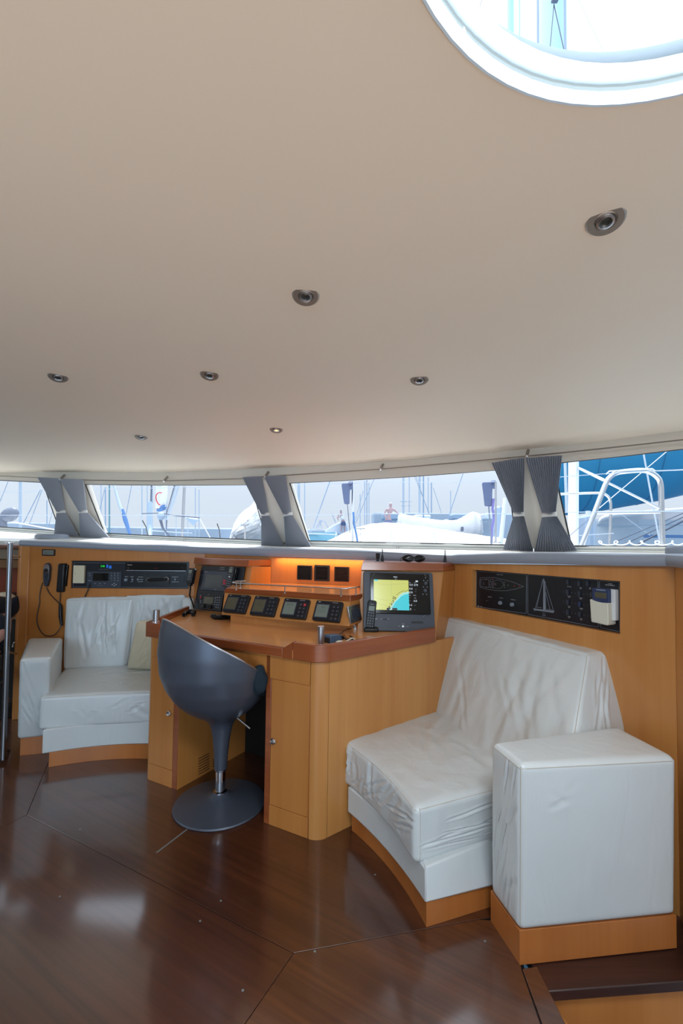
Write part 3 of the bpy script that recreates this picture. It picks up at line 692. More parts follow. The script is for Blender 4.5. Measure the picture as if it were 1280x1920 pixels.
def curved(a, b, dirv, c, z0, z1, depth, name, mat, parent, n=14, bevel=.004):
    out = []; 
    for i in range(n+1):
        t = i/n; out.append(a.lerp(b, t)+dirv*(4*t*(1-t)*c))
    poly = [(p.x, p.y) for p in out]+[(b.x+dirv.x*depth, b.y+dirv.y*depth), (a.x+dirv.x*depth, a.y+dirv.y*depth)]
    return MB().ext(poly, z0, z1).build(name, mat, parent, bevel=bevel)
pl_, pr_ = atz(651, 1522, .085), atz(797, 1694, .085)
curved(pl_, pr_, bk, .022, .085, .2, .2, 'seat_panel', M['leather'], rs, bevel=.006)
pe = atz(918, 1668, .085)
kl, kr = atz(659, 1557, 0), atz(799, 1739, 0)
curved(kl, kr, bk, .03, 0, .0845, .2, 'plinth', M['plinth'], rs, bevel=.001)
# end faces of panel and plinth run back to the armrest
ke = atz(918, 1706, 0)
MB().ext([(kr.x, kr.y), (ke.x+.03, ke.y+.02), (ke.x+.01, ke.y+.3), (kr.x-.02, kr.y+.3)], 0, .085).build('plinth', M['plinth'], rs, bevel=.001)
pt_ = [pr_+Vector((.0, .0, 0)), sFR.lerp(sE, 1.1)+dE*0, sE+Vector((0, .3, 0)), pr_+Vector((-.02, .3, 0))]
MB().prism([(pr_.x, pr_.y, .085), (pe.x+.03, pe.y+.02, .085), (pe.x+.01, pe.y+.3, .085), (pr_.x-.02, pr_.y+.3, .085)], [(p.x, p.y, .206) for p in pt_]).build('seat_panel', M['leather'], rs, bevel=.006)
# backrest: leaning wedge
bz = .875
bTL, bTR = atz(833, 1157, bz), atz(1102, 1226, bz); bTRb = atz(1149, 1221, bz)
b0 = sBL+bk*.0; b1 = atz(1077, 1369, .63)
dT = (bTR-bTL).normalized()
# bottom right: follow the lean of the right hand front edge down to the seat
lean = (bTR-b1)/(bz-.63); b1s = bTR-lean*(bz-.39)
thk = (bTRb-bTR)
wallR = WR
def towall(p, off): # push along bk until off from the wall
    d = (Vector((*PD, 0))+WR[1]*off-p).dot(WR[1])/bk.dot(WR[1]); return p+bk*max(.02, d)
soft('backrest', M['leather'], rs, [z_(b0, .37), z_(b1s, .37), z_(towall(b1s, .012), .37), z_(towall(b0, .012), .37), z_(bTL, bz), z_(bTR, bz), z_(bTRb, bz), z_(bTL+thk, bz)], r=.02, puff=(.006, .012, .006), n=64, wr=.004, wscale=(8, 8, 2.2), seed=11,
     creases=mkcreases(15, 24, 1, -1, (-.5, .92), (-.5, .75), (68, 112), (.6, 1.3), (.03, .07), (.002, .0055))+mkcreases(16, 8, 0, 1, (-.3, .3), (-.2, .8), (60, 120), (.3, .8), (.04, .09)),
     seams=[((-1, -1, .95), (1, -1, .95)), ((1, -1, -1), (1, -1, 1))])
# armrest block
az = .63
aFL, aFR, aBR, aBL = atz(975, 1435, az), atz(1271, 1420, az), atz(1155, 1360, az), atz(920, 1391, az)
dFL = atz(974, 1810, 0)
base_ = [Vector((dFL.x, dFL.y, 0)), None, None, None]
sh = Vector((dFL.x-aFL.x, dFL.y-aFL.y, 0))
arm_b = [z_(p+sh*.85, .105) for p in (aFL, aFR, aBR, aBL)]
aBRb = aBR+Vector((.02, .10, 0)); aBLb = aBL+Vector((-.0, .02, 0))
soft('armrest', M['leather'], rs, [arm_b[0], arm_b[1], z_(aBR+sh*.85, .105), z_(aBL+sh*.85, .105), aFL, aFR, aBR, aBL], r=.02, puff=(.006, .004, .004), n=48, wr=.0015, wscale=(9, 9, 4), seed=5,
     creases=mkcreases(25, 16, 0, -1, (-.7, .7), (-.8, .85), (-70, -20), (.3, .8), (.03, .07), (.002, .005))+mkcreases(26, 3, 1, -1, (-.9, -.4), (.5, .9), (-60, 60), (.2, .4), (.02, .04), (.001, .003)),
     seams=[((-1, -1, -1), (-1, -1, 1)), ((-1, -1, .955), (1, -1, .955)), ((-1, -1, .955), (-1, 1, .955))])
MB().ext([(p.x, p.y) for p in [z_(q+sh, 0) for q in (aFL, aFR, aBR, aBL)]], 0, .105).build('armrest_plinth', M['plinth'], rs, bevel=.001)
# ------------------------------------------------------------ left sofa
ls = thing('lounge_sofa', 'white leather sofa on a wooden plinth against the left wall, under the radio panel', 'sofa', (-1.7, 3.0, 0))
lz = .40
lFL, lFR = atz(74, 1307, lz), atz(271, 1298, lz); lBL = atz(117, 1257, lz); lBR = atz(300, 1249, lz)
lFR = lFR+(lFR-lFL)*.25
bl_ = Vector((-.05, 1, 0)).normalized()
lbl, lbr = z_(lFL+(lBL-lFL)*1.35, lz), z_(lFR+Vector((0, .62, 0)), lz)
soft('seat_cushion', M['leather'], ls, [z_(lFL, .205), z_(lFR, .205), z_(lbr, .205), z_(lbl, .205), lFL, lFR, lbr, lbl], r=.022, puff=(.004, .008, .010), n=48, curve=.02, wr=.003, wscale=(7, 9, 4), seed=21,
     creases=mkcreases(45, 10, 2, 1, (-.6, .6), (-.5, .6), (10, 70), (.4, .9), (.03, .06))+mkcreases(46, 7, 1, -1, (-.6, .8), (-.4, .4), (70, 110), (.5, 1.), (.03, .07), (.002, .005)),
     seams=[((-1, -1, .93), (1, -1, .93)), ((-1, -1, .93), (-1, 1, .93))])
a, b = atz(78, 1414, .085), atz(275, 1399, .085); curved(a, b+(b-a)*.2, bl_, .05, .085, .22, .5, 'seat_panel', M['leather'], ls, bevel=.006)
a, b = atz(91, 1439, 0), atz(272, 1427, 0); curved(a, b+(b-a)*.2, bl_, .05, 0, .085, .5, 'plinth', M['plinth'], ls, bevel=.001)
# leaning back cushion, then the long one behind it
cz = .875
c0_, c1_ = atz(117, 1256, .40), atz(234, 1250, .40); 
cT0 = aty(123, 1122, 3.28); cT1 = aty(251, 1120, 3.31); up3 = Vector((0, .10, 0))
soft('back_cushion', M['leather'], ls, [z_(c0_, .395), z_(c1_, .395), z_(c1_, .395)+Vector((0, .16, 0)), z_(c0_, .395)+Vector((0, .16, 0)), cT0, cT1, cT1+Vector((0, .055, 0)), cT0+Vector((0, .055, 0))], r=.024, puff=(.008, .016, .006), n=48, wr=.004, wscale=(7, 6, 2.5), seed=8,
     creases=mkcreases(35, 16, 1, -1, (-.6, .9), (-.3, .7), (72, 108), (.5, 1.2), (.03, .07), (.003, .007)),
     seams=[((-1, -1, -1), (-1, -1, .95)), ((-1, -1, .95), (1, -1, .95)), ((1, -1, -1), (1, -1, .95))])
d0, d1 = aty(236, 1117, 3.31), aty(346, 1116, 3.345); e0_, e1_ = z_(atz(236, 1250, .4)+Vector((0, .05, 0)), .4), z_(atz(350, 1245, .4)+Vector((0, .05, 0)), .4)
soft('back_cushion', M['leather'], ls, [e0_, e1_, e1_+Vector((0, .12, 0)), e0_+Vector((0, .12, 0)), d0, d1, d1+Vector((0, .03, 0)), d0+Vector((0, .03, 0))], r=.014, puff=(.004, .012, .004), n=40, wr=.004, wscale=(8, 6, 2.5), seed=31, creases=mkcreases(65, 14, 1, -1, (-.8, .8), (.1, .8), (60, 110), (.3, .7), (.03, .06), (.004, .008)))
d2, d3 = aty(341, 1121, 3.26), aty(362, 1122, 3.27); e2, e3 = z_(d2+Vector((.03, -.1, 0)), .45), z_(d3+Vector((.03, -.1, 0)), .45)
soft('back_cushion', M['leather'], ls, [e2, e3, e3+Vector((0, .07, 0)), e2+Vector((0, .07, 0)), d2, d3, d3+Vector((0, .05, 0)), d2+Vector((0, .05, 0))], r=.02, puff=(.004, .004, .004), n=8)
rz = .625
f0_, f1_, f2_, f3_ = atz(37, 1237, rz), atz(97, 1233, rz), atz(118, 1195, rz), atz(54, 1196, rz)
g0 = atz(33, 1387, .11); shl = Vector((g0.x-f0_.x, g0.y-f0_.y, 0))
soft('armrest', M['leather'], ls, [z_(f0_+shl, .11), z_(f1_+shl, .11), z_(f2_, .11), z_(f3_, .11), f0_, f1_, f2_, f3_], r=.02, puff=(.004, .006, .004), n=36, wr=.003, wscale=(9, 6, 6), seed=14,
     creases=mkcreases(55, 9, 1, -1, (-.7, .7), (-.6, .7), (-50, -15), (.6, 1.3), (.04, .08), (.003, .006)),
     seams=[((-1, -1, .95), (1, -1, .95)), ((1, -1, -1), (1, -1, 1)), ((1, -1, .95), (1, 1, .95))])
k0, k1 = atz(37, 1417, 0), atz(110, 1410, 0)
MB().ext([(k0.x, k0.y), (k1.x, k1.y), (k1.x+.02, k1.y+.3), (k0.x+.02, k0.y+.38)], 0, .112).build('armrest_plinth', M['plinth'], ls, bevel=.001)
# throw pillow
pc0, pc1 = atz(236, 1255, .41), atz(300, 1258, .41)
pt0, pt1 = aty(254, 1166, 3.05), aty(320, 1160, 3.0)
th_ = thing('throw_pillow', 'small beige cushion leaning in the corner of the left sofa, beside the desk', 'cushion', (pc0+pc1)/2)
soft('cover', M['pillow'], th_, [pc0, pc1, pc1+Vector((0, .06, 0)), pc0+Vector((.0, .06, 0)), pt0, pt1, pt1+Vector((0, .05, 0)), pt0+Vector((0, .05, 0))], r=.024, puff=(.0, .045, .0), n=30, wr=.004, wscale=(14, 6, 9), seed=2, creases=mkcreases(75, 9, 1, -1, (-.7, .7), (-.8, .8), (20, 70), (.4, .9), (.04, .08), (.003, .006)))
# ------------------------------------------------------------ the chart desk
fa, fb = atz(266, 1457, 0), atz(578, 1573, 0)
UX = (fb-fa).normalized(); NX = UX.cross(Vector((0, 0, 1)))      # towards the camera
INX = -NX
FPL = (fa, NX)
desk = thing('chart_desk', 'curved light wood chart desk with two cupboard doors and mahogany edging', 'desk', (-.6, 2.6, 0))
AP = .785
def fu(px, py): return onp(px, py, FPL)
def slab(p0, p1, z0, z1, th, name, mat, bevel=.001, off=0.0, parent=desk):
    """vertical board on the desk front from plan point p0 to p1"""
    a = Vector((p0.x, p0.y, 0))+NX*off; b = Vector((p1.x, p1.y, 0))+NX*off
    return MB().prism([z_(a, z0), z_(b, z0), z_(b+INX*th, z0), z_(a+INX*th, z0)], [z_(a, z1), z_(b, z1), z_(b+INX*th, z1), z_(a+INX*th, z1)]).build(name, mat, parent, bevel=bevel)
# left pedestal
L0 = fu(281, 1400); L1 = fu(324, 1400); L2 = fu(333.5, 1400)
R0 = fu(497, 1400); R1 = fu(506.5, 1400); R2 = fu(579, 1400)
dz0L = fu(281, 1438).z; dzt = fu(281, 1232).z; dz0R = fu(507, 1501).z; dztR = fu(507, 1271).z
zt = (dzt+dztR)/2; zb = (dz0L+dz0R)/2
slab(L0, L2, 0, AP, .02, 'front_panel', M['wood'], off=-.004)
slab(R0, R2, 0, AP, .02, 'front_panel', M['wood'], off=-.004)
slab(L2, R0, zt-.0, AP, .02, 'apron', M['wood'], off=-.002)
slab(L0, L2, zt+.002, AP, .012, 'apron', M['wood'], off=.0)
slab(R0, R2, zt+.002, AP, .012, 'apron', M['wood'], off=.0)
g_ = UX*.002
dl = slab(L0+g_, L1-g_, zb+.002, zt-.001, .008, 'door', M['wood'], off=.001)
dr = slab(R1+g_, R2-g_, zb+.002, zt-.001, .008, 'door', M['wood'], off=.001)
slab(L0, L1, 0, zb-.001, .008, 'kick_board', M['wood'], off=.001)
slab(R1, R2, 0, zb-.001, .008, 'kick_board', M['wood'], off=.001)
slab(L1, L2, 0, zt, .02, 'edge_strip', M['trim'], off=.002, bevel=.002)
slab(R0, R1, 0, zt, .02, 'edge_strip', M['trim'], off=.002, bevel=.002)
for d_, px, py in ((dl, 320, 1336), (dr, 515, 1388)):
    p = fu(px, py); q = NX.to_track_quat('Z', 'Y').to_matrix().to_4x4()
    MB(Matrix.Translation(p) @ q).lathe([(.006, 0), (.005, .008), (.013, .012), (.0145, .017), (.011, .022), (0, .0235)], 20).build('knob', M['chrome'], d_)
# corner posts
def post(cpt, r, name, a0, a1, out_=True):
    pts = [(cpt.x+r*math.cos(math.radians(a)), cpt.y+r*math.sin(math.radians(a))) for a in [a0+(a1-a0)*k/10 for k in range(11)]]
    return MB().ext(pts+[(cpt.x, cpt.y)], 0, AP).build(name, M['wood_side'], desk)
angN = math.degrees(math.atan2(NX.y, NX.x))
# right corner: front plane -> side plane towards the back right
sB = atz(817, 1205, AP); sF = atz(619, 1243, AP); sdir = (z_(sB, 0)-z_(sF, 0)).normalized(); sN = sdir.cross(Vector((0, 0, 1)))
angS = math.degrees(math.atan2(sN.y, sN.x))
rad = .075; cc = z_(R2, 0)-NX*rad+UX*.0045
if angS < angN: angS += 360
post(cc, rad, 'corner_post', angN, angS)
ps = cc+sN*rad+sdir*.003; pe_ = ps+sdir*.95
MB().prism([ps, pe_, pe_-sN*.02, ps-sN*.02], [z_(p, AP) for p in (ps, pe_, pe_-sN*.02, ps-sN*.02)]).build('side_panel', M['wood_side'], desk, bevel=.001)
# left corner
lf = atz(273, 1198, AP); lb = atz(350, 1164, AP); lN = Vector((-1, -.02, 0)).normalized(); angL = math.degrees(math.atan2(lN.y, lN.x))
radl = .04; cl_ = z_(L0, 0)-NX*radl-UX*.0
if angL > angN: angL -= 360
post(cl_, radl, 'corner_post', angL, angN)
ps2 = cl_+lN*radl; pe2 = ps2+Vector((.0, .62, 0))
MB().prism([ps2, pe2, pe2+Vector((.02, 0, 0)), ps2+Vector((.02, 0, 0))], [z_(p, AP) for p in (ps2, pe2, pe2+Vector((.02, 0, 0)), ps2+Vector((.02, 0, 0)))]).build('side_panel', M['wood'], desk)
# inner cheeks of the knee hole
ik = atz(404, 1440, 0); ikd = (ik-z_(L2, 0)).normalized()
ie = z_(L2, 0)+ikd*.52
chk = MB().prism([z_(L2, 0), ie, ie-UX*.02, z_(L2, 0)-UX*.02], [z_(p, AP) for p in (L2, ie, ie-UX*.02, L2-UX*.02)]).build('knee_cheek', M['wood'], desk)
cfr = Fr(L2, ikd, (0, 0, 1))
for (x0, y0, x1, y1) in ((372, 1417, 392, 1446), (399, 1418, 402, 1432)):
    for k in range(7):
        y = lerp(y0, y1, k/6); 
        pa_, pb_ = cfr.uv(x0, y+6), cfr.uv(x1, y-6 if x1-x0 > 5 else y)
        q_ = [cfr.at(pa_[0], pa_[1], .001), cfr.at(pb_[0], pa_[1], .001)]
        MB(cfr.m).box(pa_[0], pa_[1]-.0018, -.001, pb_[0], pa_[1]+.0018, .0012).build('vent_slot', M['dark'], desk if False else chk)
re_ = z_(R0, 0)+ikd*.52
MB().prism([z_(R0, 0), re_, re_+UX*.02, z_(R0, 0)+UX*.02], [z_(p, AP) for p in (R0, re_, re_+UX*.02, R0+UX*.02)]).build('knee_cheek', M['trim'], desk)
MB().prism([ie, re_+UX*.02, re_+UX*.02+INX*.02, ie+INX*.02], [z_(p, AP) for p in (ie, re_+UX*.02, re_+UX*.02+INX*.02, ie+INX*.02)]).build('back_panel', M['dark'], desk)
# desk top
DT = .826
TT = .862
tl0 = atz(273, 1197, AP)
oR = atz(603, 1246, AP)
outline = [z_(tl0, 0)]
fr0 = z_(L0, 0)+NX*.018-UX*.02; fr1 = z_(R2, 0)+NX*.018
tz = []
# the plan outline of the top, counter-clockwise from the left front corner
TL_f = z_(L0, 0)-UX*.045+NX*.012; 
arc = [cc+Vector((math.cos(math.radians(a)), math.sin(math.radians(a)), 0))*(rad+.018) for a in [angN+(angS-angN)*k/10 for k in range(11)]]
rl_ = .5
while proj(z_(arc[-1]+sdir*rl_, TT))[0] < 816: rl_ += .005
TB_r = arc[-1]+sdir*rl_; TL_b = TL_f+Vector((-.005, .66, 0))
topoly = [TL_f]+arc+[arc[-1]+sdir*(rl_+.04)-sN*.03, z_(aty(800, 1100, 2.75), 0), z_(Vector((-.1, 3.0, 0)), 0), z_(Vector((-.7, 3.2, 0)), 0), TL_b]
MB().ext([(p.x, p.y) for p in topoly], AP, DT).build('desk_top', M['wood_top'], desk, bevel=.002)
def rail_(path, z0, z1, w, name, bev=.004):
    """raised edging that follows a plan path (outer side), w wide inward"""
    N = []
    for i in range(len(path)):
        t = (path[min(i+1, len(path)-1)]-path[max(i-1, 0)]); t.z = 0; t.normalize(); N.append(Vector((-t.y, t.x, 0)))
    m = MB(); r_ = [[m._v(z_(p, z0)), m._v(z_(p, z1)), m._v(z_(p+n*w, z1)), m._v(z_(p+n*w, z0))] for p, n in zip(path, N)]
    for i in range(len(r_)-1):
        for k in range(4): m.b.faces.new((r_[i][k], r_[i][(k+1) % 4], r_[i+1][(k+1) % 4], r_[i+1][k]))
    m.b.faces.new(r_[0]); m.b.faces.new(r_[-1][::-1])
    return m.build(name, M['trim'], desk, bevel=bev)
s0 = onp(548, 1222, (z_(fr1, 0), NX)); s0 = z_(s0, 0)
rail_([z_(p+0*NX, 0) for p in [s0]]+[p+Vector((p.x-cc.x, p.y-cc.y, 0)).normalized()*.002 for p in arc]+[TB_r+sN*.002], AP-.002, TT, .022, 'raised_edge')
# sloping start of the raised edge
MB().prism([z_(s0-UX*.055, AP-.002), z_(s0, AP-.002), z_(s0+INX*.03, AP-.002), z_(s0-UX*.055+INX*.03, AP-.002)],
           [z_(s0-UX*.055, DT+.001), z_(s0, TT), z_(s0+INX*.03, TT), z_(s0-UX*.055+INX*.03, DT+.001)]).build('edge_ramp', M['trim'], desk)
lfa = TL_f+UX*.10
rail_([lfa+NX*.005, s0-UX*.055+NX*.001], AP+.002, DT+.001, .03, 'front_edge', .003)
rail_([TL_b, TL_f-Vector((.001, 0, 0)), TL_f+UX*.001+NX*.001, lfa+NX*.001], AP-.002, TT, .022, 'raised_edge')
# steel tubes standing on the desk corners
for px, top, bot, lb in ((601, 1174, 1212, 'polished steel tube standing on the right front corner of the desk'), (292.5, 1143, 1166, 'polished steel tube standing on the left corner of the desk behind the chair')):
    p = atz(px, bot, TT if px < 400 else DT+.002); 
    hgt = onp(px, top, (p, Vector((0, -1, 0)))).z-p.z
    t_ = thing('steel_tube', lb, 'tube', p, 'steel tubes on the desk corners')
    r_ = .0165 if px > 400 else .0175
    MB().lathe([(r_, 0), (r_, hgt*.80), (r_-.001, hgt*.805), (r_-.001, hgt*.815), (r_, hgt*.82), (r_, hgt-.002), (r_-.002, hgt), (0, hgt)], 28, p).build('tube', M['steel_br'], t_)
    MB().lathe([(r_+.0012, -.001), (r_+.0012, .004), (r_, .005)], 28, p).build('foot_ring', M['chrome'], t_)
# ------------------------------------------------------------ swivel chair
cb = atz(412, 1507, 0); CX = Vector((cb.x, cb.y, 0))
ch = thing('swivel_chair', 'silver-grey bucket swivel chair on a round pedestal foot in front of the desk', 'chair', CX)
MB().lathe([(.0, .001), (.222, .001), (.226, .006), (.222, .012), (.15, .026), (.075, .040), (.045, .050), (.036, .058), (.030, .060), (0, .06)], 56, CX).build('foot_plate', M['shell'], ch)
MB().lathe([(.034, .058), (.034, .066), (.026, .069), (.0245, .07), (.0245, .165), (.029, .166), (.031, .172), (.031, .182), (.028, .185)], 32, CX).build('chrome_column', M['chrome'], ch)
phi0 = math.atan2(-.62, -.78)     # the high back points this way
def rimz(a):
    c = math.cos(a-phi0); return .745+.18*c+.02*(c*c)+.03*(1-c*c)
def RR(z):
    tab = [(.176, .031), (.25, .035), (.33, .043), (.39, .055), (.42, .072), (.445, .10), (.47, .145), (.50, .185), (.54, .222), (.60, .256), (.68, .280), (.78, .290), (.88, .282), (.96, .268)]
    return interp(tab, z)
def shellp(u, v, inner=0):
    a = 2*math.pi*u; zt_ = rimz(a); z = .176+(zt_-.176)*v if v < 1 else zt_
    # denser sampling low down
    z = .176+(zt_-.176)*v
    c = math.cos(a-phi0); k = 1.0
    f = min(1, max(0, (z-.42)/.25)); r = RR(z)*(1+f*(-.06*c*c+.02*c))
    off = Vector((math.cos(phi0), math.sin(phi0), 0))*(.035*f)
    if inner: r = max(.01, r-.010)
    return CX+off+Vector((r*math.cos(a), r*math.sin(a), z))
m = MB(); m.grid(lambda u, v: shellp(u, v), 72, 44, True)
o = m.build('bucket_shell', M['shell'], ch); o.data.shade_smooth()
m = MB(); m.grid(lambda u, v: shellp(u, .62+.38*v, 1), 72, 20, True); o = m.build('inner_shell', M['shell'], ch); o.data.shade_smooth()
m = MB(); m.tube([shellp(u/72, 1)*.5+shellp(u/72, 1, 1)*.5 for u in range(73)], .0055, 8, cap=False); m.build('rim_bead', M['steel_br'], ch)
fd = Vector((-math.cos(phi0), -math.sin(phi0), 0))
m = MB(); m.ball(CX+fd*.10+Vector((0, 0, .575)), .19, .19, .05, 24); m.build('seat_pad', M['teal_cloth'], ch)
clc = aty(485, 1275, 2.13)
def clothp(u, v):
    a = 2*math.pi*u; b = math.pi*(v*.998+.001); k = 1+.16*noise.noise(Vector((math.cos(a)*3, math.sin(a)*3, v*5)))
    return clc+Vector((.042*k*math.cos(a)*math.sin(b), .034*k*math.sin(a)*math.sin(b), -.066*k*math.cos(b)))
cl_o = MB().grid(clothp, 28, 18, True).build('folded_cloth', M['teal_cloth']); tag(cl_o, 'dark teal cloth bundled over the front edge of the bucket chair', 'cloth')
lv0 = aty(438, 1340, 2.24); lv1 = aty(469, 1366, 2.2)
m = MB(); m.tube([lv0, lv0.lerp(lv1, .12), lv0.lerp(lv1, .2), lv1], [.005, .006, .0045, .0055], 10); m.build('height_lever', M['chrome'], ch)
# ============================================================ CABINETS AND ELECTRONICS ON THE DESK
def text(s, fr, u, v, h, mat, parent, n=.0008, name='lettering', width=None, align='CENTER'):
    c = bpy.data.curves.new('t', 'FONT'); c.body = s; c.size = h*1.35; c.align_x = align; c.align_y = 'CENTER'; c.resolution_u = 2
    o = bpy.data.objects.new('t', c); me = bpy.data.meshes.new_from_object(o)
    bpy.data.objects.remove(o); 
    k = 1
    if width and len(me.vertices):
        xs = [q.co.x for q in me.vertices]; ww = max(xs)-min(xs); k = width/max(ww, 1e-6)
    Mx = WM[parent.name].inverted() @ fr.m @ Matrix.Translation((u, v, n)) @ Matrix.Diagonal((k, 1, 1, 1))
    me.transform(Mx); me.materials.clear(); me.materials.append(mat)
    t = bpy.data.objects.new(name, me); COL.objects.link(t); t.parent = parent; WM[t.name] = WM[parent.name]; return t
def quad(fr, r, mat, parent, name, n0=0, n1=.001, bev=0, rr=None):
    u0, v0, u1, v1 = r; m = MB(fr.m)
    if rr: m.rrect(u0, v0, u1, v1, n0, n1, rr)
    else: m.box(u0, v0, n0, u1, v1, n1)
    return m.build(name, mat, parent, bevel=bev)
def outline(fr, pts, r, mat, parent, name, n=.0015, closed=True):
    P = [fr.at(u, v, n) for u, v in pts]; P = P+[P[0]] if closed else P
    m = MB()
    for a, b in zip(P, P[1:]): m.tube([a, b], r, 4)
    return m.build(name, mat, parent, smooth=False)
# ---- left instrument cabinet
cabl = thing('radio_cabinet', 'wood cabinet with mahogany top cap holding the slanted black radio panel, left on the desk', 'cabinet', (-.9, 3.2, DT))
TLp, TRp, BLp = aty(375, 1061, 3.29), aty(456, 1063, 3.03), aty(363, 1141, 3.22)
Fl = Fr(BLp, TRp-TLp, TLp-BLp)
wL, hL = (TRp-TLp).length, (TLp-BLp).dot(Fl.v)
o_ = Fl.at(-.004, 0, -.004)
p00, p10 = Fl.at(-.01, -.0, -.012), Fl.at(wL+.05, 0, -.012); p01, p11 = Fl.at(-.008, hL+.006, -.012), Fl.at(wL+.05, hL+.006, -.012)
p00.z = p10.z = DT; zc0 = p01.z
wb0 = onp(360, 1060, (WC[0]+WC[1]*.004, WC[1])); wb1 = onp(508, 1060, (WC[0]+WC[1]*.004, WC[1]))
MB().prism([p00, p10, z_(wb1, DT), z_(wb0, DT)], [p01, p11, z_(wb1, zc0), z_(wb0, zc0)]).build('carcass', M['wood'], cabl, bevel=.002)
ca, cb_ = aty(365.5, 1059, 3.27), aty(465, 1061.5, 2.99); cz0 = (ca.z+cb_.z)/2; cz1 = cz0+.046
ca1, cb1 = aty(370, 1046, 3.29), aty(466, 1050, 3.0)
wc1 = onp(508, 1050, (WC[0]+WC[1]*.003, WC[1])); wc0 = onp(362, 1050, (WC[0]+WC[1]*.003, WC[1]))
MB().prism([z_(ca, cz0), z_(cb_, cz0), z_(wc1, cz0), z_(wc0, cz0)], [z_(ca1, ca1.z), z_(cb1, cb1.z), z_(wc1, cb1.z), z_(wc0, ca1.z)]).build('top_cap', M['trim'], cabl, bevel=.002)
quad(Fl, (0, -.004, wL, hL), M['navy'], cabl, 'panel', -.006, .002, .001)
# display in the panel
pn = thing('radar_display', 'grey-framed marine display mounted in the slanted panel of the left cabinet', 'display', Fl.at(.1, .1, .002))
r = Fl.rect(383, 1072, 428, 1108); quad(Fl, r, M['charcoal'], pn, 'housing', .0025, .018, .002, .004)
r2 = Fl.rect(387.5, 1078.5, 420, 1103.5); quad(Fl, r2, M['lcd_dark'], pn, 'screen', .018, .0185)
text('NAVNET', Fl, r[0]+.022, r[3]-.006, .005, M['ink'], pn, .0185); text('DISPLAY', Fl, lerp(r[0], r[2], .62), r[1]+.006, .004, M['ink'], pn, .0185)
for k in range(3):
    q = Fl.rect(422, 1088+k*5.2, 426.5, 1091.5+k*5.2); quad(Fl, q, M['red'] if k < 2 else M['black'], pn, 'key', .018, .020)
text('BATTERY CHARGER', Fl, *Fl.uv(417, 1064.5), .0042, M['ink'], cabl, .003); text('ALL ALARMS MUTED', Fl, *Fl.uv(416.5, 1068), .0042, M['ink'], cabl, .003)
for x, y in ((378, 1069), (382.5, 1070), (377, 1078), (381.5, 1078.5), (396, 1065), (370, 1126), (370, 1131)):
    u, v = Fl.uv(x, y); MB(Fl.m @ Matrix.Translation((u, v, .002))).lathe([(.0022, 0), (.0022, .002), (0, .002)], 8).build('indicator', M['ink_dim'], cabl)
# vhf radio below
vh = thing('vhf_radio', 'black VHF radio with keypad low in the slanted panel of the left cabinet', 'radio', Fl.at(.12, .0, .002))
r = Fl.rect(379, 1114, 421, 1146); r = (r[0], r[1]+.006, min(r[2], wL-.002), r[3]); quad(Fl, r, M['black'], vh, 'housing', .0025, .024, .002, .004)
q = Fl.rect(387, 1120, 404.5, 1132.5); quad(Fl, q, M['lcd_brown'], vh, 'screen', .024, .0246)
for x, y in ((388, 1137), (400.5, 1139)):
    u, v = Fl.uv(x, y); MB(Fl.m @ Matrix.Translation((u, v, .024))).lathe([(.013, 0), (.012, .014), (.010, .016), (0, .016)], 18).build('dial', M['black_gloss'], vh)
u, v = Fl.uv(381.5, 1121); quad(Fl, (u-.006, v-.007, u+.006, v+.007), M['red'], vh, 'distress_key', .024, .027, 0, .002)
for k, (x, y) in enumerate(((381.5, 1117), (381, 1127), (381, 1130.5), (409, 1122), (413, 1121), (417, 1121), (408.5, 1126), (412.5, 1126), (416.5, 1126), (408, 1130), (412, 1130.5), (416, 1130.5), (407.5, 1134.5), (411.5, 1135), (415, 1135), (410, 1139), (414, 1140))):
    u, v = Fl.uv(x, y); quad(Fl, (u-.005, v-.0035, u+.005, v+.0035), M['ink_dim'], vh, 'key', .024, .0255, 0, .001)
text('RADIO', Fl, *Fl.uv(396, 1116), .004, M['ink'], vh, .0248)
# fist microphone hanging at the left of the panel, with coiled cord
mic = thing('handheld_microphone', 'black handheld radio with grey screen and keypad hanging left of the slanted panel', 'microphone', Fl.at(-.02, .2, .02))
Fm = Fl.sub(*Fl.uv(365.5, 1083), .03); g_2 = Fm
quad(Fm, (-.029, -.052, .029, .062), M['black'], mic, 'body', -.012, .02, .004, .010)
quad(Fm, (-.019, -.066, .019, -.050), M['black'], mic, 'grip', -.010, .016, .003, .004)
quad(Fm, (-.019, .022, .018, .050), M['lcd'], mic, 'screen', .02, .0206, 0, .003)
for j in range(4):
    for i in range(3): quad(Fm, (-.017+i*.0125, .010-j*.0115, -.009+i*.0125, .016-j*.0115), M['ink_dim'], mic, 'key', .02, .0215, 0, .001)
MB(Fm.m).ball((-.033, .056, 0), .011, .011, .011).ball((.031, .056, 0), .010, .010, .010).build('cradle', M['steel_br'], mic)
m = MB(); P = [Fm.at(0, -.06, .0), aty(357, 1103, 3.24), aty(355.5, 1116, 3.23), aty(360, 1128, 3.2), aty(363, 1139, 3.18)]
m.tube([P[0].lerp(P[1], t/6) if t < 6 else P[1] for t in range(7)]+P[2:], .006, 8); 
tag(m.build('black_lead', M['black_gloss']), 'thick black lead running down from the handheld radio to the desk', 'cable')
def coil(path, R, r, turns, name, mat, seg=10):
    P = [Vector(p) for p in path]; L = len(P)-1; out = []
    for k in range(turns*seg+1):
        t = k/(turns*seg)*L; i = min(int(t), L-1); c = P[i].lerp(P[i+1], t-i); d = (P[i+1]-P[i]).normalized()
        x = d.cross(Vector((0, 0, 1))).normalized(); y = d.cross(x); a = 2*math.pi*k/seg
        out.append(c+(x*math.cos(a)+y*math.sin(a))*R)
    return MB().tube(out, r, 5).build(name, mat)
dz = DT+.014
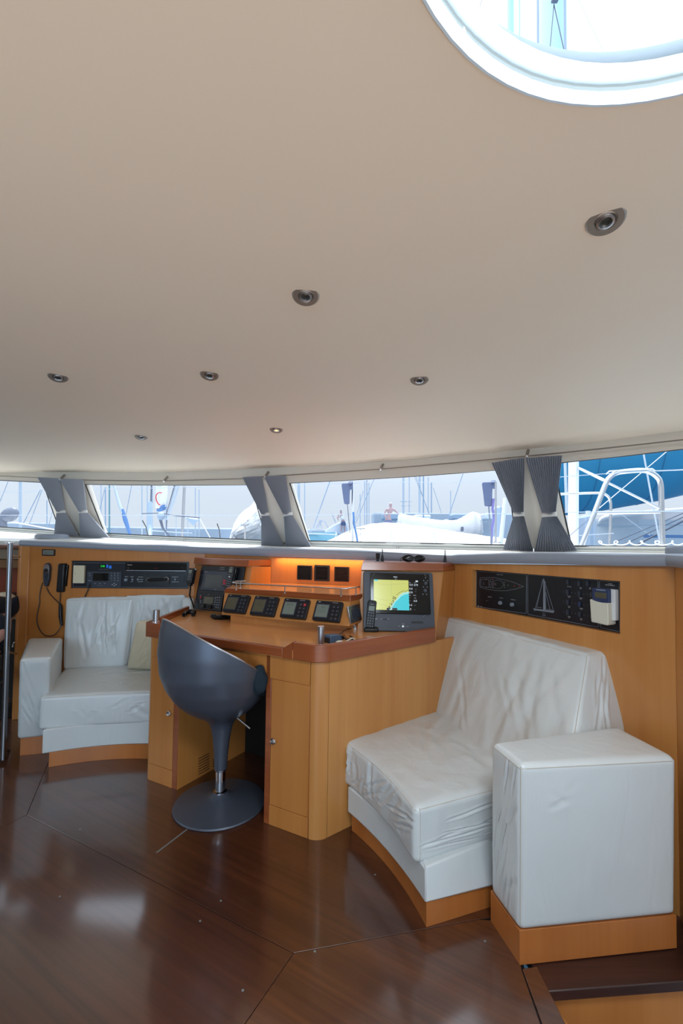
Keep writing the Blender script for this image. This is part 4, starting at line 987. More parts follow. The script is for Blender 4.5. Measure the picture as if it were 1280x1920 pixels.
tag(coil([atz(344, 1153, dz), atz(350, 1149, dz), atz(357, 1146, dz), atz(364, 1148, dz), atz(362, 1153, dz)], .011, .0036, 22, 'coiled_cable', M['black_gloss']), 'black coiled cord bunched on the desk left of the radio cabinet', 'cable')
dz = DT+.016
tag(coil([atz(398, 1154, dz), atz(404, 1157, dz), atz(414, 1157.5, dz), atz(424, 1156.5, dz), atz(431, 1154, dz)], .012, .0038, 24, 'coiled_cable', M['black']), 'black coiled cord lying on the desk under the first instrument', 'cable')
# satellite handset at the right edge of the panel
hs = thing('satellite_handset', 'black handset with small grey screen clipped at the right edge of the slanted panel', 'phone', Fl.at(.2, .2, .02))
Fh = Fl.sub(*Fl.uv(438, 1083), .022); du = Fh.u+Fh.v*.13; Fh = Fr(Fh.o, Fh.u-Fh.v*.04, Fh.v)
quad(Fh, (-.026, -.085, .026, .070), M['black'], hs, 'body', -.012, .016, .004, .009); quad(Fh, (.018, -.06, .036, .066), M['black_gloss'], hs, 'cradle', -.018, .006, .003, .006)
quad(Fh, (-.017, .028, .015, .056), M['lcd'], hs, 'screen', .016, .0166, 0, .002)
for j in range(6):
    for i in range(3):
        if j == 1 and i == 1: continue
        quad(Fh, (-.019+i*.0135, .010-j*.0145, -.011+i*.0135, .015-j*.0145), M['ink_dim'], hs, 'key', .016, .0172, 0, .001)
MB(Fh.m @ Matrix.Translation((-.001, -.001, .016))).lathe([(.006, 0), (.005, .0025), (0, .003)], 14).build('joystick_key', M['ink'], hs)
text('IRIDIUM', Fh, 0, .062, .005, M['ink'], hs, .0165)
# ---- centre instrument console with its shelf and rail
con = thing('instrument_console', 'long wood console with mahogany-edged shelf carrying four instruments on the desk', 'console', (-.3, 2.7, DT))
zB0, zB1, zS = .872, .998, 1.031
cbl, cbr = atz(415.7, 1152.4, zB0), atz(654.7, 1174.6, zB0); ctl, ctr = atz(421, 1111, zB1), atz(656, 1127.5, zB1)
csr = atz(677.4, 1166, zB0); ctsr = atz(679, 1122.5, zB1)
stl, str_ = atz(423.6, 1102.5, zS), atz(657, 1116, zS); ssr = atz(678.5, 1114, zS)
def wcp(px, off=.003): return onp(px, 1100, (WC[0]+WC[1]*off, WC[1]))
bkR = wcp(674); bkL = wcp(440)
MB().prism([cbl, cbr, csr, z_(bkR, zB0), z_(bkL, zB0)], [ctl, ctr, ctsr, z_(bkR, zB1), z_(bkL, zB1)]).build('housing', M['wood_side'], con, bevel=.002)
cd = (cbr-cbl).normalized(); cin = Vector((-cd.y, cd.x, 0))
r0, r1 = atz(432, 1167.5, DT), atz(649, 1182, DT)
MB().prism([z_(p, DT) for p in (r0, r1, csr+cin*.03, bkR, bkL)], [z_(p, zB0) for p in (r0, r1, csr+cin*.03, bkR, bkL)]).build('foot', M['wood_side'], con)
MB().prism([z_(ctl-cin*.006-cd*.006, zB1), z_(ctr-cin*.006+cd*.004, zB1), z_(ctsr, zB1)+cd*.004, z_(bkR, zB1), z_(bkL, zB1)], [stl, str_, ssr, z_(bkR, zS), z_(bkL, zS)]).build('shelf_edge', M['trim'], con, bevel=.003)
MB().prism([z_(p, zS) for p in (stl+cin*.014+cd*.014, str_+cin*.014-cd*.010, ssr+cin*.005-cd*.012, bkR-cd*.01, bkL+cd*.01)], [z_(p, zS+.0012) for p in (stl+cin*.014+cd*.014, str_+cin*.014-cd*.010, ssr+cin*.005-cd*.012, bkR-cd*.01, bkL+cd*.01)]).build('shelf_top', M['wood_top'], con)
rz_ = zS+.042
rp_ = [atz(461, 1089.5, rz_), atz(440, 1090, rz_), atz(434.5, 1092, rz_), atz(440, 1093.2, rz_), atz(480, 1095.6, rz_), atz(534, 1098.4, rz_), atz(600, 1101.4, rz_), atz(640, 1103.4, rz_), atz(650, 1103.6, rz_), atz(658, 1102.6, rz_), atz(673.5, 1100.2, rz_)]
MB().tube(rp_, .0042, 10).build('guard_rail', M['steel'], con)
for x, y in ((443, 1093.2), (451, 1090.3), (534, 1098.4), (639.5, 1103.4), (667, 1101.2)):
    p = atz(x, y, rz_); MB().tube([z_(p, zS), z_(p, rz_)], .0034, 8).tube([z_(p, zS), z_(p, zS+.003)], .008, 10).build('rail_post', M['steel'], con)
Fc = Fr(cbl, cbr-cbl, ((ctl+ctr)/2-(cbl+cbr)/2))
wI = None
ILAB = [('  8.0', 'leftmost on the console, its screen the dimmest', 'lcd_brown'), (' 8.9\n 2:', 'second on the console, brownish screen with digits', 'lcd_brown'),
        ('079\n-', 'third on the console, screen reading 079 beside a red key', 'lcd'), ('  4.2\n_____', 'rightmost on the console, palest grey screen', 'lcd')]
for k, (x0, y0, x1, y1) in enumerate(((425, 1117, 467, 1151.5), (475.5, 1120.5, 521, 1157), (531, 1125, 579.5, 1162), (591, 1129.5, 642, 1167.5))):
    u0, v0, u1, v1 = Fc.rect(x0, y0, x1, y1); cu, cv = (u0+u1)/2, (v0+v1)/2; hw, hh = (u1-u0)/2, (v1-v0)/2
    f = Fc.sub(cu, cv, 0); t_ = thing('sailing_instrument', 'square navy display unit, '+ILAB[k][1], 'instrument', f.at(0, 0, 0), 'instruments on the console')
    quad(f, (-hw, -hh, hw, hh), M['navy'], t_, 'body', 0, .022, .003, .009)
    quad(f, (-hw+.008, -hh+.016, hw*.06+.004, hh-.020), M['slate'], t_, 'bezel', .022, .0235, 0, .004)
    L = (-hw+.013, -hh+.021, hw*.06-.001, hh-.025)
    quad(f, L, M[ILAB[k][2]], t_, 'screen', .0235, .0238)
    text(ILAB[k][0], f, (L[0]+L[2])/2, (L[1]+L[3])/2+.012, .013, M['lcd_ink'], t_, .0242, width=.04 if k != 3 else .045)
    for j in range(4):
        for i in range(2):
            cu2, cv2 = hw*.42+i*hw*.30, hh*.42-j*hh*.38
            rc = M['red'] if (k == 2 and j == 0 and i == 1) else M['btn']
            MB(f.m @ Matrix.Translation((cu2, cv2, .022))).lathe([(.0085, 0), (.008, .0018), (.0065, .0022), (0, .0018)], 14).build('key', rc, t_)
            quad(f, (cu2-.004, cv2-.0008, cu2+.004, cv2+.0008), M['ink_dim'], t_, 'key_mark', .0244, .0247)
    text('B&G', f, -hw*.72, hh-.009, .0055, M['ink'], t_, .0225); text('HYDRA 2000', f, hw*.45, hh-.009, .0042, M['ink'], t_, .0225)
# little display on the console's right end
Fs = Fr(csr+(cbr-csr), csr-cbr, (ctr-cbr)); Fs = Fr(cbr, csr-cbr, ctr-cbr)
sd = thing('end_display', 'small grey-framed dark display on the right end face of the console', 'display', cbr)
u0, v0, u1, v1 = Fs.rect(657.5, 1140, 675.5, 1166); u0 = .006; u1 = min(u1, (csr-cbr).length-.006)
v0, v1 = .012, .105
quad(Fs, (u0, v0, u1, v1), M['steel_br'], sd, 'frame', 0, .010, .002); quad(Fs, (u0+.030, v0+.022, u1-.012, v1-.02), M['slate'], sd, 'screen', .010, .0115, 0, .003)
# three square vents on the centre wall
VF = Fr(Vector((*PB, 1.0)), WC[0]*0+Vector((PD[0]-PB[0], PD[1]-PB[1], 0)), (0, 0, 1)); VF = Fr(VF.o, VF.u, (0, 0, 1))
for k, (x0, y0, x1, y1, lb) in enumerate(((558, 1060, 585, 1087, 'plain black square speaker grille, left of the three on the orange wall'), (590, 1059.5, 618, 1089.5, 'black framed square fan vent, middle of the three on the orange wall'), (627.5, 1062.5, 654.5, 1090.5, 'dark brown louvred square vent, right of the three on the orange wall'))):
    u0, v0, u1, v1 = VF.rect(x0, y0, x1, y1); t_ = thing('wall_vent', lb, 'vent', VF.at((u0+u1)/2, v0), 'square vents on the centre wall')
    mt = (M['black'], M['black'], plain('dark_brown_plastic', srgb(40, 28, 24), .5))[k]
    m = MB(VF.m); fw_ = .006 if k != 1 else .012
    m.box(u0, v0, 0, u1, v0+fw_, .012); m.box(u0, v1-fw_, 0, u1, v1, .012); m.box(u0, v0+fw_, 0, u0+fw_, v1-fw_, .012); m.box(u1-fw_, v0+fw_, 0, u1, v1-fw_, .012)
    m.build('frame', mt, t_, bevel=.001)
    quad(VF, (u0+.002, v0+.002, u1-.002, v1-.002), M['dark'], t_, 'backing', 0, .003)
    nl = 14 if k == 0 else 9
    for j in range(nl):
        y = lerp(v0+fw_, v1-fw_, (j+.5)/nl); hh = (v1-v0-2*fw_)/nl*(.42 if k else .36)
        MB(VF.m).prism([(u0+fw_, y-hh, .004), (u1-fw_, y-hh, .004), (u1-fw_, y-hh+.002, .004), (u0+fw_, y-hh+.002, .004)], [(u0+fw_, y+hh-.002, .010), (u1-fw_, y+hh-.002, .010), (u1-fw_, y+hh, .010), (u0+fw_, y+hh, .010)]).build('slat', mt, t_, smooth=False)
# ---- chart plotter cabinet at the right
cabr = thing('plotter_cabinet', 'wood cabinet with mahogany top cap holding the colour chart screen, right on the desk', 'cabinet', (.35, 2.6, DT))
pTL, pTR, pBL = aty(688, 1071.5, 2.60), aty(816.5, 1075, 2.62), aty(681, 1181, 2.51)
Fp = Fr(pBL, pTR-pTL, pTL-pBL); Fp = Fr(pBL, pTR-pTL, pTL-pBL)
zc = aty(676, 1067, 2.6).z
qA0, qB0 = z_(aty(668, 1180, 2.525), DT), z_(aty(815, 1180, 2.555), DT)
qA1, qB1 = aty(677.5, 1067, 2.61), aty(831, 1072, 2.63); zt1 = (qA1.z+qB1.z)/2
wq0 = wcp(700); wq1 = onp(852, 1072, (WR[0]+WR[1]*.003, WR[1])); wqb = onp(845, 1200, (WR[0]+WR[1]*.003, WR[1]))
wq0 = wcp(690)
MB().prism([z_(qA0, AP-.03), z_(qB0, AP-.03), z_(wqb, AP-.03), z_(wq0, AP-.03)], [z_(qA1, zt1), z_(qB1, zt1), z_(wq1, zt1), z_(wq0, zt1)]).build('carcass', M['wood_side'], cabr, bevel=.002)
kA, kB = aty(676, 1067, 2.58), aty(831.5, 1072.5, 2.60); kz = (kA.z+kB.z)/2; kA1, kB1 = aty(679.5, 1053, 2.59), aty(829, 1056, 2.61)
wk = onp(853, 1073, (WR[0]+WR[1]*.003, WR[1])); wk1 = onp(851, 1057, (WR[0]+WR[1]*.003, WR[1])); wk0 = wcp(685)
MB().prism([z_(kA, kz), z_(kB, kz), z_(wk, kz), z_(wk0, kz)], [z_(kA1, kA1.z), z_(kB1, kB1.z), z_(wk1, kB1.z-.001), z_(wk0, kA1.z)]).build('top_cap', M['trim'], cabr, bevel=.002)
CAPZ = (kA1.z+kB1.z)/2
pl = thing('chart_plotter', 'grey panel with large colour chart screen showing green land and cyan sea', 'chart plotter', Fp.at(.2, 0, 0))
wP = (pTR-pTL).length; bot = -.004
quad(Fp, (0, bot, wP, Fp.uv(750, 1073)[1]), M['charcoal'], pl, 'panel', -.004, .010, .002, .012)
R = Fp.rect(692, 1077, 807, 1154, .010); R = (Fp.uv(694, 1150, .01)[0], Fp.uv(750, 1151.5, .01)[1], Fp.uv(805, 1110, .01)[0], Fp.uv(750, 1076, .01)[1])
hd = quad(Fp, R, M['black_gloss'], pl, 'display_unit', .010, .020, .002, .008)
def sc(px, py): return Fp.uv(px, py, .02)
S = (sc(700.5, 1110)[0], sc(720, 1143.5)[1], sc(766, 1110)[0], sc(720, 1087)[1])
quad(Fp, S, M['scr_land'], pl, 'screen', .020, .0204)
su = lambda a: lerp(S[0], S[2], a); sv = lambda b: lerp(S[1], S[3], b)
sea = [(.46, 0), (.50, .05), (.53, .14), (.58, .20), (.60, .27), (.66, .33), (.70, .43), (.76, .48), (.80, .54), (.88, .57), (1, .58), (1, 0)]
def pat(pts, mt, n, name): 
    m = MB(Fp.m); m.face([(su(a), sv(b), n) for a, b in pts]); return m.build(name, mt, pl, smooth=False)
pat(sea, M['scr_sea'], .0207, 'chart_sea')
pat([(.43, 0), (.47, .05), (.49, .14), (.53, .22), (.60, .30), (.66, .38), (.72, .48), (.80, .56), (.90, .60), (1, .62), (1, .55), (.88, .52), (.78, .46), (.70, .36), (.62, .28), (.58, .2), (.53, .1), (.50, 0)], M['scr_shoal'], .0209, 'chart_shoal')
m = MB(Fp.m); rng = random.Random(4)
for i in range(46):
    t = rng.random(); a = lerp(.44, .60, t)+rng.uniform(-.05, .03); b = lerp(.02, .38, t)+rng.uniform(-.04, .06); s_ = rng.uniform(.006, .022)
    m.face([(su(a), sv(b), .0211), (su(a+s_), sv(b+.01), .0211), (su(a+s_*.8), sv(b+s_*2), .0211), (su(a-.005), sv(b+s_*1.5), .0211)])
for a, b in ((.64, .5), (.7, .55), (.76, .59), (.82, .62), (.88, .60), (.93, .64)):
    m.face([(su(a), sv(b), .0211), (su(a+.05), sv(b+.02), .0211), (su(a+.05), sv(b+.035), .0211), (su(a), sv(b+.012), .0211)])
m.build('chart_coast_detail', M['scr_dark'], pl, smooth=False)
m = MB(Fp.m)
for pts in (((.52, 1), (.5, .7), (.5, .46)), ((0, .4), (.2, .34), (.42, .30)), ((.1, .86), (.4, .84), (.9, .88)), ((.1, .2), (.3, .16), (.4, .1))):
    P = [Vector((su(a), sv(b), .0210)) for a, b in pts]
    for p, q in zip(P, P[1:]):
        d = (q-p).normalized(); nn = Vector((-d.y, d.x, 0))*.0004; m.face([p-nn, q-nn, q+nn, p+nn])
m.build('chart_lines', plain('chart_line', (0, 0, 0, 1), .3, emis=srgb(150, 160, 120), estr=.6), pl, smooth=False)
quad(Fp, (su(.36), sv(0), su(.66), sv(.07)), M['slate'], pl, 'scale_bar', .0204, .0208, 0, .003)
text('0.5 nm', Fp, su(.51), sv(.035), .004, M['scr_white'], pl, .0211)
quad(Fp, (su(.02), sv(.95), su(.12), sv(1)), M['scr_sea'], pl, 'status_icon', .0204, .0208)
def t2(s, x, y, h): u, v = sc(x, y); return text(s, Fp, u, v, h, M['scr_white'], pl, .0206)
for s, x, y, h in (('B&G', 741, 1082, .0085), ('0.0', 770.5, 1096.8, .012), ('079', 779.5, 1097.3, .012), ('0.0', 770, 1104, .012), ('----', 779, 1105, .005), ('079', 769.5, 1111.3, .012), ('SOG', 768, 1092.5, .004), ('COG', 778, 1092.8, .004),
                   ('----', 779, 1109, .005), ('TWD', 768, 1116, .004), ('DEPTH', 777, 1116.5, .004), ('----', 768, 1120, .005), ('0.0', 778.3, 1127, .012), ('----', 768, 1126, .005), ('16.6', 768, 1134.3, .012), ('----', 777.5, 1135, .005), ('-0.5', 767, 1142.2, .012), ('----', 777, 1143, .005), ('TWS', 778, 1121.5, .004), ('zeus', 742, 1085.6, .004)):
    t2(s, x, y, h)
u, v = sc(781, 1090); quad(Fp, (u-.007, v-.004, u+.007, v+.004), M['scr_white'], pl, 'status_icon', .0204, .0207)
for x, y in ((797.5, 1083.5), (794, 1088.5), (801, 1089), (793.5, 1100.5), (800.5, 1100.8), (792.5, 1114), (799.5, 1114.5)):
    u, v = sc(x, y); MB(Fp.m @ Matrix.Translation((u, v, .020))).lathe([(.0036, 0), (.003, .002), (0, .0022)], 10).build('key', M['ink_dim'], pl)
for x, y in ((797.5, 1094), (796.5, 1107.5)):
    u, v = sc(x, y); MB(Fp.m @ Matrix.Translation((u, v, .020))).lathe([(.011, 0), (.010, .006), (.008, .008), (0, .007)], 20).build('rotary_knob', M['charcoal'], pl)
for (x0, y0, x1, y1) in ((699, 1078.5, 702, 1075.5), (795.5, 1078, 799, 1081), (793, 1157, 796, 1154)):
    a, b = Fp.uv(x0, y0, .02), Fp.uv(x1, y1, .02); MB().tube([Fp.at(*a, .0212), Fp.at(*b, .0212)], .0012, 5).build('corner_mark', M['steel'], pl)
def pq(px, py): return Fp.uv(px, py, .01)
u, v = pq(721.5, 1161); quad(Fp, (u-.010, v-.004, u+.010, v+.004), M['black'], pl, 'rocker_switch', .010, .015, 0, .003)
u, v = pq(782, 1167); quad(Fp, (u-.034, v-.006, u+.034, v+.006), M['black'], pl, 'card_slot', .010, .012, 0, .004)
for x in (703.5, 706, 714.5, 728): u, v = pq(x, 1160.5); quad(Fp, (u-.002, v-.0015, u+.002, v+.0015), M['ink'], pl, 'print_mark', .010, .0105)
u, v = pq(756, 1177); v = max(v, .018); MB(Fp.m @ Matrix.Translation((u, v+.004, .010))).lathe([(.008, 0), (.008, .003), (.004, .004), (0, .004)], 14).build('rotary_switch', M['steel_br'], pl)
text('NAV1', Fp, u, v+.018, .0045, M['ink'], pl, .0105); text('OFF', Fp, u-.024, v+.005, .0045, M['ink'], pl, .0105); text('NAV2', Fp, u+.024, v+.005, .0045, M['ink'], pl, .0105)
# on top of the cabinet: joystick, two short antennas, sunglasses
jp = aty(708, 1053, 2.66); jp.z = CAPZ+.001
jy = thing('joystick', 'small black joystick knob on the left end of the right cabinet cap', 'joystick', jp)
MB().lathe([(.026, 0), (.026, .002), (.012, .006), (.008, .016), (.011, .022), (.013, .045), (.014, .050), (.010, .052), (0, .052)], 20, jp).build('knob', M['black'], jy)
MB().lathe([(.030, -.0005), (.030, .001), (.02, .0014)], 20, jp).build('base_disc', M['steel_br'], jy)
for x, lb in ((716.5, 'short black stub antenna beside the small joystick'), (834, 'short black stub antenna at the right end of the cabinet cap')):
    p = aty(x, 1053, 2.68); p.z = CAPZ+.0
    tag(MB().lathe([(.010, 0), (.009, .012), (.0095, .014), (.006, .038), (.003, .042), (.0028, .075), (0, .076)], 16, p).build('stub_antenna', M['black'], None), lb, 'antenna')
sg = thing('sunglasses', 'black wraparound sunglasses lying on top of the right cabinet under the ledge', 'sunglasses', aty(776, 1052, 2.62))
s0_ = aty(776, 1050, 2.645); s0_.z = CAPZ+.022
for s_ in (-1, 1):
    m = MB(); c = s0_+Vector((s_*.035, .008, 0))
    m.grid(lambda u, v: c+Vector((.031*math.cos(2*math.pi*u)*v, -.002+.006*(v*v)*(math.cos(2*math.pi*u)*s_+1)*.8, .0185*math.sin(2*math.pi*u)*v*(1-.15*math.cos(2*math.pi*u)*s_))), 28, 5, True)
    m.build('lens', M['black_gloss'], sg)
    pts = [c+Vector((.032*math.cos(a), .006*(math.cos(a)*s_+1)*.8, .0195*math.sin(a)*(1-.15*math.cos(a)*s_))) for a in [2*math.pi*k/28 for k in range(29)]]
    MB().tube(pts, .0024, 6).build('rim', M['black'], sg)
    MB().tube([c+Vector((s_*.032, .01, .006)), c+Vector((s_*.036, .03, .004)), c+Vector((s_*.034, .08, -.004)), c+Vector((s_*.026, .105, -.019))], [.0035, .003, .0025, .002], 6).build('temple', M['black'], sg)
MB().tube([s0_+Vector((-.006, .008, .006)), s0_+Vector((0, .004, .009)), s0_+Vector((.006, .008, .006))], .003, 6).build('bridge', M['black'], sg)
# ---- cordless phone in its cradle, adapter, leads, small white tag
pp = atz(693, 1184, DT); ph = thing('cordless_phone', 'black cordless telephone standing in its charging cradle before the chart screen', 'phone', pp)
fr = Fr(pp, (1, -.05, 0), (0, 0, 1))
m = MB(fr.m); m.prism([(-.036, 0, .028), (.050, 0, .022), (.052, 0, -.05), (-.030, 0, -.055)], [(-.032, .022, .026), (.046, .022, .020), (.048, .04, -.048), (-.026, .04, -.05)])
m.build('cradle', M['black'], ph, bevel=.008, seg=3)
f2 = Fr(fr.at(-.002, .012, -.002), Vector((1, -.05, 0))+Vector((0, 0, -.10)), Vector((.075, .13, 1)))
quad(f2, (-.025, 0, .025, .162), M['black_gloss'], ph, 'handset', -.012, .012, .004, .012)
quad(f2, (-.016, .103, .016, .130), M['lcd'], ph, 'screen', .012, .0126, 0, .002); text('Gigaset', f2, 0, .140, .005, M['ink'], ph, .0125)
for i in range(3): quad(f2, (-.017+i*.0125, .090, -.009+i*.0125, .094), M['ink_dim'], ph, 'key', .012, .0132)
for j in range(5):
    for i in range(3):
        u_, v_ = -.014+i*.014, .076-j*.0145
        quad(f2, (u_-.0045, v_-.004, u_+.0045, v_+.004), M['btn'], ph, 'key', .012, .0132, 0, .001)
        text('*0#'[i] if j == 4 else str(j*3+i+1) if j < 3 else '78'[i] if i < 2 else '9', f2, u_, v_, .0055, M['ink'], ph, .0134, 'key_print')
ad0 = atz(621, 1204, DT); ad = thing('power_adapter', 'blue-grey power adapter lying on the desk beside the steel tube', 'adapter', ad0)
fa_ = Fr(atz(622, 1204, DT)+Vector((.0, .02, 0)), Vector((.62, .78, 0)), Vector((-.78, .62, 0)))
MB(fa_.m).prism([(-.045, -.028, 0), (.05, -.028, 0), (.05, .028, 0), (-.045, .028, 0)], [(-.04, -.024, .038), (.045, -.022, .030), (.045, .022, .030), (-.04, .024, .038)]).build('body', M['adapter'], ad, bevel=.004, seg=3)
MB(fa_.m).box(-.048, -.024, .0, -.043, .024, .026).build('end_cap', M['black'], ad, bevel=.002)
MB(fa_.m).prism([(.052, -.018, 0), (.088, -.014, 0), (.088, .014, 0), (.052, .018, 0)], [(.052, -.015, .022), (.086, -.010, .016), (.086, .010, .016), (.052, .015, .022)]).build('plug', M['black'], ad, bevel=.003)
z1 = DT+.004
def cable(pts, r, mt, lb, z=z1, name='cable'):
    P = [atz(x, y, z+h) for x, y, h in pts]; out = []
    for i in range(len(P)-1):
        p0, p1, p2, p3 = P[max(i-1, 0)], P[i], P[i+1], P[min(i+2, len(P)-1)]
        for k in range(6):
            t = k/6; out.append(.5*((2*p1)+(p2-p0)*t+(2*p0-5*p1+4*p2-p3)*t*t+(3*p1-p0-3*p2+p3)*t**3))
    out.append(P[-1]); return tag(MB().tube(out, r, 7).build(name, mt), lb, 'cable')
cable([(634, 1190, .012), (641, 1186, .02), (650, 1180, .012), (664, 1178, .0), (676, 1173, .0), (684, 1180, 0)], .0022, M['black'], 'thin black lead from the adapter towards the telephone cradle')
cable([(640, 1192, .008), (648, 1198, .002), (655, 1200, .0), (662, 1196, .0), (655, 1192, 0)], .003, M['black'], 'thicker black lead bundled behind the desk edge')
cable([(640, 1187, .010), (645, 1191, .006), (650, 1196, .002), (660, 1199, 0), (668, 1200, 0)], .0018, plain('red_brown_wire', srgb(90, 30, 24), .5), 'thin red-brown wire curling over the black leads')
cable([(648, 1203, .0), (655, 1199, .006), (661, 1196.5, .008), (667, 1201, 0)], .0036, M['ivory'], 'short ivory lead end on the bundle of wires')
p = atz(636, 1203, DT+.006); tag(MB(Matrix.Translation(p) @ Matrix.Rotation(.5, 4, 'Z')).ball((0, 0, 0), .020, .008, .006, 14).build('ivory_plug', M['ivory']), 'small ivory plug lying at the front of the wire bundle', 'plug')
pt = aty(664, 1176, 2.56); wt = thing('white_plug', 'small white plug hanging below the right end of the console', 'plug', pt)
ft = Fr(pt, (.9, -.1, .35), (-.3, 0, 1)); quad(ft, (-.009, -.018, .009, .018), M['white_plastic'], wt, 'body', -.006, .006, .002, .003); quad(ft, (-.006, -.002, .004, .010), M['adapter'], wt, 'label_patch', .006, .0064)
MB().tube([ft.at(0, .018, 0), ft.at(.004, .03, .0), z_(csr, zB0+.01)+Vector((.012, -.0, .0))], .002, 6).build('lead', M['black'], wt)
# ============================================================ WALL PANELS
# ---- radio panel on the left wall
WLF = Fr(Vector((*PA, 1.0))-WL[1]*.012, Vector((PB[0]-PA[0], PB[1]-PA[1], 0)), (0, 0, 1))
rd = thing('radio_unit', 'long black panel with radio, keypad and controls set in the left wall', 'control panel', WLF.at(.7, 0, 0))
P0 = WLF.rect(135.5, 1052.5, 354, 1103); quad(WLF, P0, M['navy'], rd, 'panel', 0, .004)
B = WLF.rect(138.5, 1056, 353, 1101); outline(WLF, [(B[0], B[1]), (B[2], B[1]), (B[2], B[3]), (B[0], B[3])], .0012, M['ink_dim'], rd, 'border_line', .0045)
def wq(x0, y0, x1, y1, mt, nm, n0=.004, n1=.008, rr=.002, par=None): return quad(WLF, WLF.rect(x0, y0, x1, y1), mt, par or rd, nm, n0, n1, 0, rr)
wp = wq(140, 1060, 160.5, 1093, M['cream_plastic'], 'cover_plate', .004, .022, .003); u, v = WLF.uv(144, 1075.5); MB(WLF.m @ Matrix.Translation((u, v, .022))).lathe([(.003, 0), (.0025, .002), (0, .002)], 10).build('screw', M['nickel'], rd)
wq(164, 1071.5, 228, 1102, M['slate'], 'tuner_unit', .004, .009, .003); wq(175.5, 1074.5, 204.5, 1089, M['black_gloss'], 'tuner_screen', .009, .010)
for j in range(4):
    for i in range(3):
        u, v = WLF.uv(209.7+i*6.2, 1075+j*4.4); text('123456789*0#'[j*3+i], WLF, u, v, .008, M['ink'], rd, .0095, 'key_print')
for x, y in ((179.5, 1093.8), (188.5, 1093.8), (197.5, 1093.8), (169.5, 1075), (169.5, 1079.5)): u, v = WLF.uv(x, y); quad(WLF, (u-.006, v-.002, u+.006, v+.002), M['ink_dim'], rd, 'key', .009, .0105)
text('STEREO', WLF, *WLF.uv(169, 1088.5), .005, M['ink'], rd, .0095); text('DISP   BAND', WLF, *WLF.uv(188.5, 1097.5), .005, M['ink_dim'], rd, .0095)
for x, y in ((215, 1094), (218.5, 1096), (211.5, 1096), (215, 1098)): u, v = WLF.uv(x, y); quad(WLF, (u-.003, v-.0025, u+.003, v+.0025), M['ink'], rd, 'cursor_key', .009, .0105, 0, .001)
wq(187, 1058.5, 199, 1065, M['black_gloss'], 'clock_window', .004, .005, .001); text('248', WLF, *WLF.uv(193, 1061.7), .016, M['led_green'], rd, .0055, 'green_digits')
wq(199.8, 1058.5, 203, 1064.5, M['led_blue'], 'blue_indicator', .004, .005, .001); wq(204.5, 1060.5, 209.5, 1066, M['led_blue'], 'blue_indicator', .004, .005, .001)
text('AUDIO CONTROLS', WLF, *WLF.uv(195.5, 1067.5), .006, M['ink_dim'], rd, .005)
wq(236, 1055.5, 350, 1069.5, M['black_gloss'], 'cd_player', .004, .012, .002); text('Pioneer', WLF, *WLF.uv(244.5, 1059), .008, M['ink'], rd, .0125); 
quad(WLF, WLF.rect(238, 1069.3, 349, 1070.2), M['steel_br'], rd, 'cd_player_edge', .004, .013); text('CD', WLF, *WLF.uv(241.5, 1065), .006, M['ink_dim'], rd, .0125); text('MUTE', WLF, *WLF.uv(294, 1065.5), .006, M['red'], rd, .0125); text('EJ', WLF, *WLF.uv(342, 1064.5), .006, M['ink_dim'], rd, .0125)
u, v = WLF.uv(236.5, 1087); MB(WLF.m @ Matrix.Translation((u, v, .004))).lathe([(.013, 0), (.012, .008), (.010, .010), (0, .010)], 18).build('volume_knob', M['ink_dim'], rd)
for s, x, y in (('AUTO', 237.5, 1081), ('PORT', 248, 1081.5), ('SALOON', 264, 1081.8), ('AFT', 248, 1090.5), ('COCKPIT', 263.5, 1090.6), ('DECK', 265.5, 1086.5), ('CAMERA IN', 328.5, 1082), ('CAMERA ON', 328.5, 1091)):
    text(s, WLF, *WLF.uv(x, y), .0068, M['ink'], rd, .005)
for x, y in ((248.5, 1086.3), (258.8, 1086.3), (328.5, 1086.3)):
    u, v = WLF.uv(x, y); MB(WLF.m @ Matrix.Translation((u, v, .004))).lathe([(.008, 0), (.008, .002), (.006, .003), (.006, .001), (0, .001)], 16).build('socket', M['ink_dim'], rd)
wq(271, 1078, 318.5, 1095.5, M['black'], 'car_radio', .004, .014, .003); m = MB(WLF.m); a_, b_ = WLF.uv(279.5, 1087), WLF.uv(313, 1086)
m.prism([(a_[0], a_[1]-.014, .014), (b_[0], b_[1]-.012, .014), (b_[0], b_[1]+.010, .014), (a_[0], a_[1]+.012, .014)], [(a_[0], a_[1]-.010, .034), (b_[0], b_[1]-.008, .026), (b_[0], b_[1]+.006, .026), (a_[0], a_[1]+.008, .034)]); m.build('radio_lever', M['black_gloss'], rd, bevel=.003)
for (u, v), rr in ((a_, .016), (b_, .018)): MB(WLF.m @ Matrix.Translation((u, v, .014))).lathe([(rr, 0), (rr, .004), (rr*.82, .006), (rr*.8, .002)], 22).build('dial_ring', M['steel_br'], rd)
wq(341, 1079, 346, 1091, M['black'], 'rocker_switch', .004, .009)
m = MB(); pts = [WLF.at(*WLF.uv(x, y), d) for x, y, d in ((171, 1094, .01), (170.5, 1099, .03), (169, 1106, .035), (165.5, 1112, .03), (162, 1118, .02))]
tag(m.tube(pts, .004, 8).build('black_lead', M['black']), 'short black lead hanging from the radio panel behind the sofa back', 'cable')
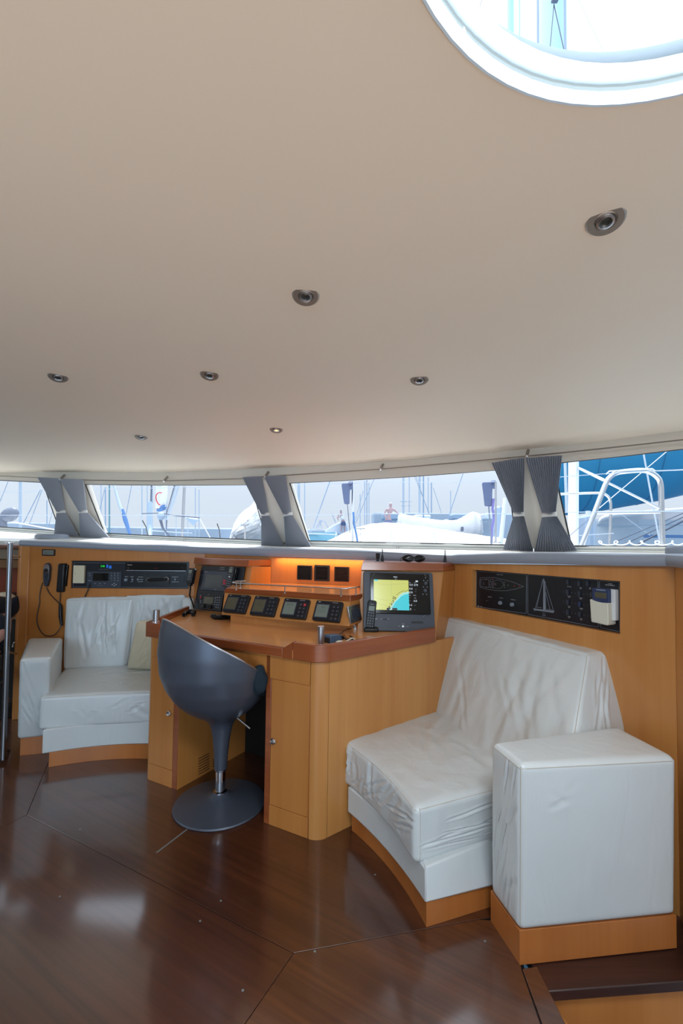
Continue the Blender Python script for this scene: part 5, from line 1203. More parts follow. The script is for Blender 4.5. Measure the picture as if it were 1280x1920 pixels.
# ---- things on the left wall beside it
WF2 = Fr(Vector((*PA, 1.0)), WLF.u, (0, 0, 1))
t_ = thing('wall_thermostat', 'small rectangular display in a black frame high on the left wall', 'thermostat', WF2.at(*WF2.uv(92, 1041), 0))
quad(WF2, WF2.rect(80, 1030, 104, 1042), M['black'], t_, 'frame', 0, .010, .001, .004); quad(WF2, WF2.rect(82, 1031.5, 102, 1040), M['nickel'], t_, 'bezel', .010, .012, 0, .002); quad(WF2, WF2.rect(84, 1033.5, 100, 1038.5), M['lcd'], t_, 'screen', .012, .0125)
t_ = thing('remote_control', 'black and silver pilot remote control hanging by its lead on the left wall', 'remote', WF2.at(*WF2.uv(90, 1100), .0))
f = WF2.sub(*WF2.uv(90.5, 1078), .004); m = MB(f.m)
def rc_(n0, n1, s): 
    o1 = [(-.025, .055), (-.016, .086), (.0, .092), (.018, .086), (.027, .055), (.024, -.03), (.012, -.082), (.0, -.088), (-.012, -.082), (-.024, -.03)]
    return [(a*s, b*s, n0) for a, b in o1], [(a*s*.86, b*s*.95, n1) for a, b in o1]
a, b = rc_(0, .026, 1); m.prism(a, b).build('body', M['slate'], t_, bevel=.004, seg=3)
m = MB(f.m); m.prism([(-.019, .012, .026), (.02, .012, .026), (.021, .055, .026), (.011, .080, .026), (-.009, .080, .026), (-.019, .055, .026)], [(-.018, .014, .0275), (.019, .014, .0275), (.02, .054, .0275), (.010, .078, .0275), (-.008, .078, .0275), (-.018, .054, .0275)]).build('face_plate', M['steel_br'], t_)
MB(f.m @ Matrix.Translation((.001, .036, .0275))).lathe([(.014, 0), (.013, .004), (.006, .004), (.005, .006), (0, .006)], 20).build('round_key', M['black'], t_)
for j in range(4):
    for i in range(2): quad(f, (-.010+i*.013, .002-j*.014, -.001+i*.013, .009-j*.014), M['btn'], t_, 'key', .026, .0285, 0, .001)
quad(f, (-.004, .066, .004, .072), M['red'], t_, 'power_key', .0275, .029, 0, .002)
t_ = thing('wall_handset', 'plain black telephone handset hanging on the left wall beside the radio panel', 'phone', WF2.at(*WF2.uv(117, 1112), 0))
f = WF2.sub(*WF2.uv(117.5, 1084), .0); m = MB(f.m)
m.prism([(-.036, -.105, 0), (.024, -.105, 0), (.034, .112, 0), (-.024, .112, 0)], [(-.030, -.10, .028), (.018, -.10, .028), (.028, .106, .036), (-.018, .106, .036)]).build('handset', M['black'], t_, bevel=.008, seg=3)
m = MB(f.m); m.prism([(.024, -.06, 0), (.036, -.06, 0), (.046, .10, 0), (.034, .10, 0)], [(.022, -.06, .016), (.030, -.06, .016), (.040, .10, .016), (.032, .10, .016)]).build('cradle', M['black_gloss'], t_, bevel=.003)
def wcable(pts, r, mt, lb):
    P = [WF2.at(*WF2.uv(x, y), d) for x, y, d in pts]; out = []
    for i in range(len(P)-1):
        p0, p1, p2, p3 = P[max(i-1, 0)], P[i], P[i+1], P[min(i+2, len(P)-1)]
        for k in range(7):
            t = k/7; out.append(.5*((2*p1)+(p2-p0)*t+(2*p0-5*p1+4*p2-p3)*t*t+(3*p1-p0-3*p2+p3)*t**3))
    out.append(P[-1]); return tag(MB().tube(out, r, 7).build('lead', mt), lb, 'cable')
wcable([(82, 1092, .012), (78, 1104, .010), (76, 1118, .01), (76, 1130, .01), (72, 1148, .01), (71, 1164, .01), (75, 1178, .01), (84, 1188, .02), (96, 1191, .03), (108, 1188, .04), (117, 1178, .04), (121, 1165, .03)], .0032, M['black'], 'long black lead looping down the left wall above the sofa arm')
wcable([(89, 1101, .012), (94, 1112, .01), (103, 1122, .01), (113, 1131, .012)], .0034, plain('dark_brown_lead', srgb(54, 34, 30), .6), 'short dark lead slanting from the remote to the handset plug')
wcable([(115.5, 1111, .014), (114.5, 1122, .012), (114, 1132, .014)], .0038, plain('brown_lead', srgb(70, 44, 40), .6), 'thin lead dropping straight from the black handset')
P = [WF2.at(*WF2.uv(x, y), d) for x, y, d in ((114, 1131, .014), (116.5, 1136, .02), (117, 1155, .024), (119, 1172, .024))]
tag(MB().tube(P, [.006, .013, .013, .009], 10).build('cable_plug', M['black']), 'long black cable plug hanging beside the sofa back', 'plug')
# ---- light control panel on the right wall
WRF = Fr(Vector((*PD, 1.0))-WR[1]*.035, Vector((PE[0]-PD[0], PE[1]-PD[1], 0)), (0, 0, 1))
cp = thing('light_control_panel', 'long black panel with white boat drawings and switches set in the right wall', 'control panel', WRF.at(.6, 0, 0))
H4 = [onp(x, y, WR) for x, y in RCP]
us = [(h-WRF.o).dot(WRF.u) for h in H4]; vs = [(h-WRF.o).dot(WRF.v) for h in H4]
MB(WRF.m).prism([(us[3]+.001, vs[3]+.001, .0005), (us[2]-.001, vs[2]+.001, .0005), (us[1]-.001, vs[1]-.001, .0005), (us[0]+.001, vs[0]-.001, .0005)], [(us[3]+.001, vs[3]+.001, .005), (us[2]-.001, vs[2]+.001, .005), (us[1]-.001, vs[1]-.001, .005), (us[0]+.001, vs[0]-.001, .005)]).build('panel', M['navy'], cp)
def wu(px, py): return WRF.uv(px, py, .005)
def rrline(pts, mt, r=.0011, nm='border_line'): return outline(WRF, [wu(*p) for p in pts], r, mt, cp, nm, .0055)
def z1_(x, y, s=.3125): return (900+x*.296875, 820+y*.296875)
def z5(x, y): return (870+x*.2421875, 1050+y*.2421875)
rrline([z5(96, 92), z5(100, 88), z5(478, 112), z5(482, 118), z5(480, 410), z5(476, 415), z5(98, 360), z5(93, 355)], M['ink_dim'])
rrline([z5(497, 114), z5(1030, 155), z5(1036, 162), z5(1038, 515), z5(1033, 520), z5(500, 422), z5(493, 416), z5(491, 120)], M['ink_dim'])
rrline([z5(1050, 160), z5(1198, 172), z5(1205, 556), z5(1060, 524), z5(1054, 518), z5(1047, 166)], M['ink_dim'])
hull = [(122, 150), (128, 138), (230, 136), (300, 150), (380, 172), (460, 206), (400, 224), (330, 238), (250, 238), (160, 222), (124, 210), (120, 190)]
rrline([z5(*p) for p in hull], M['ink_dim'], .0009, 'deck_plan_line')
rrline([z5(*p) for p in ((130, 152), (190, 150), (192, 212), (132, 206))], M['ink_dim'], .0007, 'deck_plan_line')
rrline([z5(260+44*math.cos(a), 188+34*math.sin(a)) for a in [2*math.pi*k/16 for k in range(16)]], M['ink_dim'], .0007, 'deck_plan_line')
for p in ([(192, 165), (225, 167)], [(192, 178), (250, 180)], [(192, 192), (250, 194)], [(150, 170), (150, 195)], [(192, 205), (225, 208)], [(240, 180), (240, 194)]):
    outline(WRF, [wu(*z5(*q)) for q in p], .0007, M['ink_dim'], cp, 'deck_plan_line', .0055, False)
def dot(x, y, r, mt, nm): u, v = wu(*z5(x, y)); return MB(WRF.m @ Matrix.Translation((u, v, .0052))).lathe([(r, 0), (r, .001), (0, .001)], 10).build(nm, mt, cp)
for x, y in ((219, 147), (229, 186), (388, 201), (426, 203)): dot(x, y, .0028, M['red'], 'red_mark')
for x, y in ((312, 174), (312, 194), (312, 212), (338, 196), (205, 153), (222, 153), (205, 214), (222, 216), (170, 150), (170, 212)): dot(x, y, .0016, M['ink'], 'white_mark')
text('GENERAL ALARM', WRF, *wu(*z5(275, 114)), .0042, M['ink'], cp, .0055, width=.045)
for s, x, y in (('BILGE TEST', 198, 286), ('BATTERY', 288, 296), ('EMERGENCY', 380, 308)): text(s, WRF, *wu(*z5(x, y)), .0042, M['ink'], cp, .0055)
for x, y in ((283, 332), (375, 345)):
    u, v = wu(*z5(x, y)); MB(WRF.m @ Matrix.Translation((u, v, .005))).lathe([(.0105, 0), (.0100, .010), (.0085, .012), (0, .012)], 20).build('push_knob', M['ink_dim'], cp)
u, v = wu(*z5(192, 322)); quad(WRF, (u-.012, v-.006, u+.012, v+.006), M['black'], cp, 'rocker_switch', .005, .009, 0, .002); dot(174, 316, .0014, M['ink'], 'white_mark')
dot(110, 356, .003, M['ink'], 'maker_mark'); text('YACHT', WRF, *wu(*z5(132, 361)), .004, M['ink'], cp, .0055)
# sail plan
for p in ([(615, 142), (612, 385)], [(628, 165), (632, 385)], [(615, 142), (550, 375)], [(609, 150), (560, 370)], [(615, 142), (692, 392)], [(632, 250), (664, 385)], [(532, 376), (700, 396)], [(536, 386), (690, 408)], [(690, 408), (698, 394)], [(540, 372), (548, 398)], [(612, 405), (612, 428)], [(625, 407), (625, 430)], [(605, 430), (632, 432)], [(560, 365), (600, 370)], [(638, 382), (690, 388)]):
    outline(WRF, [wu(*z5(*q)) for q in p], .0010, M['ink_dim'], cp, 'sail_plan_line', .0055, False)
m = MB(WRF.m); m.face([(*wu(*z5(x, y)), .0056) for x, y in ((614, 160), (622, 162), (630, 385), (612, 383))]); m.build('sail_plan_mast', M['ink_dim'], cp, smooth=False)
m = MB(WRF.m); m.face([(*wu(*z5(x, y)), .0056) for x, y in ((540, 376), (698, 396), (690, 408), (546, 386))]); m.build('sail_plan_hull', M['ink_dim'], cp, smooth=False)
SW = [(804, 172, 'flood lights'), (892, 182, 'steam\nlight'), (958, 182, 'step\nlights'), (802, 249, 'steaming\nlight'), (893, 262, 'navigation\nlights'), (988, 270, 'aft deck\nlight'), (803, 328, 'anchor\nlight'), (896, 342, 'compass\nlight'), (990, 354, 'aft mast\nlight'), (803, 406, 'cockpit\nlight'), (896, 422, 'deck\nlights'), (992, 440, 'instrument\nlighting')]
for k, (x, y, s) in enumerate(SW):
    u, v = wu(*z5(x, y)); sw_ = quad(WRF, (u-.0055, v-.0105, u+.0055, v+.0105), M['blue_plastic'] if k == 7 else M['slate'], cp, 'toggle_switch', .005, .012, 0, .002)
    text(s, WRF, u+(.006 if k != 2 else .010), v-.020, .0036, M['ink'], cp, .0055)
    if k > 2:
        for d in (-.022, .020): MB(WRF.m @ Matrix.Translation((u+d, v, .005))).lathe([(.0012, 0), (.001, .001), (0, .001)], 8).build('indicator', M['ink_dim'], cp)
text('ALARM\nMANAGEMENT', WRF, *wu(*z5(1128, 190)), .0045, M['ink'], cp, .0055)
# remote in the white holder
rm = thing('remote_holder', 'white plastic holder with blue-topped remote display on the right wall panel', 'remote', WRF.at(*wu(*z5(1110, 500)), .01))
u0, v1 = wu(*z5(1036, 306)); u1, _ = wu(*z5(1168, 306)); v0 = wu(*z5(1100, 490))[1]; vt = wu(*z5(1100, 216))[1]
quad(WRF, (u0+.003, v0+.02, u1+.016, vt-.002), M['white_plastic'], rm, 'back_box', .0055, .030, .002, .004)
quad(WRF, (u0+.001, v0+.03, u1, vt), M['blue_plastic'], rm, 'remote_body', .030, .046, .002, .006)
quad(WRF, (u0+.006, v0+.11+(v1-v0-.11), u1-.006, vt-.010), M['lcd_brown'], rm, 'screen', .046, .0466, 0, .002) if False else None
hgt_ = vt-v1
quad(WRF, (u0+.014, v1+.012, u1-.010, vt-.018), M['lcd_brown'], rm, 'screen', .046, .0466, 0, .002)
quad(WRF, (u0+.020, vt-.010, u1-.014, vt-.005), M['ink_dim'], rm, 'name_bar', .046, .0466)
m = MB(WRF.m); pts = [(u0-.004, v1+.004), (lerp(u0, u1, .25), v1-.003), (lerp(u0, u1, .6), v1-.006), (u1+.002, v1-.004), (u1+.004, v0+.004), (u1-.004, v0), (u0+.002, v0+.004)]
m.ext(pts, .0055, .056); m.build('pocket', M['ivory'], rm, bevel=.004, seg=3)
# ============================================================ THE LEFT EDGE: galley, pole, seated person
gl = thing('galley_cabinet', 'dark mahogany galley cabinet with beige shelf at the left edge, behind the pole', 'cabinet', (-3.2, 4.2, 0))
MB().box(-4.5, 4.25, 0, -2.3, 4.3, 1.30).build('back_board', M['galley'], gl)
MB().box(-4.5, 4.0, 1.145, -2.3, 4.25, 1.235).build('shelf', M['beige'], gl, bevel=.004)
MB().box(-4.5, 4.06, 1.06, -2.3, 4.25, 1.14).build('lower_shelf', plain('tan_laminate', srgb(150, 104, 66), .5), gl, bevel=.004)
MB().box(-4.5, 3.92, 1.238, -2.3, 4.25, 1.262).build('upper_edge', M['trim'], gl, bevel=.003)
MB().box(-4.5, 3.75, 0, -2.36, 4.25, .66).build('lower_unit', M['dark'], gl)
MB().box(-4.5, 3.70, .66, -2.36, 4.25, .70).build('worktop', M['beige'], gl, bevel=.003)
MB().box(-4.5, 3.78, .70, -2.36, 4.24, .82).build('appliance', M['black'], gl, bevel=.004)
MB().tube([aty(24, 1213, 3.7), aty(27, 1205, 3.7), aty(34, 1203, 3.7)], .008, 8).build('tap', M['chrome'], gl)
pw_ = MB(); pw_.box(-4.6, 4.3, -.05, -2.2, 4.36, 1.9); 
ledgeL = MB(); L0_ = aty(-60, 1019, 3.98); L1_ = aty(40, 1020, 3.9)
m = MB(); m.tube([aty(-90, 1014, 4.0), aty(0, 1014, 3.98), aty(42, 1014.5, 3.95)], .034, 12); struct(m.build('ledge_pad_left', M['ledge']))
# window 1 sill pad dome seen above the ledge
p = aty(98, 1006, 3.75); tag(MB().lathe([(.125, -.02), (.125, .006), (.115, .018), (.09, .022), (0, .022)], 32, p).build('round_cushion_cap', M['ledge']), 'flat blue-grey round cap lying on the ledge below the left pair of curtains', 'cap')
p = aty(1290, 1031, 1.75); tag(MB().lathe([(.075, -.02), (.075, .006), (.068, .014), (.05, .017), (0, .017)], 32, p).build('round_cushion_cap', M['ledge']), 'blue-grey round cap on the ledge at the right edge of the picture', 'cap')
p = aty(36, 1035, 3.27)
sp_ = thing('grab_pole', 'vertical polished steel pole at the left edge beside the wall end', 'pole', atz(4, 1422, .0))
g0_, g1_ = aty(19.5, 1017, 2.72), aty(6, 1424, 2.66)
MB().tube([g0_, g1_], .0145, 16).build('pole_tube', M['pole'], sp_)
MB().lathe([(.03, 0), (.03, .006), (.018, .008)], 20, g0_-Vector((0, 0, .006))).build('top_flange', M['steel'], sp_)
for y, xe in ((1044, 37), (1226, 31), (1407, 22)):
    t = (y-1017)/(1424-1017); a = g0_.lerp(g1_, t); b = aty(xe, y, 3.2 if y < 1400 else 2.9); MB().tube([a, b], .007, 8).build('side_bracket', M['pole'], sp_)
# the person sitting at the left edge, mostly outside the frame: dark T-shirt, arm reaching down
def skin_body(name, joints, edges, mat, parent=None, sub=2, root=0):
    me = bpy.data.meshes.new(name); me.from_pydata([tuple(j[:3]) for j in joints], edges, []); me.materials.append(mat)
    o = bpy.data.objects.new(name, me); COL.objects.link(o)
    sk = o.modifiers.new('skin', 'SKIN'); sk.use_smooth_shade = True
    for i, j in enumerate(joints):
        r = j[3] if isinstance(j[3], tuple) else (j[3], j[3]); me.skin_vertices[0].data[i].radius = r; me.skin_vertices[0].data[i].use_root = (i == root)
    s = o.modifiers.new('sub', 'SUBSURF'); s.levels = sub; s.render_levels = sub
    if parent is not None: o.parent = parent
    return o
def person(loc, label, joints, edges, clothes, hairc=None, cap=None, group=None, s=1.0, rz=0, skin=None):
    t = thing('person', label, 'person', loc, group); t.rotation_euler = (0, 0, rz); t.scale = (s, s, s)
    skin_body('body', joints, edges, skin or M['skin'], t)
    for nm, js, es, mt in clothes: skin_body(nm, js, es, mt, t)
    return t
gx = -2.42+.22
root = thing('person', 'seated person in a dark navy T-shirt at the left edge, mostly out of view', 'person', (-2.36, 2.95, 0))
# facing left (-x); joints x, y, z, radius relative to the person's base
J = [(0, 0, .50, .13), (0, 0, .64, (.10, .13)), (-.02, 0, .80, (.11, .15)), (-.03, 0, .90, (.07, .08)), (-.06, 0, .98, .052), (-.09, 0, 1.05, .075), (-.10, 0, 1.14, .09), (-.10, 0, 1.20, .06),
     (-.01, -.17, .865, .062), (.29, -.20, .74, .047), (.08, -.24, .60, .038), (-.05, -.24, .585, .028),
     (-.01, .17, .865, .062), (-.04, .24, .62, .047), (-.27, .18, .57, .038), (-.36, .15, .57, .028),
     (-.05, -.10, .50, .085), (-.45, -.13, .48, .065), (-.47, -.13, .06, .045), (-.60, -.13, .035, .035), (-.05, .10, .50, .085), (-.45, .13, .48, .065), (-.47, .13, .06, .045), (-.60, .13, .035, .035)]
E = [(0, 1), (1, 2), (2, 3), (3, 4), (4, 5), (5, 6), (6, 7), (3, 8), (8, 9), (9, 10), (10, 11), (3, 12), (12, 13), (13, 14), (14, 15), (0, 16), (16, 17), (17, 18), (18, 19), (0, 20), (20, 21), (21, 22), (22, 23)]
skin_body('body', J, E, M['skin'], root)
TS = [(0, 0, .54, (.13, .15)), (0, 0, .64, (.13, .155)), (-.02, 0, .80, (.135, .165)), (-.03, 0, .88, (.09, .11)), (0, -.16, .865, .08), (.15, -.185, .81, .088), (.30, -.20, .75, .085), (-.01, .16, .865, .08), (-.03, .21, .74, .08)]
skin_body('t_shirt', TS, [(0, 1), (1, 2), (2, 3), (3, 4), (4, 5), (5, 6), (3, 7), (7, 8)], M['tshirt'], root)
skin_body('shorts', [(0, 0, .56, (.14, .16)), (0, 0, .50, (.14, .16)), (-.20, -.12, .495, .105), (-.38, -.13, .485, .095), (-.20, .12, .495, .105), (-.38, .13, .485, .095)], [(0, 1), (1, 2), (2, 3), (1, 4), (4, 5)], M['tshirt'], root, root=1)
skin_body('hair', [(-.07, 0, 1.08, .07), (-.08, 0, 1.17, .10), (-.09, 0, 1.23, .06)], [(0, 1), (1, 2)], M['hair'], root, root=1)
for hx_, hy_, hz_, sg_ in ((-.05, -.24, .585, -1), (-.36, .15, .57, 1)):
    for k in range(4):
        o2 = -.027+.018*k; ln = (.075, .085, .08, .065)[k]
        skin_body('finger', [(hx_-.01, hy_+o2*.8, hz_, .010), (hx_-.02-ln*.55, hy_+o2, hz_+.004, .009), (hx_-.02-ln, hy_+o2, hz_-.012, .007)], [(0, 1), (1, 2)], M['skin'], root, 1)
    skin_body('thumb', [(hx_, hy_+sg_*.02, hz_, .011), (hx_-.03, hy_+sg_*.045, hz_-.002, .010), (hx_-.06, hy_+sg_*.05, hz_-.008, .008)], [(0, 1), (1, 2)], M['skin'], root, 1)
st = thing('stool', 'dark round stool under the seated person at the left edge', 'stool', (gx-.22, 2.95, 0))
MB().lathe([(.0, .36), (.17, .36), (.19, .38), (.19, .41), (.16, .425), (0, .43)], 28, (gx-.22, 2.95, 0)).build('seat', M['black'], st)
MB().lathe([(.16, 0), (.16, .01), (.03, .02), (.03, .36)], 24, (gx-.22, 2.95, 0)).build('column', M['dark'], st)
p = aty(2, 1130, 3.35); bgx = thing('curved_chair_back', 'cream curved chair back behind the seated person at the left edge', 'chair', (p.x-.05, p.y, 0))
m = MB(); m.ball(Vector((p.x-.035, p.y+.08, .80)), .12, .05, .115, 24); m.build('backrest', M['cream_plastic'], bgx)
MB().tube([(p.x-.02, p.y+.08, .02), (p.x-.02, p.y+.08, .8)], .02, 10).lathe([(.18, .0), (.18, .015), (.02, .03)], 24, (p.x-.02, p.y+.08, 0)).build('pedestal', M['dark'], bgx)
# ============================================================ THE HARBOUR
wat = MB().box(-400, 3.5, -1.32, 400, 500, -1.3).box(-400, -30, -1.32, 400, 3.5, -1.3).build('harbour_water', M['o_water'], smooth=False); wat['kind'] = 'structure'
# own foredeck outside the glass
m = MB(); ft = [foot(x, 1030) for x in (-150, 0, 150, 300, 500, 700, 900, 1100, 1300, 1440)]
inr = [m._v(Vector((p.x, p.y+.02, p.z-.06))) for p in ft]; outr = [m._v(Vector((p.x+(p-Vector((-.3, 0, 0))).normalized().x*3.2, p.y+(p-Vector((-.3, 0, 0))).normalized().y*3.2, p.z-.22))) for p in ft]
for i in range(len(ft)-1): m.b.faces.new((inr[i], inr[i+1], outr[i+1], outr[i]))
struct(m.build('foredeck', M['white']))
# far pier
pier = MB(); pier.box(-160, 95, -2, 30, 99, 4.6).box(-90, 94, -2, -60, 98, 5.2)
tag(pier.build('breakwater', M['o_pier'], bevel=.3), 'long blue-grey breakwater on the horizon behind the moored masts', 'breakwater')
def mast(x, y0, y1, wpx, Y, lb, mt='o_mast', x1=None, grp='masts of boats in the harbour', spread=None, below=True, cat='mast', nm='mast', round_=8):
    r = wpx*Y/F/2; a = aty(x, y0, Y); b = aty(x if x1 is None else x1, y1, Y)
    t = MB().tube([b, a], [r, r*.9], round_)
    if spread:
        for sy, sw_ in spread: c = aty(lerp(x, x if x1 is None else x1, .5), sy, Y); t.tube([c-Vector((sw_*Y/F, 0, 0)), c+Vector((sw_*Y/F, 0, 0))], r*.45, 6)
    return tag(t.build(nm, M[mt]), lb, cat, grp)
def wire(x0, y0, Y0, x1, y1, Y1, wpx, lb, mt='o_wire', cat='rigging', nm='rigging_wire', sag=0, grp=None):
    a = aty(x0, y0, Y0); b = aty(x1, y1, Y1); r = wpx*(Y0+Y1)/2/F/2
    pts = [a.lerp(b, k/8)-Vector((0, 0, sag*math.sin(math.pi*k/8))) for k in range(9)]
    return tag(MB().tube(pts, r, 6).build(nm, M[mt]), lb, cat, grp)
W = ('leftmost window', 'second window from left', 'wide centre window', 'rightmost window')
MS = [(38, 870, 990, 5.5, 30, 0, 'thick grey mast with mist-blue tone', 'o_mast'), (88, 938, 990, 2, 40, 0, 'short thin mast left of the curtains', 'o_mast_blue'), (105, 900, 992, 1.6, 45, 0, 'faint thin mast close to the curtain', 'o_mast'),
      (189.5, 880, 1000, 2, 40, 1, 'thin pale mast at the far left', 'o_mast'), (197.5, 914, 1000, 2.4, 36, 1, 'shorter pale mast beside the teal one', 'o_mast_blue'), (205, 880, 1004, 3, 28, 1, 'slim teal mast', 'o_teal'),
      (266, 880, 1003, 2.4, 34, 1, 'pale mast left of the furled sail', 'o_mast'), (276, 880, 1000, 2, 40, 1, 'thin mast just left of the furled sail', 'o_mast'), (284.5, 912, 1005, 4, 22, 1, 'thick mast carrying the furled grey sail', 'o_mast_blue'),
      (312, 880, 1000, 2.6, 30, 1, 'mast right behind the striped flag', 'o_mast_blue'), (366, 915, 970, 2, 44, 1, 'thin mast right of the bright pole', 'o_mast'), (373, 918, 1000, 2, 44, 1, 'thin mast farthest right', 'o_mast'),
      (560, 860, 1000, 5, 24, 2, 'wide pale blue mast at the far left', 'o_mast'), (571, 860, 1000, 2.2, 34, 2, 'thin mast beside the wide pale blue one', 'o_mast'), (675, 927, 985, 2.2, 40, 2, 'short mast right of the steel pole', 'o_mast'),
      (683.5, 902, 985, 2.6, 34, 2, 'first of three close masts left of the capped person', 'o_mast'), (687.5, 900, 985, 2, 38, 2, 'second of three close masts left of the capped person', 'o_mast_blue'), (691.5, 905, 985, 2.2, 36, 2, 'third of three close masts left of the capped person', 'o_mast'),
      (756, 850, 972, 4, 22, 2, 'pale mast with a small bracket right of the capped person', 'o_mast'), (767, 850, 972, 2.4, 30, 2, 'thinner second mast with a small bracket', 'o_mast'),
      (787, 850, 972, 3.2, 26, 2, 'pale mast left of the blue one', 'o_mast'), (793.5, 850, 972, 3, 24, 2, 'darkest blue slim mast in the middle', 'o_mast_blue'), (802.5, 895, 972, 2.4, 32, 2, 'lighter mast right of the blue one', 'o_mast'),
      (808.5, 905, 972, 2.6, 30, 2, 'rightmost of the four masts grouped above the sail bundle', 'o_mast_blue'), (844.5, 920, 972, 2.2, 38, 2, 'short lone mast above the sail bundle', 'o_mast'), (785, 860, 972, 1.6, 44, 2, 'very thin far mast behind the pale one', 'o_mast')]
for x, y0, y1, wv, Y, wi, lb, mt in MS:
    b = aty(x, y1, Y); 
    sp2 = [(940, 6), (948, 4)] if 'bracket' in lb else None
    mast(x, y0, 1022+2.6*F/Y, wv, Y, lb+' in the '+W[wi], mt, spread=sp2)
ST = [(15, 903, -8, 960, 25, 1.2, 0, 'stay slanting at the far left edge'), (76, 918, 44, 981, 20, 1.6, 0, 'darker slanting stay left of the curtain'), (79, 918, 55, 983, 20, 1.2, 0, 'second slanting stay nearest the curtain'), (103, 940, 90, 990, 26, 1, 0, 'faint stay at the curtain edge'),
      (196, 918, 184, 968, 26, 1.1, 1, 'faint stay at the far left'), (247, 908, 236, 966, 24, 1.2, 1, 'thin slanting stay right of the rolled jib'), (618, 903, 587, 990, 16, 2.0, 2, 'dark slanting stay left of the canvas bag'),
      (701, 898, 667, 980, 16, 1.4, 2, 'slanting stay crossing the three close masts'), (681, 920, 666, 975, 24, 1.0, 2, 'fine stay right of the steel pole'), (867.5, 888, 838, 977, 16, 1.6, 2, 'slanting stay left of the right canvas bag'),
      (779, 892, 804, 964, 20, 1.2, 2, 'stay falling right across the blue mast'), (812, 915, 828, 964, 24, 1, 2, 'fine stay right of the grouped masts'), (776, 892, 808, 970, 26, .9, 2, 'very fine stay beside the blue mast')]
for x0, y0, x1, y1, Y, wv, wi, lb in ST: wire(x0, y0, Y, x1, y1, Y, wv, lb+' in the '+W[wi], 'o_mast_blue')
# rolled jib, leaning panel, furled sail, flag, boom gear in window 2
rj = thing('rolled_jib', 'rolled-up jib slanting through the left part of the second window', 'sail', aty(245, 1002, 9))
MB().tube([aty(212, 905, 9), aty(225, 950, 9), aty(232, 965, 9)], [.022, .03, .035], 10).build('sailcloth', M['o_mast'], rj)
MB().tube([aty(229, 955, 9), aty(235, 975, 9), aty(247, 1013, 9)], [.03, .045, .02], 10).build('sail_edge_cover', M['o_blueline'], rj)
fs = thing('furled_sail', 'thick grey furled sail standing upright right of the centre of the second window', 'sail', aty(281, 1003, 10))
MB().tube([aty(281, 939, 10), aty(281, 944, 10), aty(280.5, 985, 10), aty(280.5, 1014, 9.6)], [.02, .058, .062, .045], 12).build('sail_bundle', M['o_mast_blue'], fs)
MB().tube([aty(284, 905, 10), aty(283, 940, 10)], .018, 8).build('forestay', M['o_dark'], fs)
fl_ = thing('striped_flag', 'white banner with red ring and blue lower edge in the second window', 'flag', aty(302, 960, 9.5))
fff = Fr(aty(302, 935, 9.5), (1, 0, 0), (0, 0, 1)); k_ = 9.5/F
def wavy(px0, py0, px1, py1, mt, nm, dn):
    m = MB(); a = aty(px0, py0, 9.5-dn); b = aty(px1, py1, 9.5-dn)
    m.grid(lambda u, v: Vector((lerp(a.x, b.x, u), a.y+.03*math.sin(u*7+v*3), lerp(a.z, b.z, v)-.02*math.sin(u*5))), 10, 8); return m.build(nm, mt, fl_)
wavy(292, 911, 312, 952, M['o_hull'], 'white_cloth', 0); wavy(293, 948, 310, 958, M['o_blueline'], 'blue_cloth', .004)
m = MB(); c = aty(300, 935, 9.4); 
m.tube([c+Vector((.085*math.cos(a), .03*math.sin(a*2), .13*math.sin(a))) for a in [math.pi*(.4+1.1*k/14) for k in range(15)]], .012, 6); m.build('red_ring', M['red'], fl_)
lp_ = thing('leaning_board', 'long pale board leaning diagonally in the second window', 'board', aty(313, 976, 8.5))
MB().tube([aty(333, 906, 8.5), aty(325, 935, 8.5), aty(313, 975, 8.5)], [.05, .045, .018], 8).build('board', M['o_mast'], lp_); MB().tube([aty(313, 972, 8.5), aty(309, 1014, 8.5)], .012, 6).build('prop', M['o_dark'], lp_)
MB().tube([aty(328, 906, 8.45), aty(310, 970, 8.45)], .008, 6).build('edge_line', M['o_dark'], lp_)
wire(345.5, 912, 8.2, 341, 1014, 8.2, 5, 'bright steel pole standing right of the leaning board in the second window', 'steel_br', 'pole', 'deck_pole')
wire(374, 972, 8.4, 397, 1014, 8.4, 1.8, 'short slanting pole right of the grey tarp in the second window', 'o_white', 'pole', 'deck_pole')
sr = thing('stern_gear', 'cluster of outboard motor and rail gear low in the second window', 'boat gear', aty(305, 1003, 8))
MB().ball(aty(302, 968, 8), .07, .06, .08).build('motor_cowl', M['o_mast_blue'], sr); MB().tube([aty(300, 972, 8), aty(305, 990, 8), aty(318, 1006, 8)], [.03, .022, .012], 8).build('motor_leg', M['o_dark'], sr)
MB().tube([aty(266, 963, 8), aty(300, 962, 8), aty(330, 967, 8), aty(374, 971, 8)], .010, 6).build('rail', M['o_dark'], sr)
MB().tube([aty(285, 995, 8), aty(325, 998, 8), aty(360, 1000, 8)], .012, 6).build('rail', M['o_mast'], sr)
for x in (266, 310, 330, 352): MB().tube([aty(x, 964, 8), aty(x, 1006, 8)], .008, 6).build('stanchion', M['o_mast'], sr)
tp_ = tag(MB().prism([aty(346, 970, 10), aty(362, 986, 10), aty(373, 974, 10)], [aty(346, 969, 10.3), aty(362, 985, 10.3), aty(373, 972, 10.3)]).build('tarp', M['o_mast_blue'], bevel=.02), 'small sagging grey tarp hung on a rail in the second window', 'tarp')
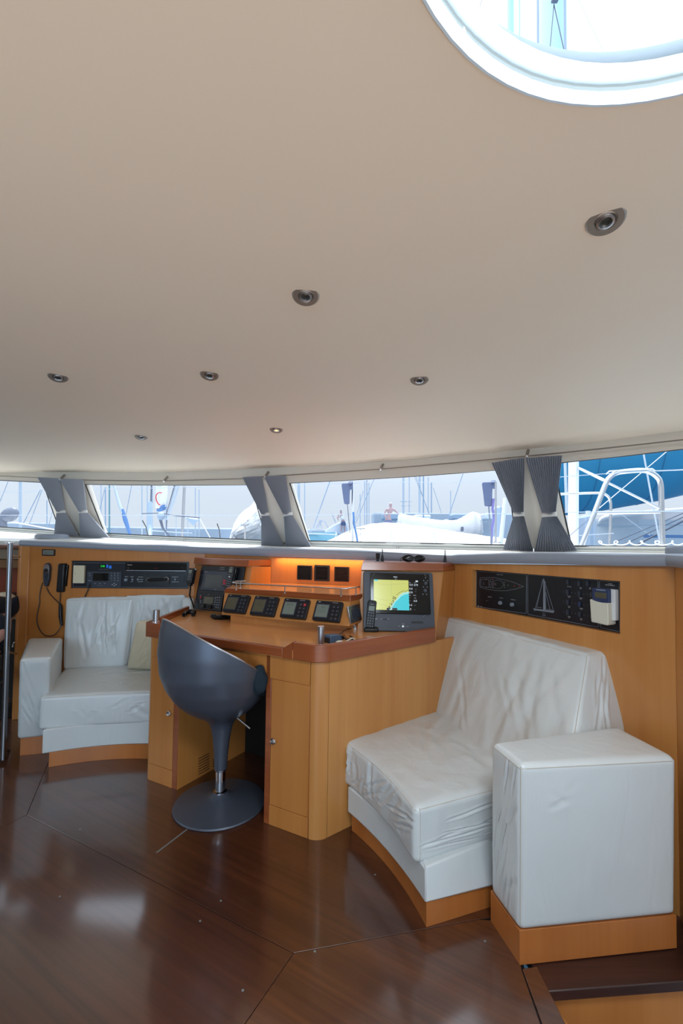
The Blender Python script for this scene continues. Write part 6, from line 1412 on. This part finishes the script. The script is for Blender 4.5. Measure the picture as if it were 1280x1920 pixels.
# white tarpaulin heap at the right of window 2
m = MB(); A = aty(476, 1016, 9)
def heap(u, v):
    px = lerp(434, 520, u); top = interp([(434, 1012), (440, 985), (450, 968), (460, 958), (470, 952), (480, 940), (492, 935), (520, 960)], px)
    p = aty(px, lerp(1018, top, v), 9-.35*math.sin(math.pi*v*.9)-.2*math.sin(math.pi*u)); n_ = noise.noise(Vector((u*6, v*6, 1)))*.10*math.sin(math.pi*min(1, v*1.2)); return p+Vector((n_, -abs(n_)*1.5, n_*.5))
m.grid(heap, 26, 18); hp = tag(m.build('wrapped_sail', M['o_white'], smooth=False), 'crumpled white canvas heap left of the middle curtains', 'canvas'); so = hp.modifiers.new('t', 'SOLIDIFY'); so.thickness = .03
# radar-like grey dome in window 1
rdm = thing('outboard_motor', 'shiny grey outboard motor cowl at the left edge of the leftmost window', 'outboard motor', aty(12, 990, 6))
m = MB(Matrix.Translation(aty(18, 965, 6)) @ Matrix.Rotation(-.55, 4, 'Y')); m.ball((0, 0, 0), .125, .08, .095, 20).build('cowl', M['o_dark'], rdm); MB().tube([aty(4, 970, 6), aty(6, 990, 6)], .05, 10).build('neck', M['o_dark'], rdm)
wire(20, 978, 6, 101, 993, 5.4, 2.4, 'white boom pole slanting from the motor cowl in the leftmost window', 'o_white', 'pole', 'deck_pole')
# guard wires of our own deck
def guard(y_tab, Yo, lb, wv=1.2):
    pts = [aty(x, interp(y_tab, x), interp(DEP_B, x)+Yo) for x in range(-100, 1441, 70)]
    return tag(MB().tube(pts, wv*4.2/F/2, 6).build('guard_wire', M['o_wire']), lb, 'guard wire', 'guard wires of the foredeck')
guard([(-100, 922), (0, 923), (160, 918), (470, 911), (560, 909), (740, 904), (920, 905), (1040, 895), (1134, 888), (1227, 883), (1280, 880.5), (1440, 872)], 1.0, 'upper guard wire strung outside all windows')
guard([(-100, 966), (0, 966), (300, 966), (560, 966), (740, 963), (960, 963), (1040, 961), (1100, 960), (1240, 958.5), (1440, 958)], 1.0, 'lower guard wire strung outside all windows', 1.4)
for x, lb in ((121, 'left of the second window'), (449, 'at the right end of the second window'), (676, 'in the left part of the centre window'), (929, 'at the right end of the centre window')):
    a = aty(x, 904, interp(DEP_B, x)+1.0) if x != 676 else aty(x, 992, interp(DEP_B, x)+.8)
    if x in (449,): a = aty(x+10, 985, interp(DEP_B, x)+1.0); b = aty(x+10, 1013, interp(DEP_B, x)+1.0)
    else: b = aty(x, 1018, interp(DEP_B, x)+1.0)
    tag(MB().tube([b, a], .009, 8).lathe([(.045, 0), (.045, .008), (0, .01)], 16, a if x in (449, 676) else b).build('stanchion', M['steel_br']), 'steel deck stanchion '+lb, 'stanchion', 'deck stanchions')
for x0, y0, x1, y1, lb in ((267, 976, 278, 1003, 'left'), (407, 982, 413, 1009, 'right')):
    tag(MB().tube([aty(x0, y0, 4.12), aty((x0+x1)/2+1, (y0+y1)/2-2, 4.1), aty(x1, y1+3, 4.02)], .005, 6).build('wiper_arm', M['black']), 'black windscreen wiper arm, the '+lb+' one in the second window', 'wiper')
# ---- centre window: steel pole with canvas bag and hose, pale boat with people, covered boat
wire(661.5, 904, 4.6, 660.5, 1017, 4.4, 5, 'bright steel davit pole left in the centre window', 'steel_br', 'pole', 'deck_pole')
def bag(x0, y0, x1, y1, Y, lb):
    t = thing('canvas_bag', lb, 'bag', aty((x0+x1)/2, y1, Y), 'canvas bags outside the centre window')
    P = [(x0, y0+3), (x0+2, y0), (x1-1, y0), (x1, y0+8), (x1-1, y1), (x1-5, y1+1), (x0+5, y1), (x0+3, y0+26)]
    MB().prism([aty(x, y, Y) for x, y in P], [aty(x, y, Y+.12) for x, y in P]).build('bag_body', M['o_bag'], t, bevel=.012, seg=3)
    for k in range(5): MB().tube([aty(x1-3+k, y0+1, Y-.01), aty(x1-1+k*1.2, y0-3+(k % 2)*2, Y+.02), aty(x1+k*1.1, y0+12, Y)], .010, 6).build('strap', M['o_bag'], t)
    return t
bag(640, 906, 656, 945, 4.5, 'slate-blue canvas bag hanging beside the steel davit pole'); bag(903, 904, 923, 949, 4.2, 'slate-blue canvas bag on a post at the right of the centre window')
wire(651, 945, 4.5, 656, 1000, 4.5, 1.6, 'dark hose hanging below the left canvas bag', 'o_dark', 'hose', 'hose')
tag(MB().tube([aty(662, 960, 4.45), aty(664, 985, 4.45), aty(668, 1003, 4.45), aty(670, 1016, 4.4)], .010, 8).build('hose', M['o_blueline']), 'blue hose curving down right of the steel davit pole', 'hose')
wire(916, 949, 4.2, 921, 1021, 3.9, 2.6, 'thin grey post carrying the right canvas bag', 'o_dark', 'pole', 'deck_pole')
tag(MB().tube([aty(925, 935, 4.2), aty(923, 955, 4.2), aty(926, 970, 4.2), aty(922, 990, 4.1), aty(921, 1018, 4.0)], .012, 8).build('purple_rope', plain('purple_rope', srgb(110, 104, 160), .8)), 'purple rope winding down the right bag post', 'rope')
wire(947, 934, 7, 938, 1022, 7, 8, 'thick pale post half hidden by the right curtain in the centre window', 'o_hull', 'pole', 'deck_pole')
tag(MB().box(0, 0, 0, .01, .01, .01).build('x', M['o_bag']), 'x', 'x') if False else None
a, b = aty(930, 1060, 8.5), aty(944, 948, 8.5); tag(MB().box(a.x, 8.5, a.z, b.x, 8.8, b.z).build('fuel_post', M['o_mast_blue'], bevel=.08, seg=3), 'rounded blue-grey dock post at the right end of the centre window', 'post')
def hull(name, label, x0, x1, zt, zb, Y, beam, mt, deckmt, sheer=.1, bow=1):
    t = thing(name, label, 'boat', ((x0+x1)/2, Y, zb)); m = MB(); n = 16; rows = []
    for i in range(n+1):
        s_ = i/n; x = lerp(x0, x1, s_); k = s_ if bow > 0 else 1-s_
        hw = beam/2*(1-max(0, (k-.35)/.65)**2.2)*(.8+.2*min(1, k*3)); z1_2 = zt+sheer*k*k
        rows.append([m._v((x, Y-hw, z1_2)), m._v((x, Y-hw*.75, lerp(zb, zt, .35))), m._v((x, Y, zb)), m._v((x, Y+hw*.75, lerp(zb, zt, .35))), m._v((x, Y+hw, z1_2))])
    for i in range(n):
        for k in range(4): m.b.faces.new((rows[i][k], rows[i][k+1], rows[i+1][k+1], rows[i+1][k]))
    m.b.faces.new(rows[0]); m.build('hull', mt, t)
    m = MB(); dk = []
    for i in range(n+1):
        s_ = i/n; x = lerp(x0, x1, s_); k = s_ if bow > 0 else 1-s_; hw = beam/2*(1-max(0, (k-.35)/.65)**2.2)*(.8+.2*min(1, k*3)); dk.append((m._v((x, Y-hw, zt+sheer*k*k)), m._v((x, Y+hw, zt+sheer*k*k))))
    for i in range(n): m.b.faces.new((dk[i][0], dk[i+1][0], dk[i+1][1], dk[i][1]))
    m.build('deck', deckmt, t); return t
pz = aty(600, 1002, 16).z
tb_ = hull('moored_boat', 'pale teal sailing boat with white rail low at the left of the centre window', aty(560, 1000, 16).x, aty(640, 1000, 16).x, pz, -1.3, 16, 3.0, M['o_tealhull'], M['o_hull'], .1)
MB().tube([aty(566, 1001, 14.5), aty(600, 1001.5, 14.5), aty(632, 1003, 14.5)], .022, 6).build('rub_rail', M['o_hull'], tb_)
m = MB(); P = [(606, 1003), (611, 993), (625, 984), (642, 977), (650, 978), (655, 1003)]
m.prism([aty(x, y, 15.5) for x, y in P], [aty(x, y, 16.8) for x, y in P]); m.build('sprayhood', plain('pale_grey_canvas', srgb(178, 186, 200), .8), tb_, bevel=.05)
for x0, y0, x1, y1 in ((592, 990, 600, 976), (600, 976, 609, 978), (609, 978, 615, 990), (596, 990, 603, 975), (603, 990, 599, 976), (576, 1001, 583, 992), (583, 992, 607, 994), (583, 1001, 583, 992), (622, 963, 629, 980)): MB().tube([aty(x0, y0, 15.4), aty(x1, y1, 15.4)], .018, 6).build('frame_tube', M['o_wire'], tb_)
# simple clothed figures on the boats
def crew(px, py_feet, py_head, Y, label, shirt, trousers, cap_m, lean=.15, shirtless=False, arm=(.35, -.1, 1.0)):
    f = aty(px, py_feet, Y); h = aty(px, py_head, Y); s = (h.z-f.z)/1.75
    t = thing('person', label, 'person', f); t.scale = (s, s, s)
    J = [(0, 0, .92, (.14, .10)), (lean*.5, 0, 1.15, (.13, .10)), (lean, 0, 1.38, (.16, .10)), (lean*1.1, 0, 1.50, .055), (lean*1.2, -.01, 1.62, .085), (lean*1.2, -.01, 1.70, .07),
         (lean+.19, 0, 1.40, .055), (lean+.19+arm[0]*.5, arm[1], 1.40-(1.40-arm[2])*.6, .042), (lean+.19+arm[0], arm[1]*2, arm[2], .034), (lean-.19, 0, 1.40, .055), (lean-.30, -.05, 1.14, .042), (lean-.20, -.2, .95, .034),
         (.10, 0, .86, .09), (.12, .02, .48, .062), (.12, .06, .09, .042), (.12, -.10, .05, .04), (-.10, 0, .86, .09), (-.14, -.04, .48, .062), (-.14, 0, .09, .042), (-.14, -.16, .05, .04)]
    E = [(0, 1), (1, 2), (2, 3), (3, 4), (4, 5), (2, 6), (6, 7), (7, 8), (2, 9), (9, 10), (10, 11), (0, 12), (12, 13), (13, 14), (14, 15), (0, 16), (16, 17), (17, 18), (18, 19)]
    skin_body('body', J, E, M['o_skin'], t)
    if not shirtless: skin_body('shirt', [(0, 0, .96, (.16, .12)), (lean*.5, 0, 1.15, (.15, .12)), (lean, 0, 1.38, (.18, .12)), (lean+.2, 0, 1.36, .075), (lean-.2, 0, 1.36, .075)], [(0, 1), (1, 2), (2, 3), (2, 4)], shirt, t)
    skin_body('shorts', [(0, 0, .96, (.17, .12)), (0, 0, .84, (.15, .12)), (.11, 0, .70, .10), (.12, .02, .52, .095), (-.11, 0, .70, .10), (-.14, -.04, .52, .095)], [(0, 1), (1, 2), (2, 3), (1, 4), (4, 5)], trousers, t, root=1)
    skin_body('cap' if cap_m is M['o_hull'] else 'hair', [(lean*1.2, .0, 1.68, .095), (lean*1.2, .0, 1.74, .07)], [(0, 1)], cap_m, t)
M['o_skin'] = plain('tanned_skin_in_haze', srgb(158, 132, 136), .6)
crew(643, 999, 956.5, 15.4, 'person in white shirt and blue shorts bending forward on the teal boat', M['o_hull'], plain('blue_shorts', srgb(70, 84, 120), .8), M['hair'], lean=-.16, arm=(-.5, -.1, 1.15))
crew(727, 1008, 942, 11, 'shirtless person in a white cap and blue shorts behind the covered boat', M['o_hull'], plain('slate_shorts', srgb(96, 104, 134), .8), M['o_hull'], lean=.10, shirtless=True, arm=(.4, -.1, 1.05))
cb2 = hull('moored_boat', 'white sailing boat under the flaked sail, hidden behind the covered boat', aty(690, 1000, 10.6).x, aty(935, 1000, 10.6).x, aty(727, 1009, 10.8).z, -1.3, 10.6, 2.2, M['o_hull'], M['o_hull'], .0)
for x in (752, 895): MB().tube([aty(x, 975, 10.05), aty(x, 1012, 10.05)], .03, 8).build('boom_support', M['o_mast'], cb2)
cb3 = hull('moored_boat', 'low white boat carrying the furled sail and flag behind the second window', aty(195, 1000, 9.2).x, aty(500, 1000, 9.2).x, aty(300, 1012, 9.0).z, -1.3, 9.2, 3.0, M['o_hull'], M['o_hull'], .0)
# boat under its white cover
cvb = thing('covered_boat', 'large boat under a smooth white cover filling the bottom of the centre window', 'boat', aty(770, 1060, 7.6))
topc = [(600, 1018), (617, 1013), (640, 1001), (669, 989), (695, 982), (722, 979.5), (745, 981), (775, 985), (809, 990), (860, 998), (932, 1007.5), (975, 1016), (990, 1022)]
def cov(u, v):
    px = lerp(600, 990, u); ty_ = interp(topc, px); a = math.pi*(v*1.0)
    top = aty(px, ty_, 7.6); h = top.z-.2; r = h; y = 7.6-1.15*math.cos(a)*(1-abs(u-.45)**3*1.5); z = .2+h*max(0, math.sin(a))**.55
    # keep the crest on the traced height
    return Vector((top.x, y, z+.012*noise.noise(Vector((px*.05, v*6, 0)))))
m = MB(); m.grid(cov, 40, 20); m.build('cover', M['o_white'], cvb)
x0, x1 = aty(610, 1000, 7.6).x, aty(985, 1000, 7.6).x
m = MB(); n = 20
R_ = [[m._v((lerp(x0, x1, i/n), 7.6+s_*1.1*(1-abs(i/n-.45)**3*1.5), z)) for s_, z in ((-1, .25), (-.8, -.6), (0, -1.35), (.8, -.6), (1, .25))] for i in range(n+1)]
for i in range(n):
    for k in range(4): m.b.faces.new((R_[i][k], R_[i][k+1], R_[i+1][k+1], R_[i+1][k]))
m.build('hull', M['o_hull'], cvb)
for x in (630, 734, 813.5): 
    MB().tube([aty(x, 997, 6.45), aty(x-4, 1019, 6.3)], .006, 5).tube([aty(x, 997, 6.45), aty(x+5, 1019, 6.3)], .006, 5).build('tie_cord', M['o_wire'], cvb)
sbn = thing('sail_bundle', 'white flaked sail lying along the boom above the covered boat', 'sail', aty(820, 1000, 10))
bt = [(745, 971, .10), (752, 970, .12), (765, 973, .12), (785, 977, .13), (805, 982, .14), (830, 985, .15), (855, 986, .17), (870, 983, .22), (885, 979, .28), (896, 981, .27), (903, 988, .18)]
def sb_(u, v):
    t = u*(len(bt)-1); i = min(int(t), len(bt)-2); f = t-i; px = lerp(bt[i][0], bt[i+1][0], f); py = lerp(bt[i][1], bt[i+1][1], f); r = lerp(bt[i][2], bt[i+1][2], f)
    if u < .001 or u > .999: r *= .2
    a = 2*math.pi*v; p = aty(px, py+3, 10); w_ = 1+.22*noise.noise(Vector((u*22, math.cos(a)*2, math.sin(a)*2))); return p+Vector((0, math.cos(a)*r*.8*w_, math.sin(a)*r*w_))
m = MB(); m.grid(lambda v, u: sb_(u, v), 16, 44, True); m.build('sailcloth', M['o_white'], sbn)
MB().tube([aty(744, 980, 10), aty(905, 998, 10)], .05, 8).build('boom', M['o_mast'], sbn)
MB().tube([aty(866, 988, 9.85), aty(866, 996, 9.85)], .03, 6).build('boom_strap', M['o_dark'], sbn)
qb = thing('dock_boats', 'low grey-blue quay with moored shapes behind the sail bundle', 'quay', aty(830, 976, 26))
a, b = aty(700, 978, 26), aty(1000, 964.5, 26); MB().box(a.x, 26, -1.3, b.x, 28, b.z).build('quay_wall', M['o_pier'], qb, bevel=.05)
for k, (x, y, w2) in enumerate(((716, 962, 40), (775, 965, 30), (846, 963, 26), (905, 962, 22))): a, b = aty(x, 975, 25), aty(x+w2, y+1, 25); MB().box(a.x, 24.6, a.z, b.x, 25.6, b.z).build('deckhouse', M['o_hull'] if k % 2 else M['o_mast_blue'], qb, bevel=.08)
# ---- right window: white mast, tube hoops, blue canvas, white hulls, ropes
wire(1075, 850, 5.2, 1074, 1060, 5.2, 18, 'broad white mast post at the left of the rightmost window', 'o_hull', 'mast', 'mast_post')
wire(1059, 866, 6, 1062, 960, 6, 5, 'thin pale post left of the broad white mast', 'o_mast', 'pole', 'deck_pole')
bc = thing('blue_boat_cover', 'huge deep blue canvas-covered hull filling the top of the rightmost window', 'boat cover', aty(1250, 940, 9))
bl_t = [(1000, 955), (1050, 960), (1095, 962), (1150, 956), (1210, 945), (1280, 933), (1400, 905), (1560, 860)]
def bcv(u, v):
    px = lerp(1000, 1560, u); by = interp(bl_t, px); b = aty(px, by, 9.2); a = math.pi*(v); 
    H = 2.6+u*1.5; return Vector((b.x, 9.2+.9-.9*math.cos(2*math.pi*v)*(1+.0*u), b.z+H/2-H/2*math.cos(2*math.pi*v-.0)*1.0)) if False else Vector((b.x, 9.9-1.0*math.sin(2*math.pi*v), b.z+H/2-H/2*math.cos(2*math.pi*v)))
m = MB(); m.grid(lambda v, u: bcv(u, v), 40, 24, True); m.b.faces.ensure_lookup_table(); m.build('canvas', M['o_blue'], bc)
for u_ in (.2, .42, .66, .9):
    m = MB(); m.tube([bcv(u_, k/40)+Vector((0, -.002, 0)) for k in range(41)], .010, 5); m.build('canvas_seam', plain('blue_seam', srgb(18, 96, 134), .6), bc)
wire(1081, 876, 5.3, 1131, 900, 3.9, 5, 'pale strut slanting from the white mast to the steel hoop', 'o_hull', 'strut', 'strut')
# hoops
def hoop(pts, Y, wpx, name, label, mt='steel'):
    P = [aty(x, y, Y if not isinstance(Y, tuple) else lerp(Y[0], Y[1], i/(len(pts)-1))) for i, (x, y) in enumerate(pts)]; out = []
    for i in range(len(P)-1):
        p0, p1, p2, p3 = P[max(i-1, 0)], P[i], P[i+1], P[min(i+2, len(P)-1)]
        for k in range(6):
            t = k/6; out.append(.5*((2*p1)+(p2-p0)*t+(2*p0-5*p1+4*p2-p3)*t*t+(3*p1-p0-3*p2+p3)*t**3))
    out.append(P[-1]); return MB().tube(out, wpx*(Y if not isinstance(Y, tuple) else Y[0])/F/2, 14)
hp1 = thing('steel_hoop', 'large polished steel tube hoop with cross bar and brace in the rightmost window', 'railing', aty(1165, 1024, 3.6))
hoop([(1085, 1034), (1110, 972), (1134, 910), (1142, 896), (1154, 887.5), (1172, 884), (1200, 882), (1216, 884.5), (1230, 893), (1237.5, 906), (1239.5, 940), (1242, 1034)], 3.6, 9.5, '', '').build('hoop_tube', M['steel'], hp1)
MB().tube([aty(1113, 961.5, 3.6), aty(1238, 960, 3.6)], 6.5*3.6/F/2, 12).build('cross_bar', M['steel'], hp1)
MB().tube([aty(1137, 904, 3.6), aty(1236, 953, 3.6)], 4.5*3.6/F/2, 10).build('diagonal_brace', M['steel'], hp1)
MB().tube([aty(1136, 889, 3.58), aty(1142, 883.5, 3.58), aty(1205, 880, 3.58), aty(1222, 879, 3.58), aty(1228, 883, 3.58)], .006, 8).build('lashing_line', M['o_white'], hp1)
hp2 = thing('rear_hoop', 'thinner steel hoop behind the large one in the rightmost window', 'railing', aty(1142, 1016, 4.6))
hoop([(1035, 927), (1080, 925.5), (1120, 924.5), (1134, 927), (1143, 937), (1144.5, 960), (1142, 1030)], 4.6, 5, '', '').build('hoop_tube', M['steel'], hp2)
wire(1228, 883, 3.6, 1300, 880, 3.4, 2.2, 'twisted white rope tied to the top of the steel hoop', 'o_white', 'rope', 'rope')
wire(1255, 842, 5.2, 1112, 962, 5.2, 1.6, 'thin pale line crossing diagonally behind the steel hoop', 'o_white')
wire(1206, 850, 5.0, 1236, 1015, 5.0, 3, 'thin light pole leaning behind the right leg of the hoop', 'o_mast', 'pole', 'deck_pole')
for k, (y0, y1, w3) in enumerate(((1017, 958, 2.2), (1019, 963, 2.4), (1021, 968, 4))): wire(1150+k*22, y0, 5.6, 1290, y1+k*2, 5.2, w3, ('upper', 'middle', 'thickest lower')[k]+' of three parallel ropes rising to the right behind the hoop', 'o_dark', 'rope', 'rope')
wire(1165, 965, 6, 1218, 1004, 6, 1.4, 'fine line slanting down behind the cross bar', 'o_mast')
mh = hull('motor_yacht', 'white motor yacht hull behind the steel hoop in the rightmost window', aty(1105, 1000, 12).x, aty(1440, 1000, 12).x, aty(1200, 985, 12).z, -1.3, 12, 3.4, M['o_hull'], M['o_white'], .15, -1)
a, b = aty(1112, 985, 12), aty(1300, 958, 12)
m = MB(); pr = [(1118, 987), (1124, 968), (1150, 962), (1230, 955), (1300, 950), (1400, 952), (1400, 990)]
m.prism([aty(x, y, 11.2) for x, y in pr], [aty(x, y, 12.8) for x, y in pr]); m.build('superstructure', M['o_white'], mh, bevel=.12, seg=3)
a = aty(1209, 1008, 10.2); b = aty(1340, 1004, 10.2); MB().box(a.x, 10.2, a.z, b.x, 10.26, b.z).build('blue_stripe', M['o_blueline'], mh)
MB().tube([aty(1120, 985, 10.3), aty(1240, 983, 10.3), aty(1400, 985, 10.3)], .03, 6).build('rub_rail', M['o_mast'], mh)
g2 = thing('dock_gear', 'grey-blue dock gear between the white mast and the hoop', 'dock post', aty(1107, 1022, 7)); a, b = aty(1100, 1022, 7), aty(1118, 965, 7)
m = MB(); m.box(a.x, 7, -1.3, b.x, 7.3, b.z).build('post', M['o_mast_blue'], g2, bevel=.05); MB().tube([aty(1102, 958, 6.9), aty(1102, 965, 6.9)], .035, 8).build('lamp_head', M['o_hull'], g2)
m = MB()
out = []
for k in range(90): a = k*.42; out.append(aty(1120+k*1.75, 1019, 3.45)+Vector((.03*math.cos(a), .02*math.sin(a*.7), .016*math.sin(a)+.004)))
tag(m.tube(out, .005, 6).build('coiled_line', M['o_white']), 'untidy white line coiled along the foot of the rightmost window', 'rope')
wire(1085, 1004, 4.2, 1150, 1000, 4.2, 1.6, 'thin steel rail low between white mast and rear hoop', 'o_wire', 'railing', 'low_rail')
wire(1068, 1004, 4.6, 1102, 975, 5.4, 1.2, 'fine dark line rising beside the broad white mast', 'o_dark')
# ---- the mast seen through the deck hatch
mm = thing('main_mast', 'tall pale blue main mast seen through the ceiling hatch', 'mast', aty(1036, 40, 2.7))
def vpost(px, Y, wpx, z0=2.3, z1=9): c = aty(px, 60, Y); r = wpx*Y/F/2; return c, r
c, r = vpost(1035, 2.7, 50)
MB().grid(lambda u, v: Vector((c.x+r*math.cos(2*math.pi*u), c.y+r*1.3*math.sin(2*math.pi*u), lerp(2.15, 9, v))), 28, 2, True).build('mast_tube', plain('pale_blue_mast', srgb(176, 214, 240), .4), mm)
for dx, wv in ((-27, 5), (24, 5)): c2 = aty(1035+dx, 60, 2.55); MB().tube([(c2.x, c2.y, 2.2), (c2.x, c2.y, 9)], wv*2.55/F/2, 8).build('mast_track', M['o_mast_blue'], mm)
c3 = aty(1038, 8, 2.5); MB().box(c3.x-.02, c3.y-.03, c3.z, c3.x+.02, c3.y, c3.z+.1).build('block', M['o_dark'], mm, bevel=.006)
MB().tube([c3, aty(1029, 110, 2.5)], .003, 6).tube([c3, aty(1061, 112, 2.5)], .003, 6).build('halyard', M['o_dark'], mm)
c4 = aty(957, 60, 3.1); tag(MB().tube([(c4.x, c4.y, 2.3), (c4.x, c4.y, 9)], 13*3.1/F/2, 10).tube([(c4.x+.045, c4.y-.05, 2.3), (c4.x+.045, c4.y-.05, 9)], .006, 6).build('furler_tube', plain('pale_blue_tube', srgb(170, 208, 236), .4)), 'narrow pale blue tube left of the main mast, seen through the hatch', 'mast')
wire(903, 0, 3, 894, 30, 3, 1.6, 'thin dark stay at the left inside the hatch view', 'o_dark'); wire(944, -20, 3.4, 936, 60, 3.4, .8, 'hair-thin stay left of the narrow tube in the hatch view', 'o_wire'); wire(1075, -20, 3, 1145, 125, 3, 1.0, 'fine stay slanting right of the main mast in the hatch view', 'o_wire')
